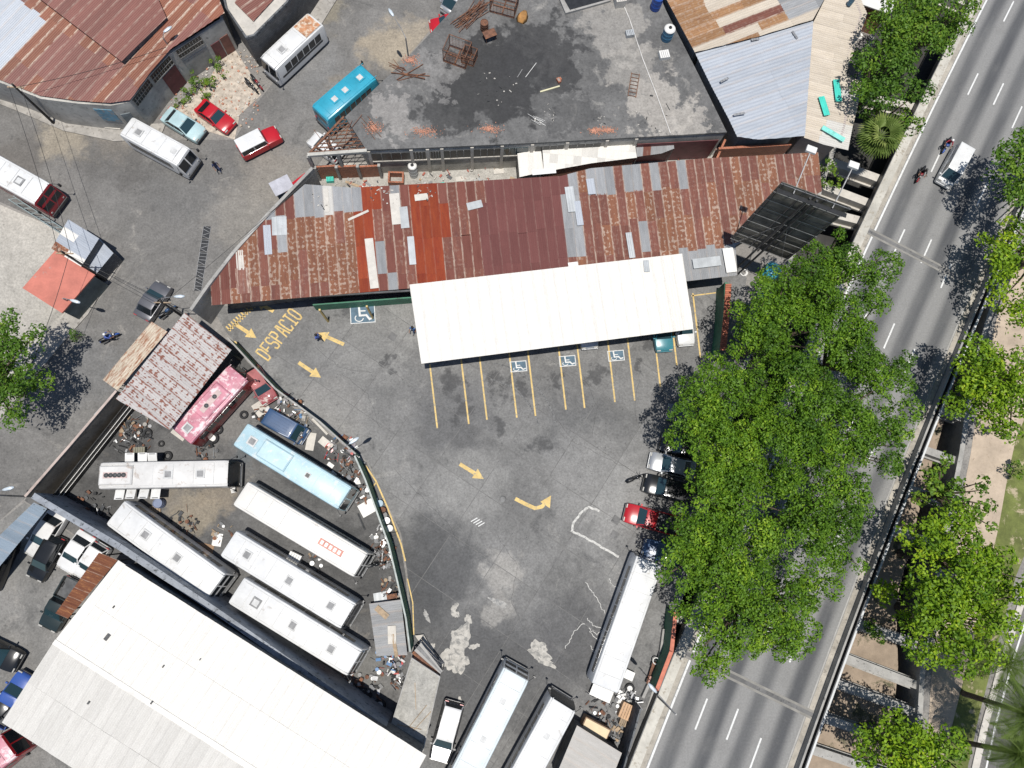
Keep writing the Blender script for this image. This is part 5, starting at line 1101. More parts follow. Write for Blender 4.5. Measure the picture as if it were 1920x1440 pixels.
KIND = {'sedan': dict(W=1.74, H=1.42, gb=(-.37, .24), gt=(-.22, .07), hood=.88, deck=.93, r=.31), 'coupe': dict(W=1.72, H=1.34, gb=(-.4, .2), gt=(-.2, .03), hood=.82, deck=.9, r=.31),
        'suv': dict(W=1.85, H=1.78, gb=(-.485, .25), gt=(-.44, .1), hood=1.08, deck=1.1, r=.37), 'hatch': dict(W=1.66, H=1.45, gb=(-.48, .25), gt=(-.38, .08), hood=.9, deck=.95, r=.29),
        'van': dict(W=1.72, H=1.88, gb=(-.49, .42), gt=(-.46, .27), hood=1.0, deck=1.05, r=.31), 'pickup': dict(W=1.82, H=1.68, gb=(-.08, .27), gt=(-.04, .13), hood=1.02, deck=1.0, r=.37),
        'jeep': dict(W=1.68, H=1.85, gb=(-.48, .17), gt=(-.47, .12), hood=1.12, deck=1.1, r=.38)}
def car(rear, front, label, col, kind='sedan', L=None, group=None, gnd=.016, roofm=None, name=None, open_hood=False, cat='car', zz=.95, W=None, trim=None):
    K = dict(KIND[kind]); loc, rz, L0 = place2(rear, front, zz)
    if L: f = G(*front, zz); loc = (f.x-math.cos(rz)*L/2, f.y-math.sin(rz)*L/2, 0)
    else: L = L0
    B = thing(name or {'van': 'van', 'pickup': 'pickup_truck', 'jeep': 'jeep'}.get(kind, 'car'), label, cat, (loc[0], loc[1], gnd), rz, group)
    w_ = (W or K['W'])/2; H = K['H']; hd, dk = K['hood'], K['deck']; zb = .24 if K['r'] < .34 else .34; box = kind in ('jeep', 'van')
    e = .04 if box else .0
    st = [(-.5, .84+e, dk-.2), (-.485, .94+e, dk-.06), (-.44, .99, dk), (-.3, 1, dk+.01), (0, 1, (dk+hd)/2+.02), (.22, 1, hd+.03), (.36, .985, hd-.03), (.45, .95+e*.5, hd-.1), (.488, .88+e, hd-.19), (.5, .78+e, hd-.28)]
    if kind == 'pickup': st = [(s[0], s[1], (.62 if s[0] < -.09 else s[2])) for s in st[:4]]+[(-.1, 1, .62), (-.095, 1, dk+.02)]+st[4:]
    k = MB(); k.loft([ring(x*L, a*w_, zb, z, .09) for x, a, z in st]); k.build('body', col, B, angle=32)
    (b0, b1), (t0, t1) = K['gb'], K['gt']; zb2 = dk-.01; bw, tw = w_*.93, w_*(.78 if not box else .88); zt = H-.07
    c = [(b0*L, -bw, zb2), (b1*L, -bw, hd-.0), (b1*L, bw, hd-.0), (b0*L, bw, zb2), (t0*L, -tw, zt), (t1*L, -tw, zt), (t1*L, tw, zt), (t0*L, tw, zt)]
    k = MB(); k.add(c, [(0, 1, 5, 4), (1, 2, 6, 5), (2, 3, 7, 6), (3, 0, 4, 7), (4, 5, 6, 7)]); cab = k.build('cabin', roofm or col, B)
    rm = roofm or col; k = MB(); tm = (t0+t1)/2*L; hl = (t1-t0)/2*L
    k.loft([[(tm+hl*a*math.cos(0), -tw*b, z), (tm+hl*a, tw*b, z), (tm-hl*a, tw*b, z), (tm-hl*a, -tw*b, z)] for a, b, z in ((1.03, 1.03, zt-.015), (1.0, 1.0, zt+.03), (.86, .85, H-.01), (.6, .6, H+.005))]); k.build('roof', rm, B, angle=40)
    quadpane([c[1], c[2], c[6], c[5]], .014, ins=(.09, .09, .03, .05)).build('windscreen', GLASSB, B)
    quadpane([c[3], c[0], c[4], c[7]], .014, ins=(.1, .1, .04, .06)).build('rear_window', GLASS, B)
    nw = 1 if kind == 'pickup' else 2; panel = 'highway' in label and kind == 'van'
    if kind in ('van', 'suv'): nw = 3
    for sd in (0, 1):
        q = [c[0], c[1], c[5], c[4]] if sd == 0 else [c[2], c[3], c[7], c[6]]; q = [Vector(p) for p in q]
        for i in range(nw):
            if panel and i != (nw-1 if sd == 0 else 0): continue
            u0, u1 = i/nw, (i+1)/nw; quadpane([q[0].lerp(q[1], u0), q[0].lerp(q[1], u1), q[3].lerp(q[2], u1), q[3].lerp(q[2], u0)], .012, ins=(.05, .05, .05, .05)).build('side_window', GLASS, B)
    for s in (-1, 1):
        k = MB(); k.box((.487*L, s*w_*.66, hd-.2), (.1, .34, .15)); k.build('headlight', AMBER, B)
        k = MB(); k.box((-.492*L, s*w_*.7, dk-.17), (.08, .3, .16)); k.build('tail_light', RED_L, B)
        k = MB(); k.box((b1*L-.12, s*(w_+.08), hd+.1), (.13, .2, .14)); k.build('mirror', trim or col, B)
    for x, zc in ((.498, .42), (-.498, .44)): k = MB(); k.box((x*L, 0, zc+(.08 if K['r'] > .34 else 0)), (.12, w_*1.72, .2)); k.build('bumper', trim or (STEELD if kind in ('jeep', 'pickup') else col), B)
    k = MB(); k.box((0, 0, .27), (L*.9, w_*1.7, .12)); k.build('underbody', BLACK, B)
    if kind == 'pickup':
        for s in (-1, 1): k = MB(); k.box((-.29*L, s*(w_-.05), .85), (L*.385, .09, .48)); k.build('bed_side', col, B)
        k = MB(); k.box((-.488*L, 0, .85), (.07, w_*1.78, .46)); k.build('tailgate', col, B); k = MB(); k.box((-.29*L, 0, .64), (L*.37, w_*1.75, .03)); k.build('bed_floor', STEELD, B)
    wheels(B, (.31*L, -.31*L), w_-.12, K['r'], .2)
    return B
car((308, 210), (376, 252), 'pale blue old saloon with a rust stained bonnet beside the warehouse', paint('ice_blue', (.36, .5, .52), .5, .12, (.5, .42, .33), .66), 'sedan', trim=STEELD, gnd=.03, W=1.8)
car((372, 194), (431, 236), 'bright red car parked on the rubble beside the pale blue saloon', P_RED, 'coupe', gnd=.03)
car((449, 284), (522, 247), 'red jeep with a white hard top on the street', P_RED, 'jeep', roofm=P_WHITE, gnd=.012, cat='jeep')
car((636, 292), (582, 254), 'small white car under the rusty roof skeleton', P_WHITE, 'hatch', gnd=.012)
car((862, 40), (806, 47), 'red car half hidden behind the concrete roof edge', P_RED, 'hatch', gnd=.012, L=3.9)
car((880, -34), (836, 20), 'silver van at the top of the street', P_SILVER, 'van', gnd=.012, cat='van')
car((263, 595), (305, 531), 'dark grey saloon stopped on the street beside the striped shed', P_GREY, 'sedan', gnd=.012, W=1.8)
car((1816, 272), (1782, 336), 'white van driving on the highway', P_WHITE, 'van', gnd=.502, cat='van', zz=2.2, L=4.4)
car((1236, 566), (1248, 657), 'teal car parked nose out under the canopy', P_TEAL, 'sedan', gnd=.03, L=4.2)
car((1276, 556), (1289, 646), 'white car parked at the last bay under the canopy', P_WHITE, 'hatch', gnd=.03, L=4.0)
car((1097, 560), (1107, 652), 'silver car almost hidden under the canopy edge', P_SILVER, 'sedan', gnd=.03, L=4.2)
car((1307, 884), (1219, 862), 'silver saloon half under the big trees on the lot', P_SILVER, 'sedan', gnd=.03, L=4.3)
car((1300, 930), (1208, 904), 'black sport utility car half under the big trees', P_BLACK, 'suv', gnd=.03, L=4.5)
car((1290, 993), (1172, 960), 'red pickup truck reaching out from under the big trees', P_RED, 'pickup', gnd=.03, L=5.0, cat='pickup')
car((1300, 1052), (1208, 1026), 'dark blue car under the trees beside the long white bus', P_NAVY, 'sedan', gnd=.03, L=4.3)
car((1335, 850), (1240, 828), 'black car in deep shade under the big trees', P_BLACK, 'sedan', gnd=.03, L=4.3)
car((1345, 790), (1252, 770), 'dark grey car in the shade near the bay lines', P_GREY, 'hatch', gnd=.03, L=4.0)
car((851, 1322), (822, 1428), 'white and black sport utility car beside the gate house', paint('black_body', (.03, .03, .032), .25), 'suv', gnd=.03, roofm=P_WHITE, L=4.8)
k = MB(); sv = [o for o in bpy.data.objects if o.get('label', '').startswith('white and black sport')][0]
k.prism([(.26*4.8, -.78), (.48*4.8, -.66), (.48*4.8, .66), (.26*4.8, .78)], 1.02, 1.105); k.build('bonnet', P_SILVER, sv)
# car yard
car((110, 958), (56, 1044), 'white old saloon parked by the blue grey lean-to', P_OLDW, 'sedan', W=1.85)
car((164, 1000), (117, 1070), 'white saloon with a dark sunroof in the car yard', P_WHITE, 'sedan', W=1.8)
car((190, 1022), (147, 1085), 'white car squeezed against the yard wall', P_WHITE, 'hatch')
car((98, 1020), (60, 1086), 'black car in the shade between the white saloons', P_BLACK, 'hatch', L=3.9)
car((140, 1086), (86, 1180), 'dark green pickup beside the rusty lean-to', P_DGREEN, 'pickup', cat='pickup')
car((-60, 1200), (33, 1245), 'black pickup at the edge of the car yard', P_BLACK, 'pickup', L=4.8, cat='pickup')
car((10, 1330), (50, 1265), 'bright blue pickup by the white warehouse', P_DBLUE, 'pickup', cat='pickup', L=4.4)
car((-50, 1370), (8, 1310), 'dark car behind the bright blue pickup', P_BLACK, 'sedan', L=4.2)
car((-20, 1090), (14, 1012), 'black car parked on the street outside the car yard', P_BLACK, 'sedan', L=4.3, gnd=.012)
# junk vehicles of the bus yard
car((496, 778), (568, 818), 'navy van with a dismantled open front in the bus yard', P_NAVY, 'van', cat='van', W=1.7, zz=1.6)
k = MB(); nv = [o for o in bpy.data.objects if o.get('label', '').startswith('navy van')][0]
for i in range(5): k.box((-.35+0*i, -.5+i*.25, 1.9), (1.9, .05, .04))
k.build('roof_rib', P_NAVY, nv)
k = MB(); random.seed(3)
for i in range(26): k.box((random.uniform(1.0, 1.75), random.uniform(-.7, .7), random.uniform(.95, 1.15)), (random.uniform(.1, .4), random.uniform(.1, .4), random.uniform(.08, .2)), rz=random.uniform(0, 3), mi=random.randint(0, 2))
k.build('engine_parts', [STEEL, RUSTY, STEELD], nv)
car((468, 690), (506, 752), 'dark red wrecked car in the corner of the bus yard', paint('wreck_red', (.3, .05, .06), .6, .3, (.5, .42, .38), .58), 'hatch', L=3.6, roofm=paint('faded_red', (.38, .12, .12), .7, .3))

# ---------------------------------------------------------------- motorcycles and people
def skin_body(name, joints, edges, mats, pick, parent=None):
    me = bpy.data.meshes.new(name); me.from_pydata([j[0] for j in joints], edges, []); o = bpy.data.objects.new(name, me); COL.objects.link(o)
    o.modifiers.new('s', 'SKIN'); 
    for i, j in enumerate(joints): r = j[1]; me.skin_vertices[0].data[i].radius = (r if isinstance(r, tuple) else (r, r)); me.skin_vertices[0].data[i].use_root = i == 0
    sb = o.modifiers.new('u', 'SUBSURF'); sb.levels = 1; sb.render_levels = 1
    dg = bpy.context.evaluated_depsgraph_get(); nm = bpy.data.meshes.new_from_object(o.evaluated_get(dg)); bpy.data.objects.remove(o)
    nm.name = name; nm.materials.clear()
    for m in mats: nm.materials.append(m)
    nm.polygons.foreach_set('material_index', [pick(Vector(p.center)) for p in nm.polygons]); nm.polygons.foreach_set('use_smooth', [True]*len(nm.polygons))
    return obj(name, nm, parent)
SKIN = mat('skin', (.28, .15, .1), .6, var=.1); HAIR = mat('dark_hair', (.015, .012, .01), .7)
def person(px, py, rz, label, shirt, trousers, z=.016, pose='walk', hat=None, base=None):
    B = thing('person', label, 'person', base or (*G(px, py, z).to_2d(), z), rz)
    if pose == 'walk':
        J = [((0, 0, .95), (.15, .12)), ((0, 0, 1.2), (.16, .12)), ((.02, 0, 1.42), (.18, .12)), ((.03, 0, 1.52), .06), ((.05, 0, 1.66), (.095, .11)), ((.06, 0, 1.76), .07),
             ((.02, .2, 1.4), .065), ((-.08, .26, 1.12), .05), ((.02, .27, .88), .038), ((.08, .27, .8), .035), ((.02, -.2, 1.4), .065), ((.14, -.26, 1.14), .05), ((.3, -.24, .97), .038), ((.37, -.23, .93), .035),
             ((.02, .1, .88), .1), ((.2, .1, .5), .075), ((.16, .1, .09), .05), ((.32, .1, .04), .04), ((-.02, -.1, .88), .1), ((-.08, -.1, .5), .075), ((-.3, -.1, .14), .05), ((-.2, -.1, .04), .04)]
    else:   # seated on a motorcycle, hands on the bars
        J = [((-.18, 0, .88), (.16, .13)), ((-.12, 0, 1.1), (.16, .12)), ((.0, 0, 1.34), (.19, .13)), ((.05, 0, 1.44), .06), ((.1, 0, 1.56), (.1, .11)), ((.11, 0, 1.67), .08),
             ((.02, .2, 1.32), .065), ((.2, .33, 1.12), .05), ((.42, .32, 1.02), .04), ((.5, .3, 1.02), .035), ((.02, -.2, 1.32), .065), ((.2, -.33, 1.12), .05), ((.42, -.32, 1.02), .04), ((.5, -.3, 1.02), .035),
             ((-.14, .12, .86), .1), ((.22, .2, .78), .075), ((.08, .2, .36), .05), ((.22, .2, .3), .04), ((-.14, -.12, .86), .1), ((.22, -.2, .78), .075), ((.08, -.2, .36), .05), ((.22, -.2, .3), .04)]
    E = [(0, 1), (1, 2), (2, 3), (3, 4), (4, 5), (2, 6), (6, 7), (7, 8), (8, 9), (2, 10), (10, 11), (11, 12), (12, 13), (0, 14), (14, 15), (15, 16), (16, 17), (0, 18), (18, 19), (19, 20), (20, 21)]
    hz = J[4][0][2]
    def pick(c):
        if c.z > hz-.1: return 3 if (c.z > hz+.03 or c.x < J[4][0][0]-.04) else 2
        if pose == 'walk' and abs(c.y) > .19 and c.z < 1.2: return 2
        if pose != 'walk' and c.x > .24 and c.z > .95: return 2
        return 0 if c.z > (.95 if pose == 'walk' else .93) else 1
    skin_body('body', J, E, [shirt, trousers, SKIN, hat or HAIR], pick, B)
    hp = J[4][0]; k = MB(); k.lathe([(.03, -.02), (.115, -.01), (.13, .05), (.1, .12), (.04, .155), (.001, .16)], 12, c=(hp[0]-.01, 0, hp[2]+.04)); k.build('helmet' if pose != 'walk' else 'hair', hat or HAIR, B, smooth=True)
    # feet and hands
    for s in (-1, 1):
        f = J[17][0] if s > 0 else J[21][0]; k = MB(); k.box((f[0]-.04, f[1], max(.045, f[2])), (.26, .1, .08)); k.build('shoe', BLACK, B)
        h = J[9][0] if s > 0 else J[13][0]
        k = MB()
        for q in range(4): k.tube((h[0], h[1]+(q-1.5)*.02, h[2]), (h[0]+.07, h[1]+(q-1.5)*.022, h[2]-.05+.005*abs(q-1.5)), .011, 5)
        k.tube((h[0]-.02, h[1]-s*.03, h[2]), (h[0]+.03, h[1]-s*.07, h[2]-.02), .012, 5); k.build('fingers', SKIN, B)
    return B
def moto(px, py, rz, label, col, z=.012, group=None):
    o = G(px, py, z); B = thing('motorcycle', label, 'motorcycle', (o.x, o.y, z), rz, group)
    key = ('m',)
    if key not in WD: WD[key] = wheel_data(.3, .12)
    for x in (.65, -.62): t = obj('wheel', WD[key][0], B); t.location = (x, 0, .3); obj('rim', WD[key][1], t)
    k = MB(); k.loft([[(x, -w_, z_), (x, -w_*.7, z_+h), (x, w_*.7, z_+h), (x, w_, z_)] for x, w_, z_, h in ((.42, .06, .72, .14), (.28, .15, .68, .28), (.02, .15, .68, .26), (-.1, .08, .7, .14))]); k.build('tank', col, B, smooth=True)
    k = MB(); k.loft([[(x, -w_, z_), (x, -w_*.8, z_+h), (x, w_*.8, z_+h), (x, w_, z_)] for x, w_, z_, h in ((-.08, .1, .74, .08), (-.35, .15, .74, .1), (-.7, .12, .8, .1), (-.85, .05, .84, .06))]); k.build('seat', BLACK, B, smooth=True)
    k = MB(); k.box((.05, 0, .45), (.42, .28, .34)); k.tube((-.2, -.15, .34), (-.85, -.17, .42), .05, 8); k.build('engine', STEELD, B)
    k = MB(); k.tube((.65, .07, .3), (.45, .07, .95), .03, 6); k.tube((.65, -.07, .3), (.45, -.07, .95), .03, 6); k.build('fork', CHROME, B)
    k = MB(); k.path([(.35, -.38, 1.02), (.44, -.15, 1.0), (.44, .15, 1.0), (.35, .38, 1.02)], .022, 6); h = k.build('handlebar', BLACK, B)
    for s in (-1, 1): k = MB(); k.tube((.4, s*.25, 1.02), (.42, s*.36, 1.2), .01, 4); k.box((.42, s*.38, 1.22), (.03, .14, .09)); k.build('mirror', BLACK, h)
    k = MB(); k.lathe([(.001, 0), (.09, 0), (.08, .08), (.001, .1)], 10); q = k.build('headlight', AMBER, B); q.location = (.52, 0, .86); q.rotation_euler = (0, R_(90), 0)
    for x, a in ((.65, 0), (-.62, 0)): k = MB(); k.loft([[(x+.33*math.cos(t), -.07, .3+.34*math.sin(t)), (x+.33*math.cos(t), .07, .3+.34*math.sin(t)), (x+.35*math.cos(t), .07, .3+.36*math.sin(t)), (x+.35*math.cos(t), -.07, .3+.36*math.sin(t))] for t in np.linspace(.5, 2.6, 7)]); k.build('mudguard', col, B)
    k = MB(); k.tube((0, .1, .3), (-.15, .32, .02), .018, 5); k.build('stand', STEELD, B)
    return B
C = lambda n, c: mat('cloth_'+n, c, .9, var=.2, scale=6)
def rider(px, py, rz, ml, pl_, col, shirt, trs, z, hat):
    m = moto(px, py, rz, ml, col, z); person(0, 0, rz, pl_, shirt, trs, pose='ride', hat=hat, base=(m.location.x, m.location.y, z))
hwr = math.atan2(-1, -.53)
rider(1768, 277, hwr, 'blue motorcycle with rider ahead of the white van on the highway', 'rider in red shirt and white helmet on the blue motorcycle', P_DBLUE, C('red', (.35, .03, .05)), C('jeans', (.04, .07, .14)), .502, mat('white_helmet', (.7, .7, .7), .3))
rider(1720, 331, hwr, 'dark motorcycle with rider passing the highway expansion joint', 'rider in black jacket on the dark highway motorcycle', P_DRED, C('black', (.02, .02, .022)), C('dark', (.04, .035, .035)), .502, mat('black_helmet', (.02, .02, .02), .3))
rider(210, 636, R_(28), 'blue motorcycle ridden along the street below the kiosk', 'rider in blue and white shirt riding along the street', P_DBLUE, C('blue', (.08, .13, .4)), C('navy', (.03, .04, .1)), .012, mat('white_helmet', (.7, .7, .7), .3))
moto(318, 588, R_(40), 'dark blue motorcycle parked beside the striped shed corner', P_NAVY)
moto(484, 160, R_(-50), 'dark red motorcycle parked in front of the rusty roofed white bus', P_DRED)
moto(474, 166, R_(-46), 'black motorcycle at the edge of the rubble ground', P_BLACK)
moto(1189, 897, R_(20), 'black motorcycle parked beside the black sport utility car', P_BLACK, .03)
moto(705, 1058, R_(10), 'dusty black motorcycle beside the cream bus nose', P_BLACK, .016)
person(411, 320, R_(-60), 'person in dark blue clothes walking across the street', C('navy', (.03, .04, .1)), C('blue2', (.05, .07, .16)), .012)
person(600, 637, R_(140), 'person in blue shirt walking at the yellow arrow tip', C('blue', (.08, .13, .4)), C('dark', (.04, .035, .035)), .03)
person(776, 622, R_(250), 'person in blue shirt at the canopy corner', C('blue3', (.1, .2, .42)), C('jeans', (.04, .07, .14)), .03)
# ================================================================ TREES
LEAF = {'ficus': mat_leaf('ficus_leaf', (.036, .09, .01), (.125, .24, .016), (.3, .42, .03)), 'almond': mat_leaf('broad_yellow_leaf', (.06, .135, .01), (.21, .335, .015), (.44, .49, .03)),
        'dark': mat_leaf('dark_leaf', (.035, .085, .012), (.095, .19, .018), (.2, .29, .03)), 'palm': mat_leaf('palm_leaf', (.09, .14, .03), (.2, .27, .07), (.33, .36, .12), .25)}
BARK = mat('bark', (.14, .105, .075), .95, var=.35, scale=3, bmp=.5)
rs = np.random.RandomState(11)
def leaves_mesh(name, centers, normals, tints, ln, wd, mt):
    n = len(centers); a = rs.normal(size=(n, 3)); nn = normals/np.linalg.norm(normals, axis=1)[:, None]
    a -= nn*(a*nn).sum(1)[:, None]; a /= np.linalg.norm(a, axis=1)[:, None]; b = np.cross(nn, a)
    l = (ln*rs.uniform(.5, 1.35, n))[:, None]; w_ = (wd*rs.uniform(.7, 1.3, n))[:, None]
    V = np.stack([centers-a*l*.5, centers+b*w_*.5+a*l*.08, centers+a*l*.5-nn*l*.12, centers-b*w_*.5+a*l*.08], 1).reshape(-1, 3).astype(np.float32)
    me = bpy.data.meshes.new(name); me.vertices.add(4*n); me.vertices.foreach_set('co', V.ravel()); me.loops.add(4*n); me.loops.foreach_set('vertex_index', np.arange(4*n, dtype=np.int32))
    me.polygons.add(n); me.polygons.foreach_set('loop_start', np.arange(0, 4*n, 4, dtype=np.int32)); me.polygons.foreach_set('loop_total', np.full(n, 4, dtype=np.int32))
    t = me.attributes.new('tint', 'FLOAT', 'POINT'); t.data.foreach_set('value', np.repeat(tints, 4).astype(np.float32)); me.materials.append(mt); me.update(); return me
def tree(label, crowns, zc, species='ficus', base_z=0., leaf=(.26, .13), dens=1.05, name='tree', thick=.5, group=None, flat=.7, tb=0., cat='tree', trunk_px=None, lobe_r=(.65, 1.3)):
    """crowns: [(px, py, radius in metres)] seen from the camera at crown height zc"""
    cs = [(G(x, y, zc), r) for x, y, r in crowns]; tot = sum(r*r for c, r in cs)
    bx_ = sum(c.x*r*r for c, r in cs)/tot; by_ = sum(c.y*r*r for c, r in cs)/tot
    if trunk_px: q = G(*trunk_px, base_z); bx_, by_ = q.x, q.y
    B = thing(name, label, cat, (bx_, by_, base_z), 0, group); C_, N_, T_ = [], [], []; limbs = []
    for c, r in cs:
        nl = max(5, int(3.2*(r/1.3)**2*.75))
        for i in range(nl):
            if r > 1.9 and rs.random_sample() < .15: continue
            rr = r*math.sqrt((i+.5)/nl)*rs.uniform(.85, 1.03); th = i*2.39996+rs.uniform(-.35, .35); lr_ = rs.uniform(*lobe_r)*(1 if r > 2 else r/2.2)
            k = min(1, rr/r); rr = min(rr, r-lr_*.45) if r > lr_ else rr*.4
            lc = np.array([c.x+rr*math.cos(th)-bx_, c.y+rr*math.sin(th)-by_, zc-base_z+r*flat*math.sqrt(max(0, 1-k*k))-r*.12+rs.choice([rs.uniform(-.4, .7), rs.uniform(-2.4, -.2)])])
            limbs.append(lc); n = int(230*dens*lr_*lr_/(leaf[0]*leaf[1]/.045)); d = rs.normal(size=(n, 3)); d[:, 2] = np.abs(d[:, 2])*1.05-.35; d /= np.linalg.norm(d, axis=1)[:, None]
            # twig clumps inside the lobe
            cl = rs.randint(0, 22, n); cd_ = rs.normal(size=(22, 3)); cd_[:, 2] = np.abs(cd_[:, 2])-.3; cd_ /= np.linalg.norm(cd_, axis=1)[:, None]
            ct = rs.uniform(-.2, .2, 22)
            rad = lr_*(.55+.5*rs.random_sample(n)**.7)
            p = cd_[cl]*(lr_*.72)+d*(lr_*.42*rs.random_sample(n)**.5)[:, None]
            m_ = rs.random_sample(n) < .3; p[m_] = d[m_]*rad[m_][:, None]
            p *= np.array([1, 1, .75]); C_.append(lc+p); nv = d*1.0+rs.normal(size=(n, 3))*.45+np.array([0, 0, .45]); N_.append(nv)
            T_.append(np.clip(.42+rs.uniform(-.2, .2)+ct[cl]+rs.normal(size=n)*.11+tb, 0, 1))
        nf = int(r*r*26*dens/(leaf[0]*leaf[1]/.045)); aa = rs.uniform(0, 6.283, nf); qq = r*.74*np.sqrt(rs.random_sample(nf))
        C_.append(np.stack([c.x-bx_+qq*np.cos(aa), c.y-by_+qq*np.sin(aa), zc-base_z-r*.45+rs.uniform(-.8, .3, nf)], 1)); N_.append(rs.normal(size=(nf, 3))*.4+np.array([0, 0, 1.])); T_.append(np.clip(.3+rs.normal(size=nf)*.15, 0, 1))  # inner fill leaves tinted darker: shade between lobes put into their colour
    me = leaves_mesh('crown', np.concatenate(C_), np.concatenate(N_), np.concatenate(T_), leaf[0], leaf[1], LEAF[species]); obj('crown', me, B)
    H = zc-base_z; k = MB(); fk = Vector((0, 0, H*.42)); k.tube((0, 0, -.1), (thick*.15, 0, H*.2), thick, 10, thick*.8); k.tube((thick*.15, 0, H*.2), fk, thick*.8, 10, thick*.65); k.build('trunk', BARK, B)
    k = MB(); sel = limbs if len(limbs) < 26 else [limbs[i] for i in rs.choice(len(limbs), 26, False)]
    for l in sel:
        e = Vector(l); mid = fk.lerp(e, .5)+Vector((0, 0, .4)); k.tube(fk, mid, thick*.32, 6, thick*.18); k.tube(mid, e, thick*.18, 5, .03)
    k.build('limbs', BARK, B); return B
GT = 'broad canopy trees between lot and highway'
tree('broad green tree at the billboard end of the long canopy row', [(1545, 485, 2.6), (1520, 535, 3.2), (1600, 520, 2.9), (1652, 505, 1.7)], 9, group=GT, tb=-.1)
tree('broad green tree shading the channel beside the tile topped wall', [(1440, 600, 3.0), (1500, 635, 3.6), (1420, 660, 3.0), (1470, 560, 2.6)], 9, group=GT, tb=-.05)
tree('broad green tree leaning over the highway edge line', [(1590, 600, 2.7), (1635, 685, 2.6), (1570, 700, 3.0), (1690, 705, 1.6), (1600, 650, 2.2)], 9.5, group=GT, tb=-.12)
tree('broad green tree over the parked cars near the bay lines', [(1345, 725, 2.7), (1308, 772, 2.2), (1380, 780, 3.4), (1305, 820, 1.8), (1350, 830, 2.7)], 9, group=GT, tb=.05)
tree('largest broad green tree of the row reaching over the highway', [(1500, 760, 3.6), (1560, 800, 3.6), (1640, 780, 2.8), (1650, 840, 2.3), (1480, 850, 3.6), (1585, 870, 2.6)], 10, group=GT, tb=-.06)
tree('broad green tree over the black sport utility car', [(1370, 880, 3.1), (1420, 930, 3.4), (1345, 945, 2.6), (1322, 905, 1.5)], 9, group=GT, tb=.05)
tree('broad green tree over the highway lanes beside the largest tree', [(1530, 940, 3.2), (1580, 925, 2.2), (1500, 1010, 3.2), (1560, 1030, 2.3), (1590, 985, 1.3)], 9.5, group=GT, tb=-.08)
tree('broad green tree over the red pickup and the long bus', [(1288, 1004, 2.4), (1335, 1030, 3.0), (1275, 1060, 2.2), (1350, 1090, 3.0), (1400, 1050, 3.0)], 8.5, group=GT, tb=.06)
tree('broad green tree at the south end of the long canopy row', [(1310, 1130, 2.2), (1370, 1160, 3.0), (1450, 1110, 3.2), (1490, 1160, 2.6), (1340, 1215, 1.9), (1335, 1258, 1.1), (1530, 1100, 2.0), (1410, 1195, 1.9), (1450, 1195, 1.7), (1492, 1205, 1.5)], 8.5, group=GT, tb=.05)
GR_ = 'yellow green trees beyond the highway'
kw = dict(species='almond', leaf=(.33, .2), dens=.95, lobe_r=(.8, 1.35))
tree('dark leafed tree beyond the highway at its upper end', [(1905, 325, 2.7), (1940, 290, 2.6), (1930, 370, 2.2)], 7, 'dark', tb=.1, leaf=(.36, .2), trunk_px=(1965, 330))
tree('yellow green tree beside the sandy path near the upper trees', [(1893, 470, 2.3), (1925, 450, 2.6), (1920, 530, 2.6), (1935, 600, 2.2)], 6.5, group=GR_, trunk_px=(1905, 500), **kw)
tree('yellow green tree shading the barrier of the highway', [(1840, 690, 2.6), (1865, 750, 3.0), (1900, 690, 2.7), (1830, 745, 2.1), (1905, 780, 2.2)], 6.5, group=GR_, trunk_px=(1850, 720), **kw)
tree('small dark green tree between the channel struts', [(1760, 885, 1.5), (1770, 930, 1.9), (1815, 920, 1.6), (1835, 965, 1.6)], 4.5, 'dark', -1.6, tb=.2, leaf=(.36, .22), lobe_r=(.7, 1.1))
tree('tall yellow green tree with a wide crown over the earth bank', [(1745, 1000, 2.0), (1810, 1010, 2.4), (1760, 1060, 2.8), (1840, 1060, 2.7), (1890, 1090, 2.4)], 7.5, base_z=-1.6, group=GR_, **kw)
tree('yellow green tree overhanging the channel slot', [(1745, 1130, 2.4), (1800, 1150, 3.0), (1860, 1140, 2.6), (1730, 1195, 1.9), (1790, 1215, 2.2), (1850, 1190, 2.0)], 7, base_z=-1.6, group=GR_, **kw)
tree('small yellow green bush on the earth bank by the highway', [(1662, 1112, 1.1), (1685, 1100, 1.0)], 3, base_z=-1.6, thick=.15, name='bush', cat='bush', **kw)
tree('little bush beside the third strut', [(1645, 1185, .9)], 1.5, 'dark', -1.6, thick=.1, tb=.2, name='bush', cat='bush')
tree('bushy yellow green tree above the lowest struts', [(1690, 1395, 2.5), (1735, 1400, 2.3), (1650, 1410, 2.0), (1715, 1450, 2.4)], 6, base_z=-1.6, group=GR_, **kw)
tree('darker small tree beside the bushy yellow green tree', [(1775, 1395, 1.5), (1780, 1440, 1.6)], 5, 'dark', 0, tb=.2, leaf=(.36, .2))
GU = 'dark trees beside the beige roofed house'
for l, c, z, t in (('dense dark tree beside the beige roofed house', [(1650, 130, 2.6), (1690, 155, 2.5), (1640, 175, 1.8), (1668, 90, 2.2)], 7, .02), ('brighter green tree touching the highway kerb', [(1690, 50, 2.7), (1735, 70, 2.0), (1700, 5, 2.4)], 7.5, .14),
        ('olive tinted tree at the top of the highway', [(1775, 40, 2.2), (1760, 85, 1.6), (1800, 30, 1.3), (1745, 10, 2.)], 6.5, .16), ('low shrubby tree behind the fan palm', [(1640, 200, 1.5), (1680, 205, 1.7), (1705, 240, 1.0)], 4.5, .14)):
    tree(l, c, z, 'dark', leaf=(.32, .17), tb=t, lobe_r=(.8, 1.4), dens=.9)
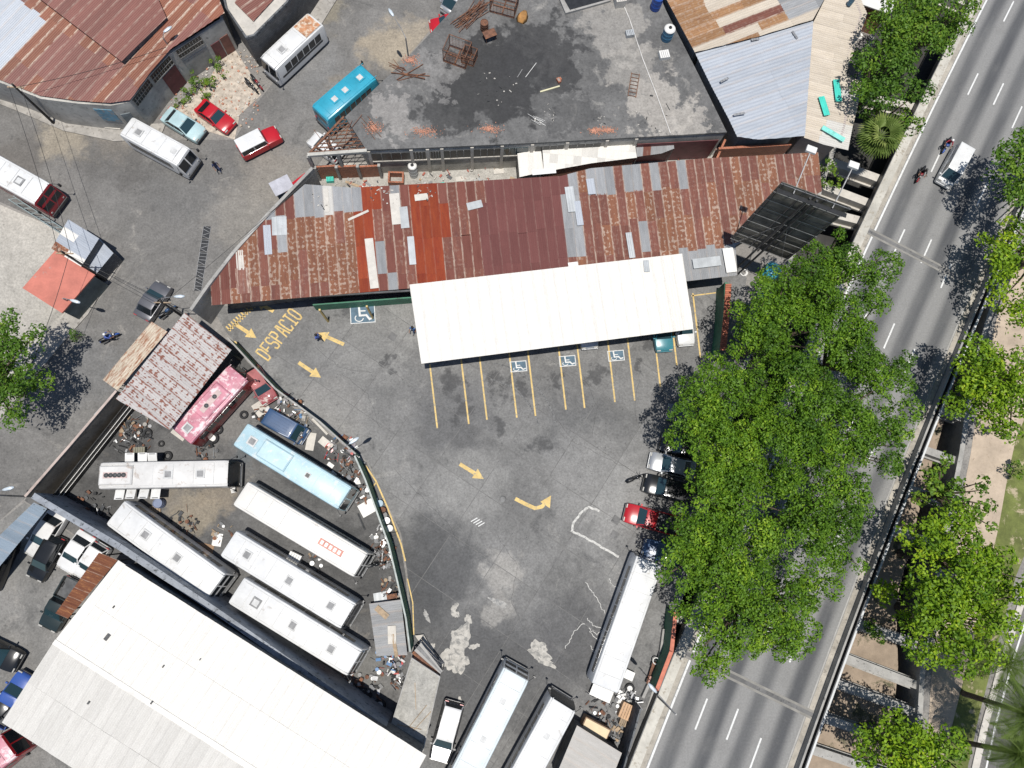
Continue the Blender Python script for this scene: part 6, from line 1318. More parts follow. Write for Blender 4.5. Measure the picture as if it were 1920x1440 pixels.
tree('round leafy tree on the street edge below the kiosk', [(5, 620, 1.7), (40, 640, 1.8), (20, 690, 2.3), (30, 740, 1.9), (-20, 760, 2.2), (-30, 660, 2.5)], 7, 'dark', leaf=(.26, .16), tb=.12, lobe_r=(.7, 1.1), trunk_px=(40, 735))
for x, y, r, z, l in ((1556, 308, .8, 2.2, 'small green bush at the far end of the long tin roof'), (1552, 338, .7, 1.6, 'small creeper bush beside the first channel strut'), (1570, 345, .5, 1., 'tiny bush beside the billboard floodlight'), (1905, 880, .9, 1.2, 'dark bush on the sandy path')): tree(l, [(x, y, r)], z, 'dark', -1.3 if x < 1600 else 0, thick=.06, tb=.3, name='bush', cat='bush', leaf=(.24, .14))
for i, (x, y, r) in enumerate(((405, 125, .75), (418, 138, .6), (375, 165, .9), (350, 178, .75), (395, 158, .7), (338, 195, .6), (360, 150, .6), (385, 180, .5))): tree(['leafy weed clump below the brown warehouse door', 'small weed clump on the rubble edge nearest the white bus', 'largest weed clump in front of the maroon warehouse door', 'weed clump behind the pale blue saloon', 'weed clump between the door weeds and the red car', 'weed clump touching the pale blue saloon boot', 'weed clump against the grilled warehouse wall', 'thin weed clump beside the red car'][i], [(x, y, r)], .35, 'dark', .03, thick=.03, tb=.3, name='weed_clump', cat='weeds', leaf=(.2, .08), group='weed clumps on the rubble')

def palm(label, base, top, zt, r=2.3, n=26, fan=True, base_z=0.):
    b = G(*base, base_z); t = G(*top, zt); B = thing('palm_tree', label, 'palm tree', (b.x, b.y, base_z)); d = t-b
    k = MB(); P = [Vector((0, 0, -.1)).lerp(Vector((d.x, d.y, zt-base_z)), s) for s in np.linspace(0, 1, 6)]
    for i in range(5): k.tube(P[i], P[i+1], .26-.02*i, 9, .26-.02*(i+1))
    k.build('trunk', BARK, B)
    if fan:
        k = MB(); seg = 15; st_ = r*.42; k.tube((0, 0, 0), (st_, 0, .1), .03, 4); V, F = [], []
        for i in range(seg):
            a = R_(-95+190*i/(seg-1)); w_ = R_(6.2); L = (r-st_)*(1-.22*abs(i-(seg-1)/2)/((seg-1)/2)); c = (st_, 0, .1); n0 = len(V)
            V += [c, (c[0]+L*.6*math.cos(a-w_), L*.6*math.sin(a-w_), .16), (c[0]+L*math.cos(a), L*math.sin(a), -.12), (c[0]+L*.6*math.cos(a+w_), L*.6*math.sin(a+w_), .16), (c[0]+L*.6*math.cos(a), L*.6*math.sin(a), .06)]
            F += [(n0, n0+1, n0+4), (n0, n0+4, n0+3), (n0+1, n0+2, n0+4), (n0+4, n0+2, n0+3)]
        k.add(V, F)
    else:
        k = MB(); L = r; pts = [Vector((L*s, 0, .55*math.sin(s*2.2)-1.3*s*s)) for s in np.linspace(0, 1, 13)]; k.path(pts[::3], .025, 4); V, F = [], []
        for i in range(1, 13):
            for sd in (-1, 1):
                for sh in (0, .5):
                    p = pts[i].lerp(pts[i-1], sh); ll = .62*math.sin(.35+2.6*i/13)+.1; n0 = len(V)
                    V += [p, (p.x+.05+ll*.25, p.y+sd*ll*.5, p.z-.03), (p.x+ll*.55, p.y+sd*ll, p.z-.22), (p.x-.05+ll*.3, p.y+sd*ll*.5, p.z-.05)]; F += [(n0, n0+1, n0+2, n0+3)]
        k.add(V, F)
    ms = []
    for v in ((.25, .5, .8) if fan else (.0, .15, .35)):
        m = k.mesh('frond', LEAF['palm']); a = m.attributes.new('tint', 'FLOAT', 'POINT'); a.data.foreach_set('value', np.full(len(m.vertices), v, dtype=np.float32)); ms.append(m)
    for i in range(n):
        o = obj('frond', ms[rs.randint(3)], B); o.location = (d.x, d.y, zt-base_z); o.rotation_euler = (rs.uniform(-.3, .3), R_(-50+85*(i/n)+rs.uniform(-6, 6)), i*2.39996)
    return B
palm('fan palm beside the channel at the foot of the beige roofed house', (1628, 280), (1650, 255), 5.2, 2.3, 34, True, 0)
palm('tall feather palm leaning over the side road', (1806, 1300), (1925, 1338), 10.5, 2.4, 40, False)
palm('tall feather palm at the lower end of the side road', (1786, 1388), (1910, 1412), 7.5, 2.2, 40, False)
palm('feather palm behind the wide yellow green crown', (1845, 1215), (1888, 1245), 4.5, 2.4, 20, False)
# ================================================================ DETAILS
def tyre_mesh(r, w_): k = MB(); k.lathe([(r*.55, 0), (r*.93, 0), (r, w_*.2), (r, w_*.8), (r*.93, w_), (r*.55, w_), (r*.52, w_*.5), (r*.55, .001)], 16); return k.mesh('tyre', RUBBER, True)
def torus(R, r, n=18, m_=8):
    k = MB(); V = [((R+r*math.cos(b))*math.cos(a), (R+r*math.cos(b))*math.sin(a), r+r*math.sin(b)) for a in np.arange(n)*2*math.pi/n for b in np.arange(m_)*2*math.pi/m_]
    k.add(V, [(i*m_+j, ((i+1) % n)*m_+j, ((i+1) % n)*m_+(j+1) % m_, i*m_+(j+1) % m_) for i in range(n) for j in range(m_)]); return k
tm = torus(.36, .14).mesh('tyre', RUBBER, True)
TY = [(130, 943, 1.2), (315, 855, .9), (278, 812, .8), (262, 808, .6), (303, 832, .6), (410, 806, .9), (458, 778, .8), (278, 842, .6), (1038, 692, 0)]
TL = {130: 'large worn tyre lying beside the street wall end', 315: 'worn tyre beside the dirty white bus roof fans', 278: 'old tyre in the scrap heap below the striped shed', 262: 'small tyre among the scrap rings', 303: 'small old tyre beside the battery case', 410: 'spare tyre beside the pink bus wheel', 458: 'small tyre on the pale patch beside the pink bus'}
for x, y, s in TY:
    if s and y != 842:
        o = obj('tyre', tm, None); p = G(x, y, .016); o.location = (p.x, p.y, .018); o.scale = (s, s, s); tag(o, TL[x], 'tyre', 'scrap tyres')
def junkwheel(x, y, r, label):
    p = G(x, y, .016); B = thing('spare_wheel', label, 'wheel', (p.x, p.y, .018)); o = torus(r*.74, r*.26).build('tyre', RUBBER, B, smooth=True)
    k = MB(); k.lathe([(.05, .1), (r*.5, .1), (r*.52, .22), (r*.34, .2), (r*.3, .14), (.05, .16)], 14); k.build('rim', WHITE, B)
junkwheel(712, 1321, .55, 'truck wheel with a white rim near the gate house'); junkwheel(400, 822, .55, 'pair of truck wheels leaning at the pink bus rear'); junkwheel(738, 1258, .35, 'brown rimmed wheel among the scrap by the green wall')
junkwheel(1180, 1290, .45, 'truck wheel in the scrap corner beside the long bus')
def heap(x, y, label, mats, n, rad, hgt, z=.016, name='scrap_heap', size=(.1, .5), cat='scrap', seed=1, kind=None, flatk=1.):
    r = random.Random(seed); p = G(x, y, z); k = MB()
    for i in range(n):
        a, q = r.uniform(0, 6.28), rad*math.sqrt(r.random()); hh = hgt*(1-q/rad*.8); s = r.uniform(*size)
        c = (q*math.cos(a), q*math.sin(a), max(.04, r.uniform(.02, hh)*flatk))
        t = r.random()
        if t < .4: k.box(c, (s, s*r.uniform(.15, .8), max(.03, s*.3)), rz=r.uniform(0, 3), ry=r.uniform(-.3, .3), mi=r.randrange(len(mats)))
        elif t < .75: d = Vector((r.uniform(-1, 1), r.uniform(-1, 1), r.uniform(-.1, .25))).normalized()*s*1.6; k.tube(c, Vector(c)+d, r.uniform(.015, .06), 5, mi=r.randrange(len(mats)))
        else: k.lathe([(s*.2, 0), (s*.42, 0), (s*.42, s*.16), (s*.2, s*.16)], 9, c=c, mi=r.randrange(len(mats)))
    o = solo(name, k, mats, label, cat, (p.x, p.y, z)); 
    if kind: o['kind'] = kind
    return o
SCR = [STEELD, RUSTY, STEEL, RUBBER]; DK = [STEELD, RUSTY, BLACK, RUBBER]; DIRTW = mat('dirty_white', (.36, .34, .31), .8, var=.35, scale=3); LT = [DIRTW, STEEL, STEELD, WOOD, RUSTY]; CLO = [mat('faded_cloth', (.3, .28, .3), .9), mat('red_plastic', (.4, .06, .05), .5), mat('blue_plastic', (.06, .16, .32), .5), WHITE]
for i, (x, y, l, mt, n, r, h) in enumerate(((252, 795, 'heap of white sheet scrap and cable below the striped shed', LT, 26, 1.3, .5), (232, 815, 'heap of rusty rings and hoops in the yard', SCR, 26, 1.5, .35), (262, 825, 'heap of engine castings in the yard', DK, 24, 1.1, .45),
        (165, 955, 'row of dismantled engines along the blue grey wall', DK, 34, 1.5, .8), (185, 975, 'second heap of engine parts along the blue grey wall', SCR, 34, 1.3, .8), (345, 985, 'dark scrap between the white buses', DK, 26, 1.2, .4), (385, 845, 'axle parts behind the pink bus', DK, 22, 1.0, .5),
        (545, 765, 'tools and plastic scrap along the green wall', CLO+SCR, 30, 1.2, .5), (560, 792, 'flat metal scrap beside the navy van', LT+SCR, 18, 1.0, .3), (640, 845, 'mixed parts heap behind the green wall lamp', CLO+SCR, 40, 1.3, .7), (660, 880, 'greasy parts heap along the green wall', DK+[STEEL], 36, 1.1, .6),
        (680, 925, 'brown debris along the curving wall', SCR, 26, .9, .4), (715, 1005, 'wheel hubs along the curving wall', [STEEL, WHITE, STEELD], 24, .8, .4), (718, 1030, 'dark engine heap along the curving wall', DK+[STEEL], 34, 1.0, .7), (727, 1050, 'small scrap at the wall bend', SCR+[STEEL], 20, .7, .4),
        (735, 1105, 'rubble of grates above the zinc patch', SCR+LT, 26, .9, .4), (730, 1240, 'scrap heap with pipes below the zinc patch', SCR+CLO, 40, 1.2, .6), (748, 1275, 'bits of scrap beside the gate house', SCR, 20, .7, .4), (690, 1290, 'scrap along the end of the blue grey wall', DK+[STEEL], 30, 1.1, .5), (660, 1275, 'metal brackets beside the striped flash bus', DK+[STEEL], 24, .9, .5),
        (1178, 1312, 'engine blocks in the scrap corner', [STEEL, STEELD, WHITE], 34, .9, .8), (1132, 1330, 'twisted frame scrap in the scrap corner', DK+[STEEL], 40, 1.4, .5), (1150, 1375, 'wooden and metal bits beside the beige box', [WOOD, STEELD, BLACK], 28, .9, .6), (490, 775, 'parts beside the navy van', SCR, 16, .7, .4), (585, 1060, 'small metal parts between two white buses', SCR+LT, 18, .9, .3), (420, 1000, 'rags and boards beside the white buses', LT, 10, .8, .2))):
    heap(x, y, l, mt, int(n*1.8), r*1.1, h, seed=i+5)
# roof debris on the concrete roof
Z = 4.702
BRK = [mat('brick_rubble', (.44, .21, .14), .9, var=.35, scale=5)]
for i, (x, y, rx, ry) in enumerate(((795, 247, 1.5, .6), (918, 242, 1.2, .5), (1115, 245, .7, .4), (1140, 244, .9, .35), (700, 240, .8, .7), (770, 113, .8, .6))):
    r = random.Random(i+40); p = G(x, y, Z); k = MB()
    for q in range(260):
        a, s = r.uniform(0, 6.28), abs(r.gauss(0, .55)); k.box((rx*s*math.cos(a), ry*s*math.sin(a)*(.6+.6*r.random()), .02+.03*r.random()), (r.uniform(.03, .13), r.uniform(.03, .08), .04), rz=r.uniform(0, 3))
    o = solo('brick_rubble', k, BRK, ['wide patch of crushed brick near the roof edge', 'second wide patch of crushed brick near the roof edge', 'small patch of crushed brick by the parapet', 'long patch of crushed brick by the parapet', 'crushed brick below the steel bars by the roof corner', 'crushed brick pile at the street edge of the roof'][i], 'rubble', (p.x, p.y, Z))
    o['kind'] = 'stuff'
def cage(x, y, sx, sy, sz, rz, label, n=7):
    p = G(x, y, Z); B = thing('wire_cage', label, 'cage', (p.x, p.y, Z), rz)
    for a in (-1, 1):
        for b in (-1, 1): k = MB(); k.tube((a*sx/2, b*sy/2, 0), (a*sx/2, b*sy/2, sz), .04, 5); k.build('corner_post', RUSTY, B)
    for zz in (.04, sz):
        for a in (-1, 1): k = MB(); k.tube((a*sx/2, -sy/2, zz), (a*sx/2, sy/2, zz), .04, 5); k.build('rail', RUSTY, B); k = MB(); k.tube((-sx/2, a*sy/2, zz), (sx/2, a*sy/2, zz), .04, 5); k.build('rail', RUSTY, B)
    for sd in range(4):
        k = MB()
        for i in range(1, n):
            t = i/n-.5
            P = {0: ((t*sx, -sy/2), (t*sx, -sy/2)), 1: ((t*sx, sy/2), (t*sx, sy/2)), 2: ((-sx/2, t*sy), (-sx/2, t*sy)), 3: ((sx/2, t*sy), (sx/2, t*sy))}[sd]; k.tube((*P[0], 0), (*P[1], sz), .013, 3)
        for i in range(1, n):
            zz = sz*i/n; e = {0: ((-sx/2, -sy/2), (sx/2, -sy/2)), 1: ((-sx/2, sy/2), (sx/2, sy/2)), 2: ((-sx/2, -sy/2), (-sx/2, sy/2)), 3: ((sx/2, -sy/2), (sx/2, sy/2))}[sd]; k.tube((*e[0], zz), (*e[1], zz), .013, 3)
        k.build('mesh_panel', RUSTY, B)
    k = MB(); k.box((0, 0, .08), (sx*.9, .12, .06)); k.box((0, 0, .1), (.12, sy*.9, .06)); k.build('base_frame', RUSTY, B)
cage(858, 108, 2.2, 1.7, 1.7, R_(-20), 'rusty wire cage standing on the concrete roof'); cage(880, 112, 1.2, 1.1, 1.2, R_(-20), 'smaller rusty cage joined to the first cage'); cage(945, 15, 2.4, 1.6, 1.6, R_(-15), 'rusty cage frame at the top of the concrete roof')
def barrel(x, y, r, h, mt, label, z, name='barrel', lid=None, cat='barrel'):
    p = G(x, y, z); B = thing(name, label, cat, (p.x, p.y, z)); k = MB(); k.lathe([(r*.94, 0), (r, .04), (r, h*.33), (r*1.04, h*.35), (r, h*.37), (r, h*.66), (r*1.04, h*.68), (r, h*.7), (r, h-.03), (r*.97, h), (r*.9, h), (r*.88, h-.06), (.01, h-.06)], 20); k.build('drum', mt, B, smooth=False)
    if lid: k = MB(); k.lathe([(r*1.03, h), (r*1.03, h+.06), (r*.85, h+.14), (r*.3, h+.2), (.01, h+.21)], 20); o = k.build('lid', lid, B); k = MB(); k.lathe([(.16, h+.2), (.16, h+.26), (.01, h+.26)], 12); k.build('lid_cap', BLACK, o)
barrel(908, 55, .38, 1.0, RUSTY, 'rusty open barrel on the concrete roof', Z)
TANKB = mat('blue_tank_plastic', (.05, .16, .26), .4, var=.15)
barrel(1249, 72, .52, 1.35, TANKB, 'blue water tank with a white lid on the concrete roof', Z, 'water_tank', WHITE, 'water tank')
barrel(1228, 15, .5, 1.5, mat('royal_blue', (.02, .07, .3), .35), 'royal blue drum at the top of the concrete roof', Z, 'water_tank', None, 'water tank')
barrel(1592, 8, .25, 1.4, TANKB, 'slim blue drum at the top of the beige roof', 4.45)
barrel(776, 328, .42, 1.8, mat('grey_tank', (.5, .52, .52), .5, var=.1), 'tall pale water tank in the back yard', .016, 'water_tank', WHITE, 'water tank')
barrel(303, 944, .42, .9, mat('blue_grey_drum', (.14, .17, .26), .5), 'blue grey drum beside the dirty white bus', .016)
barrel(1425, 625-70, .28, .5, mat('bright_blue_bucket', (.04, .22, .55), .4), 'blue bucket on the ground beside the tile topped wall', .016, 'bucket', None, 'bucket')
for i, (x, y) in enumerate(((714, 944), (719, 957), (722, 966), (727, 976), (732, 990))):
    barrel(x, y, .3, .75, [mat('blue_bin', (.3, .42, .5), .5), RUSTY, STEELD, STEEL, WHITE][i], ['pale blue drum first in the row along the green wall', 'rusty drum in the row along the green wall', 'dark drum in the row along the green wall', 'grey drum in the row along the green wall', 'white drum last in the row along the green wall'][i], .03, 'drum', None, 'drum')
def rods(x, y, label, n, L, spread, rz, z, name='steel_bars', mt=RUSTY, w_=.6, r=.03):
    p = G(x, y, z); k = MB()
    for i in range(n):
        a = rz+random.uniform(-spread, spread); d = Vector((math.cos(a), math.sin(a), random.uniform(-.02, .06)))*L*random.uniform(.6, 1)/2; c = Vector((random.uniform(-w_, w_)*.5, random.uniform(-w_, w_)*.5, .06+.03*i*.3)); k.tube(c-d, c+d, r, 4)
    solo(name, k, mt, label, 'steel bars', (p.x, p.y, z))
rods(885, 30, 'bundle of rusty steel bars on the concrete roof', 22, 4.6, .25, R_(48), Z, w_=1.0); rods(768, 140, 'crossed rusty steel profiles at the roof street edge', 5, 3.6, .9, R_(30), Z, r=.05); rods(745, 130, 'bent rusty bars sticking over the roof edge', 6, 2.2, .5, R_(-35), Z); rods(995, 135, 'white pole lying on the concrete roof', 1, 1.9, 0, R_(55), Z, mt=WHITE)
rods(1030, 173, 'pale yellow timber lying on the concrete roof', 1, 2.3, 0, R_(18), Z, mt=mat('yellow_timber', (.62, .58, .38), .8), r=.09, name='timber'); rods(1008, 228, 'thin white rods near the brick patches', 7, 1.6, .4, R_(-40), Z, mt=WHITE, r=.02); rods(980, 135, 'grey rod on the dark roof stain', 1, 1.4, 0, R_(60), Z, mt=STEEL)
rods(1255, 205, 'dark rod near the roof pipe', 1, 1.2, 0, R_(-65), Z, mt=STEELD, r=.025); rods(695, 235, 'rusty bar grid over the crushed brick', 4, 2.4, .05, R_(-50), Z, w_=1.2)
B = thing('ladder', 'rusty steel ladder lying on the concrete roof', 'ladder', G(1188, 160, Z), R_(80))
for s in (-1, 1): k = MB(); k.box((0, s*.38, .05), (2.5, .06, .08)); k.build('stile', RUSTY, B)
for i in range(7): k = MB(); k.tube((-1.15+i*.385, -.37, .05), (-1.15+i*.385, .37, .05), .03, 5); k.build('rung', RUSTY, B)
B = thing('rusty_table', 'rusty sheet metal table on the concrete roof', 'table', G(918, 72, Z), R_(25)); k = MB(); k.box((0, 0, .7), (1.2, .8, .05)); k.build('table_top', RUSTY, B)
for a in (-1, 1):
    for b in (-1, 1): k = MB(); k.tube((a*.5, b*.33, 0), (a*.5, b*.33, .68), .04, 5); k.build('leg', RUSTY, B)
k = MB(); k.loft([[(x, -w_, 0), (x, -w_*.5, h), (x, w_*.5, h*.9), (x, w_, 0)] for x, w_, h in ((-.7, .35, .1), (-.3, .55, .5), (.2, .5, .4), (.7, .2, .12))])
solo('tarpaulin', k, mat('ochre_tarp', (.4, .2, .06), .8, var=.4, scale=3), 'crumpled ochre tarpaulin on the concrete roof', 'tarpaulin', G(980, 32, Z), R_(70), smooth=True)
k = MB(); k.box((0, 0, .15), (.5, .3, .3)); k.box((.1, -.25, .1), (.3, .2, .2)); k.box((0, 0, .31), (.3, .2, .03)); solo('brick_block', k, BRICK, 'orange brick block lying on the concrete roof', 'block', G(1047, 153, Z), R_(120))
def crate(x, y, s, label, mt, z, h=.4, rz=.2, name='crate', cat='crate'):
    p = G(x, y, z); B = thing(name, label, cat, (p.x, p.y, z), rz)
    for i in range(5): k = MB(); k.box((-s[0]/2+s[0]*(i+.5)/5, 0, h+.012), (s[0]/5-.03, s[1], .025)); k.build('slat', mt, B)
    for a in (-1, 1): k = MB(); k.box((0, a*(s[1]/2-.03), h/2), (s[0], .05, h)); k.build('side', mt, B); k = MB(); k.box((a*(s[0]/2-.03), 0, h/2), (.05, s[1]-.12, h)); k.build('end', mt, B)
crate(1244, 106, (.95, .8), 'white slatted crate on the concrete roof', WHITE, Z); crate(1180, 66, (.8, .6), 'pale blue slatted crate beside the roof pipe', GALV, Z); crate(1160, 5, (1.0, 1.2), 'rust stained box at the top of the concrete roof', PLW, Z, .9)
crate(1172, 1330, (1.15, 1.3), 'wooden crate in the scrap corner', mat('orange_wood', (.5, .32, .19), .8, var=.2, scale=3), .016, .8, R_(-25)); crate(292, 955, (.95, .6), 'grey pallet beside the blue grey drum', WOOD, .016, .15, .1, 'pallet', 'pallet'); crate(265, 845, (1.0, .55), 'olive battery case among the scrap', mat('olive_metal', (.2, .19, .14), .7), .016, .45, .05, 'case', 'case')
crate(1168, 1352, (.8, .6), 'small brown crate below the wooden crate', WOOD, .016, .5, R_(-25)); crate(440, 920, (.4, .4), 'white box at the rear of the cream bus', WHITE, .016, .4, .3); crate(555, 1046, (1.1, .9), 'white washing machine shell between two white buses', WHITE, .016, .8, R_(-25), 'machine_shell', 'machine'); crate(690, 1058, (.01+.7, .5), 'small dark case beside the cream bus nose', STEELD, .016, .4, .3, 'case', 'case'); crate(620, 339, (.7, .5), 'turquoise crate in the back yard', TEAL, .016, .4, .1)
# boards, flat panels, mats lying about (bus yard)
for x, y, sx, sy, r, mt, l, nm in ((583, 828, .75, 1.6, -8, PLW, 'white folded board beside the navy van', 'board'), (612, 832, 1.4, .7, -38, PLW, 'cream board behind the green wall', 'board'), (618, 839, .9, .5, -40, P_RED, 'red plastic panel behind the green wall', 'panel'), (690, 952, 1.5, 1.2, 30, WHITE, 'large white panel leaning at the curving wall', 'panel'), (700, 942, .9, .7, 10, WHITE, 'small white panel at the curving wall', 'panel'),
        (620, 872, .6, .35, -35, WHITE, 'crumpled white sheet in the middle of the yard', 'sheet'), (626, 888, .55, .3, -45, WHITE, 'second crumpled white sheet in the yard', 'sheet'), (671, 905, .45, .4, 20, WHITE, 'white bag by the curving wall', 'sheet'), (380, 1028, 1.9, .9, -12, mat('cardboard', (.27, .17, .1), .9, var=.2), 'brown cardboard sheet between the white buses', 'cardboard'), (408, 1012, .8, 1.1, -8, WHITE, 'white striped mat between the white buses', 'mat'),
        (490, 765, 1.3, 1.3, 35, CONCL, 'pale concrete patch plate beside the pink bus', 'plate'), (535, 812, 1.3, .35, -30, STEEL, 'long grey bar along the green wall', 'bar'), (678, 978, .16, 1.6, 25, STEELD, 'dark bar near the curving wall', 'bar'), (600, 800, .2, 2.0, 45, PLW, 'pale plank along the green wall', 'plank'), (205, 764, 1.2, 2.6, -38, GALV, 'zinc sheet at the end of the striped shed', 'sheet'), (335, 815, 1.4, .5, -35, CONCL, 'pale slab at the pink bus rear', 'plate'), (715, 1120, 1.3, .9, 10, GALV, 'bent zinc sheet above the zinc patch', 'sheet')):
    loose(x, y, sx, sy, r, mt, l, .02, nm, nm, .04)
P_ = GP([(692, 1132), (752, 1124), (764, 1228), (706, 1230)], .9); B = bldg('scrap_roof', 'low patch of zinc sheets along the green wall', 'sheet roof', P_)
sheet_roof(B, P_, (.9, .12), .9, .85, 3.2, .02, lambda x, y: R_GR, .02, 5)
for p in shrink(P_, .15): k = MB(); k.tube((p.x, p.y, 0), (p.x, p.y, .86), .05, 5); k.build('post', STEELD, B, W=True)
for x, y, sx, sy, r, mt, l in ((735, 1190, .7, 1.5, 3, PLW, 'grey board on the low zinc patch'), (740, 1210, .3, 1.9, 12, WOOD, 'brown plank across the low zinc patch'), (716, 1148, .5, 1.3, 50, WOOD, 'splintered plank on the low zinc patch'), (735, 1118, .9, .4, 10, RUSTY, 'rust red sheet at the top of the low zinc patch')): loose(x, y, sx, sy, r, mt, l, .98, 'board', 'board', .04)
# beige tank box and concrete container near the scrap corner
B = thing('truck_box', 'beige truck body box next to the scrap corner', 'box', (*G(1117, 1366, 1.4).to_2d(), .016), R_(-27)); k = MB(); k.box((0, 0, .9), (2.35, 1.0, 1.2)); k.build('box_wall', mat('brown_edge', (.2, .12, .07), .7), B); k = MB(); k.box((0, 0, 1.53), (2.2, .85, .06)); k.build('lid', mat('beige_paint', (.6, .48, .3), .6, var=.1), B); k = MB(); k.box((0, 0, .15), (2.2, .8, .3)); k.build('skid', STEELD, B)
P_ = GP([(1082, 1360), (1166, 1412), (1140, 1480), (1040, 1460)], 2.8); B = bldg('container', 'grey weathered container with a flat ribbed roof', 'container', P_)
sheet_roof(B, P_, (P_[0]-P_[1]), 2.8, .9, 5, 0, lambda x, y: mat_sheet('weathered_grey_sheet', (.38, .36, .33), (.46, .44, .41), (.3, .28, .25), .36, edge=.25, var=.08), .012, 3); walls(B, shrink(P_, .05), .05, 2.76, PLASTERD, .1)
k = MB(); k.box((0, 0, .55), (1.9, 1.05, .1)); k.box((0, 0, .3), (1.7, .9, .4), mi=1); k.box((.2, .1, .62), (1.2, .5, .04)); solo('white_panel_box', k, [WHITE, STEELD], 'white panel box behind the long white bus', 'box', (*G(1128, 1299, .6).to_2d(), .03), R_(-24))
k = MB(); k.box((0, 0, .5), (.8, .75, .06)); k.box((0, 0, .25), (.5, .5, .5), mi=1); k.box((.1, 0, .55), (.3, .3, .04)); solo('white_hatch_box', k, [WHITE, STEEL], 'small white box beside the tail of the long white bus', 'box', (*G(1180, 1266, .5).to_2d(), .03), R_(-24))
# rack and fan beside the red topped wall
B = thing('hand_cart', 'rusty hand cart with a white fan beside the red topped wall', 'cart', (*G(1222, 1262, .4).to_2d(), .016), R_(70)); k = MB(); k.box((0, 0, .45), (1.9, .45, .06)); k.build('tray', RUSTY, B); k = MB(); k.box((-.5, 0, .6), (.5, .35, .25)); k.build('load', mat('pink_load', (.45, .25, .2), .8), B)
k = torus(.27, .05); o = k.build('fan_ring', WHITE, B); o.location = (1.1, 0, .5); wheels(B, (-.7, .7), .25, .2, .08)
k = MB(); k.tube((1.1, 0, 0), (1.1, 0, .5), .04, 6); k.build('fan_post', STEELD, B)
# street lamps
LAMPM = mat('lamp_head', (.62, .68, .72), .35, .2)
def lamp(base, head, h, label, head_mt=None, z=0.):
    b = G(*base, z); t = G(*head, h); d = (t-b).to_2d(); B = thing('street_lamp', label, 'street lamp', (b.x, b.y, z)); L = d.length; dd = d.normalized() if L > .01 else Vector((1, 0))
    if L > 3: d = dd*3; L = 3
    k = MB(); k.tube((0, 0, 0), (0, 0, h-.5), .09, 8, .06); k.build('pole', STEEL, B)
    k = MB(); k.path([(0, 0, h-.5), (d.x*.3, d.y*.3, h-.12), (d.x*.8, d.y*.8, h)], .035, 6); a = k.build('arm', STEEL, B)
    k = MB(); r = math.atan2(d.y, d.x); k.loft([[(x, -w_, zz), (x, -w_*.7, zz+hh), (x, w_*.7, zz+hh), (x, w_, zz)] for x, w_, zz, hh in ((-.3, .07, 0, .06), (-.1, .14, -.03, .11), (.3, .17, -.03, .12), (.6, .08, 0, .06))]); o = k.build('head', LAMPM, B, smooth=True); o.location = (d.x, d.y, h); o.rotation_euler = (0, 0, r)
lamp((664, 857), (661, 828), 7, 'street lamp at the bend of the green wall', z=.02); lamp((1229, 1302), (1226, 1293), 7, 'street lamp at the end of the red topped wall'); lamp((50, 931), (12, 917), 5.5, 'street lamp at the corner of street wall and car yard'); lamp((342, 588), (333, 556), 5, 'street lamp beside the parked motorcycle'); lamp((352, 142), (312, 57), 6.2, 'tall lamp pole rising in front of the warehouse'); lamp((160, 582), (138, 564), 4.2, 'small lamp on a post in front of the red kiosk wall'); lamp((772, 150), (735, 26), 7, 'street lamp at the kerb behind the concrete roof')
# utility pole and cables
def upole(base, h, label): b = G(*base, 0); B = thing('utility_pole', label, 'utility pole', (b.x, b.y, 0)); k = MB(); k.tube((0, 0, 0), (0, 0, h), .13, 8, .09); k.build('pole', mat('tarred_wood', (.05, .045, .04), .9, var=.3), B); k = MB(); k.box((0, 0, h-.5), (1.4, .09, .1)); k.build('crossarm', WOOD, B); return b
k1 = upole((200, 526), 7.5, 'dark utility pole at the corner of the kiosk block'); k2 = upole((102, 232), 6.5, 'utility pole in front of the warehouse wall'); k3 = upole((352, 600), 6.0, 'utility pole at the striped shed corner')
def cable(p, q, label, sag=.5): k = MB(); k.path([Vector(p).lerp(Vector(q), t)-Vector((0, 0, sag*4*t*(1-t))) for t in np.linspace(0, 1, 9)], .022, 4); solo('power_cable', k, CABLE, label, 'cable', group='overhead cables at the crossing')
UPL = 'one of two thin black cables crossing the street between the warehouse and kiosk poles'; UP2 = 'one of two thin black cables between the kiosk pole and the striped shed pole'
for o_ in (-.5, .5): cable((k1.x+o_, k1.y, 7.0), (k2.x+o_, k2.y, 6.1), UPL)
for o_ in (-.5, .2): cable((k1.x, k1.y+o_*.2, 6.9+o_*.3), (k3.x, k3.y+o_, 5.6), UP2, .3)
cable((k3.x, k3.y, 5.4), (*G(600, 318, 5).to_2d(), 5.2), 'thin cable running along the slanting parapet', .3); cable((k1.x, k1.y, 6.4), (*G(60, 700, 5).to_2d(), 5.5), 'thin cable passing over the red kiosk roof', .3); cable((k2.x, k2.y, 6.0), (*G(312, 90, 5.5).to_2d(), 5.6), 'thin cable running over the rusty warehouse roof edge', .4)
k = MB()
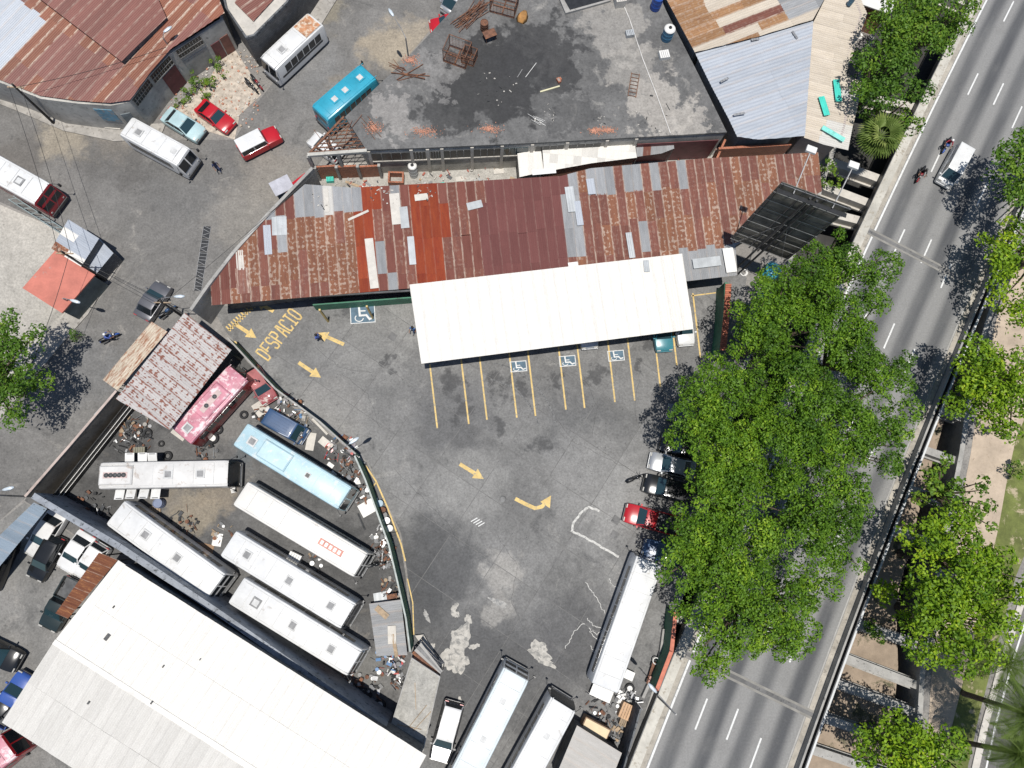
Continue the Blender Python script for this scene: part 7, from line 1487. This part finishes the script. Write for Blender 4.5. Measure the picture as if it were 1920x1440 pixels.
# planks, debris in the back yard and on roofs
YD = [PLW, DIRTW, STEELD, WOOD, STEEL, mat('red_bits', (.35, .1, .07), .8)]
for i, (x, y, l, n, r) in enumerate(((690, 345, 'scattered planks and bits in the back yard', 40, 2.0), (640, 352, 'bits of timber at the corner of the back yard', 26, 1.4), (820, 340, 'white litter beside the tall water tank', 30, 1.8), (900, 330, 'litter and weeds along the wall in the back yard', 26, 2.0), (1310, 282, 'rubble heap at the foot of the maroon shutter', 40, 1.6), (1270, 292, 'debris beside the zinc awning', 22, 1.2))): heap(x, y, l, YD, n, r, .25, .016, 'debris', (.1, .45), 'debris', i+70)
for i, (x, y, l, z, n, r) in enumerate(((720, 366, 'planks and litter at the yard edge of the long tin roof', 4.72, 22, 1.3), (800, 362, 'white rags and sheets on the roof edge above the red field', 4.72, 18, 1.0), (600, 372, 'planks at the upper corner of the tin roof', 4.72, 14, 1.0), (1020, 215, 'white plastic litter near the brick patches on the concrete roof', 4.702, 16, 1.2), (1125, 226, 'white rag litter on the concrete roof', 4.702, 14, .6), (930, 160, 'scattered bits on the dark roof stain', 4.702, 20, 2.2), (1210, 215, 'scattered chips beside the roof pipe', 4.702, 22, 2.4))): heap(x, y, l, [DIRTW, PLW, STEELD], n, r, .1, z, 'litter', (.04, .2), 'litter', i+90)
for x, y, sx, sy, r, mt, l in ((668, 348, .25, 2.2, 70, WOOD, 'long timber lying across the back yard'), (700, 352, .2, 1.8, 55, STEEL, 'grey pipe beside the long timber'), (862, 336, .8, .5, 10, PLW, 'white board beside the litter in the back yard'), (898, 343, .6, .9, 30, GALV, 'zinc offcut by the roof edge in the back yard'), (935, 322, 1.0, .5, 5, PLW, 'pale board against the wall of the white shack'), (958, 342, .5, 1.1, -20, WOOD, 'brown board below the white shack'), (830, 346, .4, .4, 15, TEAL, 'small turquoise tray in the back yard')): loose(x, y, sx, sy, r, mt, l, .02, 'board', 'board', .05)
# pieces of the street corner
loose(528, 348, 1.9, 1.5, 30, mat('grey_tarp', (.4, .4, .44), .7, var=.2), 'pale grey tarpaulin sheet over the street stall', 2.3, 'tarpaulin', 'tarpaulin', .04); B = thing('street_stall', 'street stall with red striped awning at the building corner', 'stall', (*G(560, 350, 2).to_2d(), .012), R_(42))
for i in range(5): k = MB(); k.box((0, -.5+i*.25, 2.1+.02*i), (2.6, .22, .04)); k.build('awning_strip', [P_RED, paint('pinkish', (.5, .16, .15), .6)][i % 2], B)
for a in (-1, 1):
    for b in (-1, 1): k = MB(); k.tube((a*1.2, b*.45, 0), (a*1.2, b*.45, 2.1), .04, 5); k.build('post', STEELD, B)
for a in (-1, 1): 
    for b in (-1, 1):
        p = G(528, 348, 2.3)
k = MB(); 
for a in (-.8, .8):
    for b in (-.6, .6): k.tube((a, b, 0), (a, b, 2.31), .03, 5)
k.box((0, 0, .8), (1.5, 1.1, .06)); p = G(528, 348, 2.3); solo('stall_table', k, STEELD, 'steel table frame carrying the grey tarpaulin', 'table frame', (p.x, p.y, .012), R_(30))
k = MB(); k.lathe([(.3, 0), (.34, .1), (.3, .55), (.24, .6), (.01, .6)], 10); k.box((.1, .1, .62), (.5, .4, .06)); solo('bollard', k, CONC, 'round concrete bollard at the kiosk corner', 'bollard', (*G(216, 493, .3).to_2d(), .012))
for i, (x, y, s) in enumerate(((140, 628, .7),)): tree('dry brown shrub on the pavement below the kiosk', [(x, y, s)], .9, 'dark', .13, thick=.05, tb=.0, name='shrub', cat='shrub', leaf=(.16, .06))
# satellite dish, step blocks, blue tarp at channel, turquoise vehicle
for x, y, z, l in ((1640, 30, 3., 'white satellite dish beside the brick wall at the trees'), (1402, 504, 1., 'white dish on the ground below the billboard')):
    p = G(x, y, z); B = thing('satellite_dish', l, 'dish', (p.x, p.y, 0)); k = MB(); k.tube((0, 0, 0), (0, 0, z-.1), .04, 6); k.build('mast', STEEL, B); k = MB(); k.lathe([(.01, -.1), (.2, -.07), (.38, .02), (.4, .03), (.36, .04), (.01, -.06)], 16); k.build('reflector', WHITE, B)
k = MB(); k.loft([[(x, -w_, .016), (x, -w_, h), (x, w_, h), (x, w_, .016)] for x, w_, h in ((-1.0, .5, 1.0), (-.3, .75, 1.3), (.5, .7, 1.2), (1.0, .5, .9))]); solo('tarp_covered_pile', k, mat('cyan_tarp', (.05, .36, .5), .4, var=.3, scale=2), 'bright cyan tarpaulin pile between billboard and trees', 'tarpaulin', (*G(1446, 510, .8).to_2d(), 0), R_(60), smooth=True)
for i in range(4): k = MB(); k.box((0, 0, .09+.09*i), (1.6-.1*i, 1.0-.22*i, .18+.18*i)) if i == 0 else None
B = thing('entrance_steps', 'concrete steps at the blue shutter of the warehouse', 'steps', (*G(215, 236, 0).to_2d(), .13), R_(-5))
for i in range(3): k = MB(); k.box((0, .18*i, .08+.08*i), (1.5, .9-.3*i, .16+.16*i*1.0)); k.build('step', CONCL, B)
k = MB(); a, b = G(1650, 15, 3.).to_2d(), G(1590, -12, 3.).to_2d(); P_ = GP([(1600, 0), (1668, 24), (1690, -30), (1620, -60)], 3.4); B = bldg('brick_annex', 'small brick building with a white roof edge among the trees', 'building', P_); walls(B, P_, 0, 3.3, BRICK, .2); k = MB(); k.prism(shrink(P_, -.15), 3.3, 3.42); k.build('roof_slab', WHITE, B, W=True)
# yellow hose ring and side steps by the wall
o = torus(.62, .05, 24, 6).build('hose_coil', YELLOW, None, smooth=True); p = G(478, 1180, .3); o.location = (p.x, p.y, .3); o.rotation_euler = (R_(35), 0, R_(30)); tag(o, 'yellow hose coil hanging between bus and blue grey wall', 'hose')
# rubble stones
r = random.Random(5); k = MB()
for i in range(420):
    x, y = r.uniform(320, 485), r.uniform(95, 240)
    if not (y > 260-x*.42 and y < 300-(x-330)*.35 and x+y > 500): continue
    p = G(x, y, .03); s = r.uniform(.05, .22); k.box((p.x, p.y, .03+s*.2), (s, s*r.uniform(.5, 1), s*.6), rz=r.uniform(0, 3), ry=r.uniform(-.4, .4), mi=r.randrange(3))
o = k.build('rubble_stones', [CONCL, BRK[0], SOIL]); tag(o, 'scattered stones and brick bits on the rubble ground', 'rubble', kind='stuff')
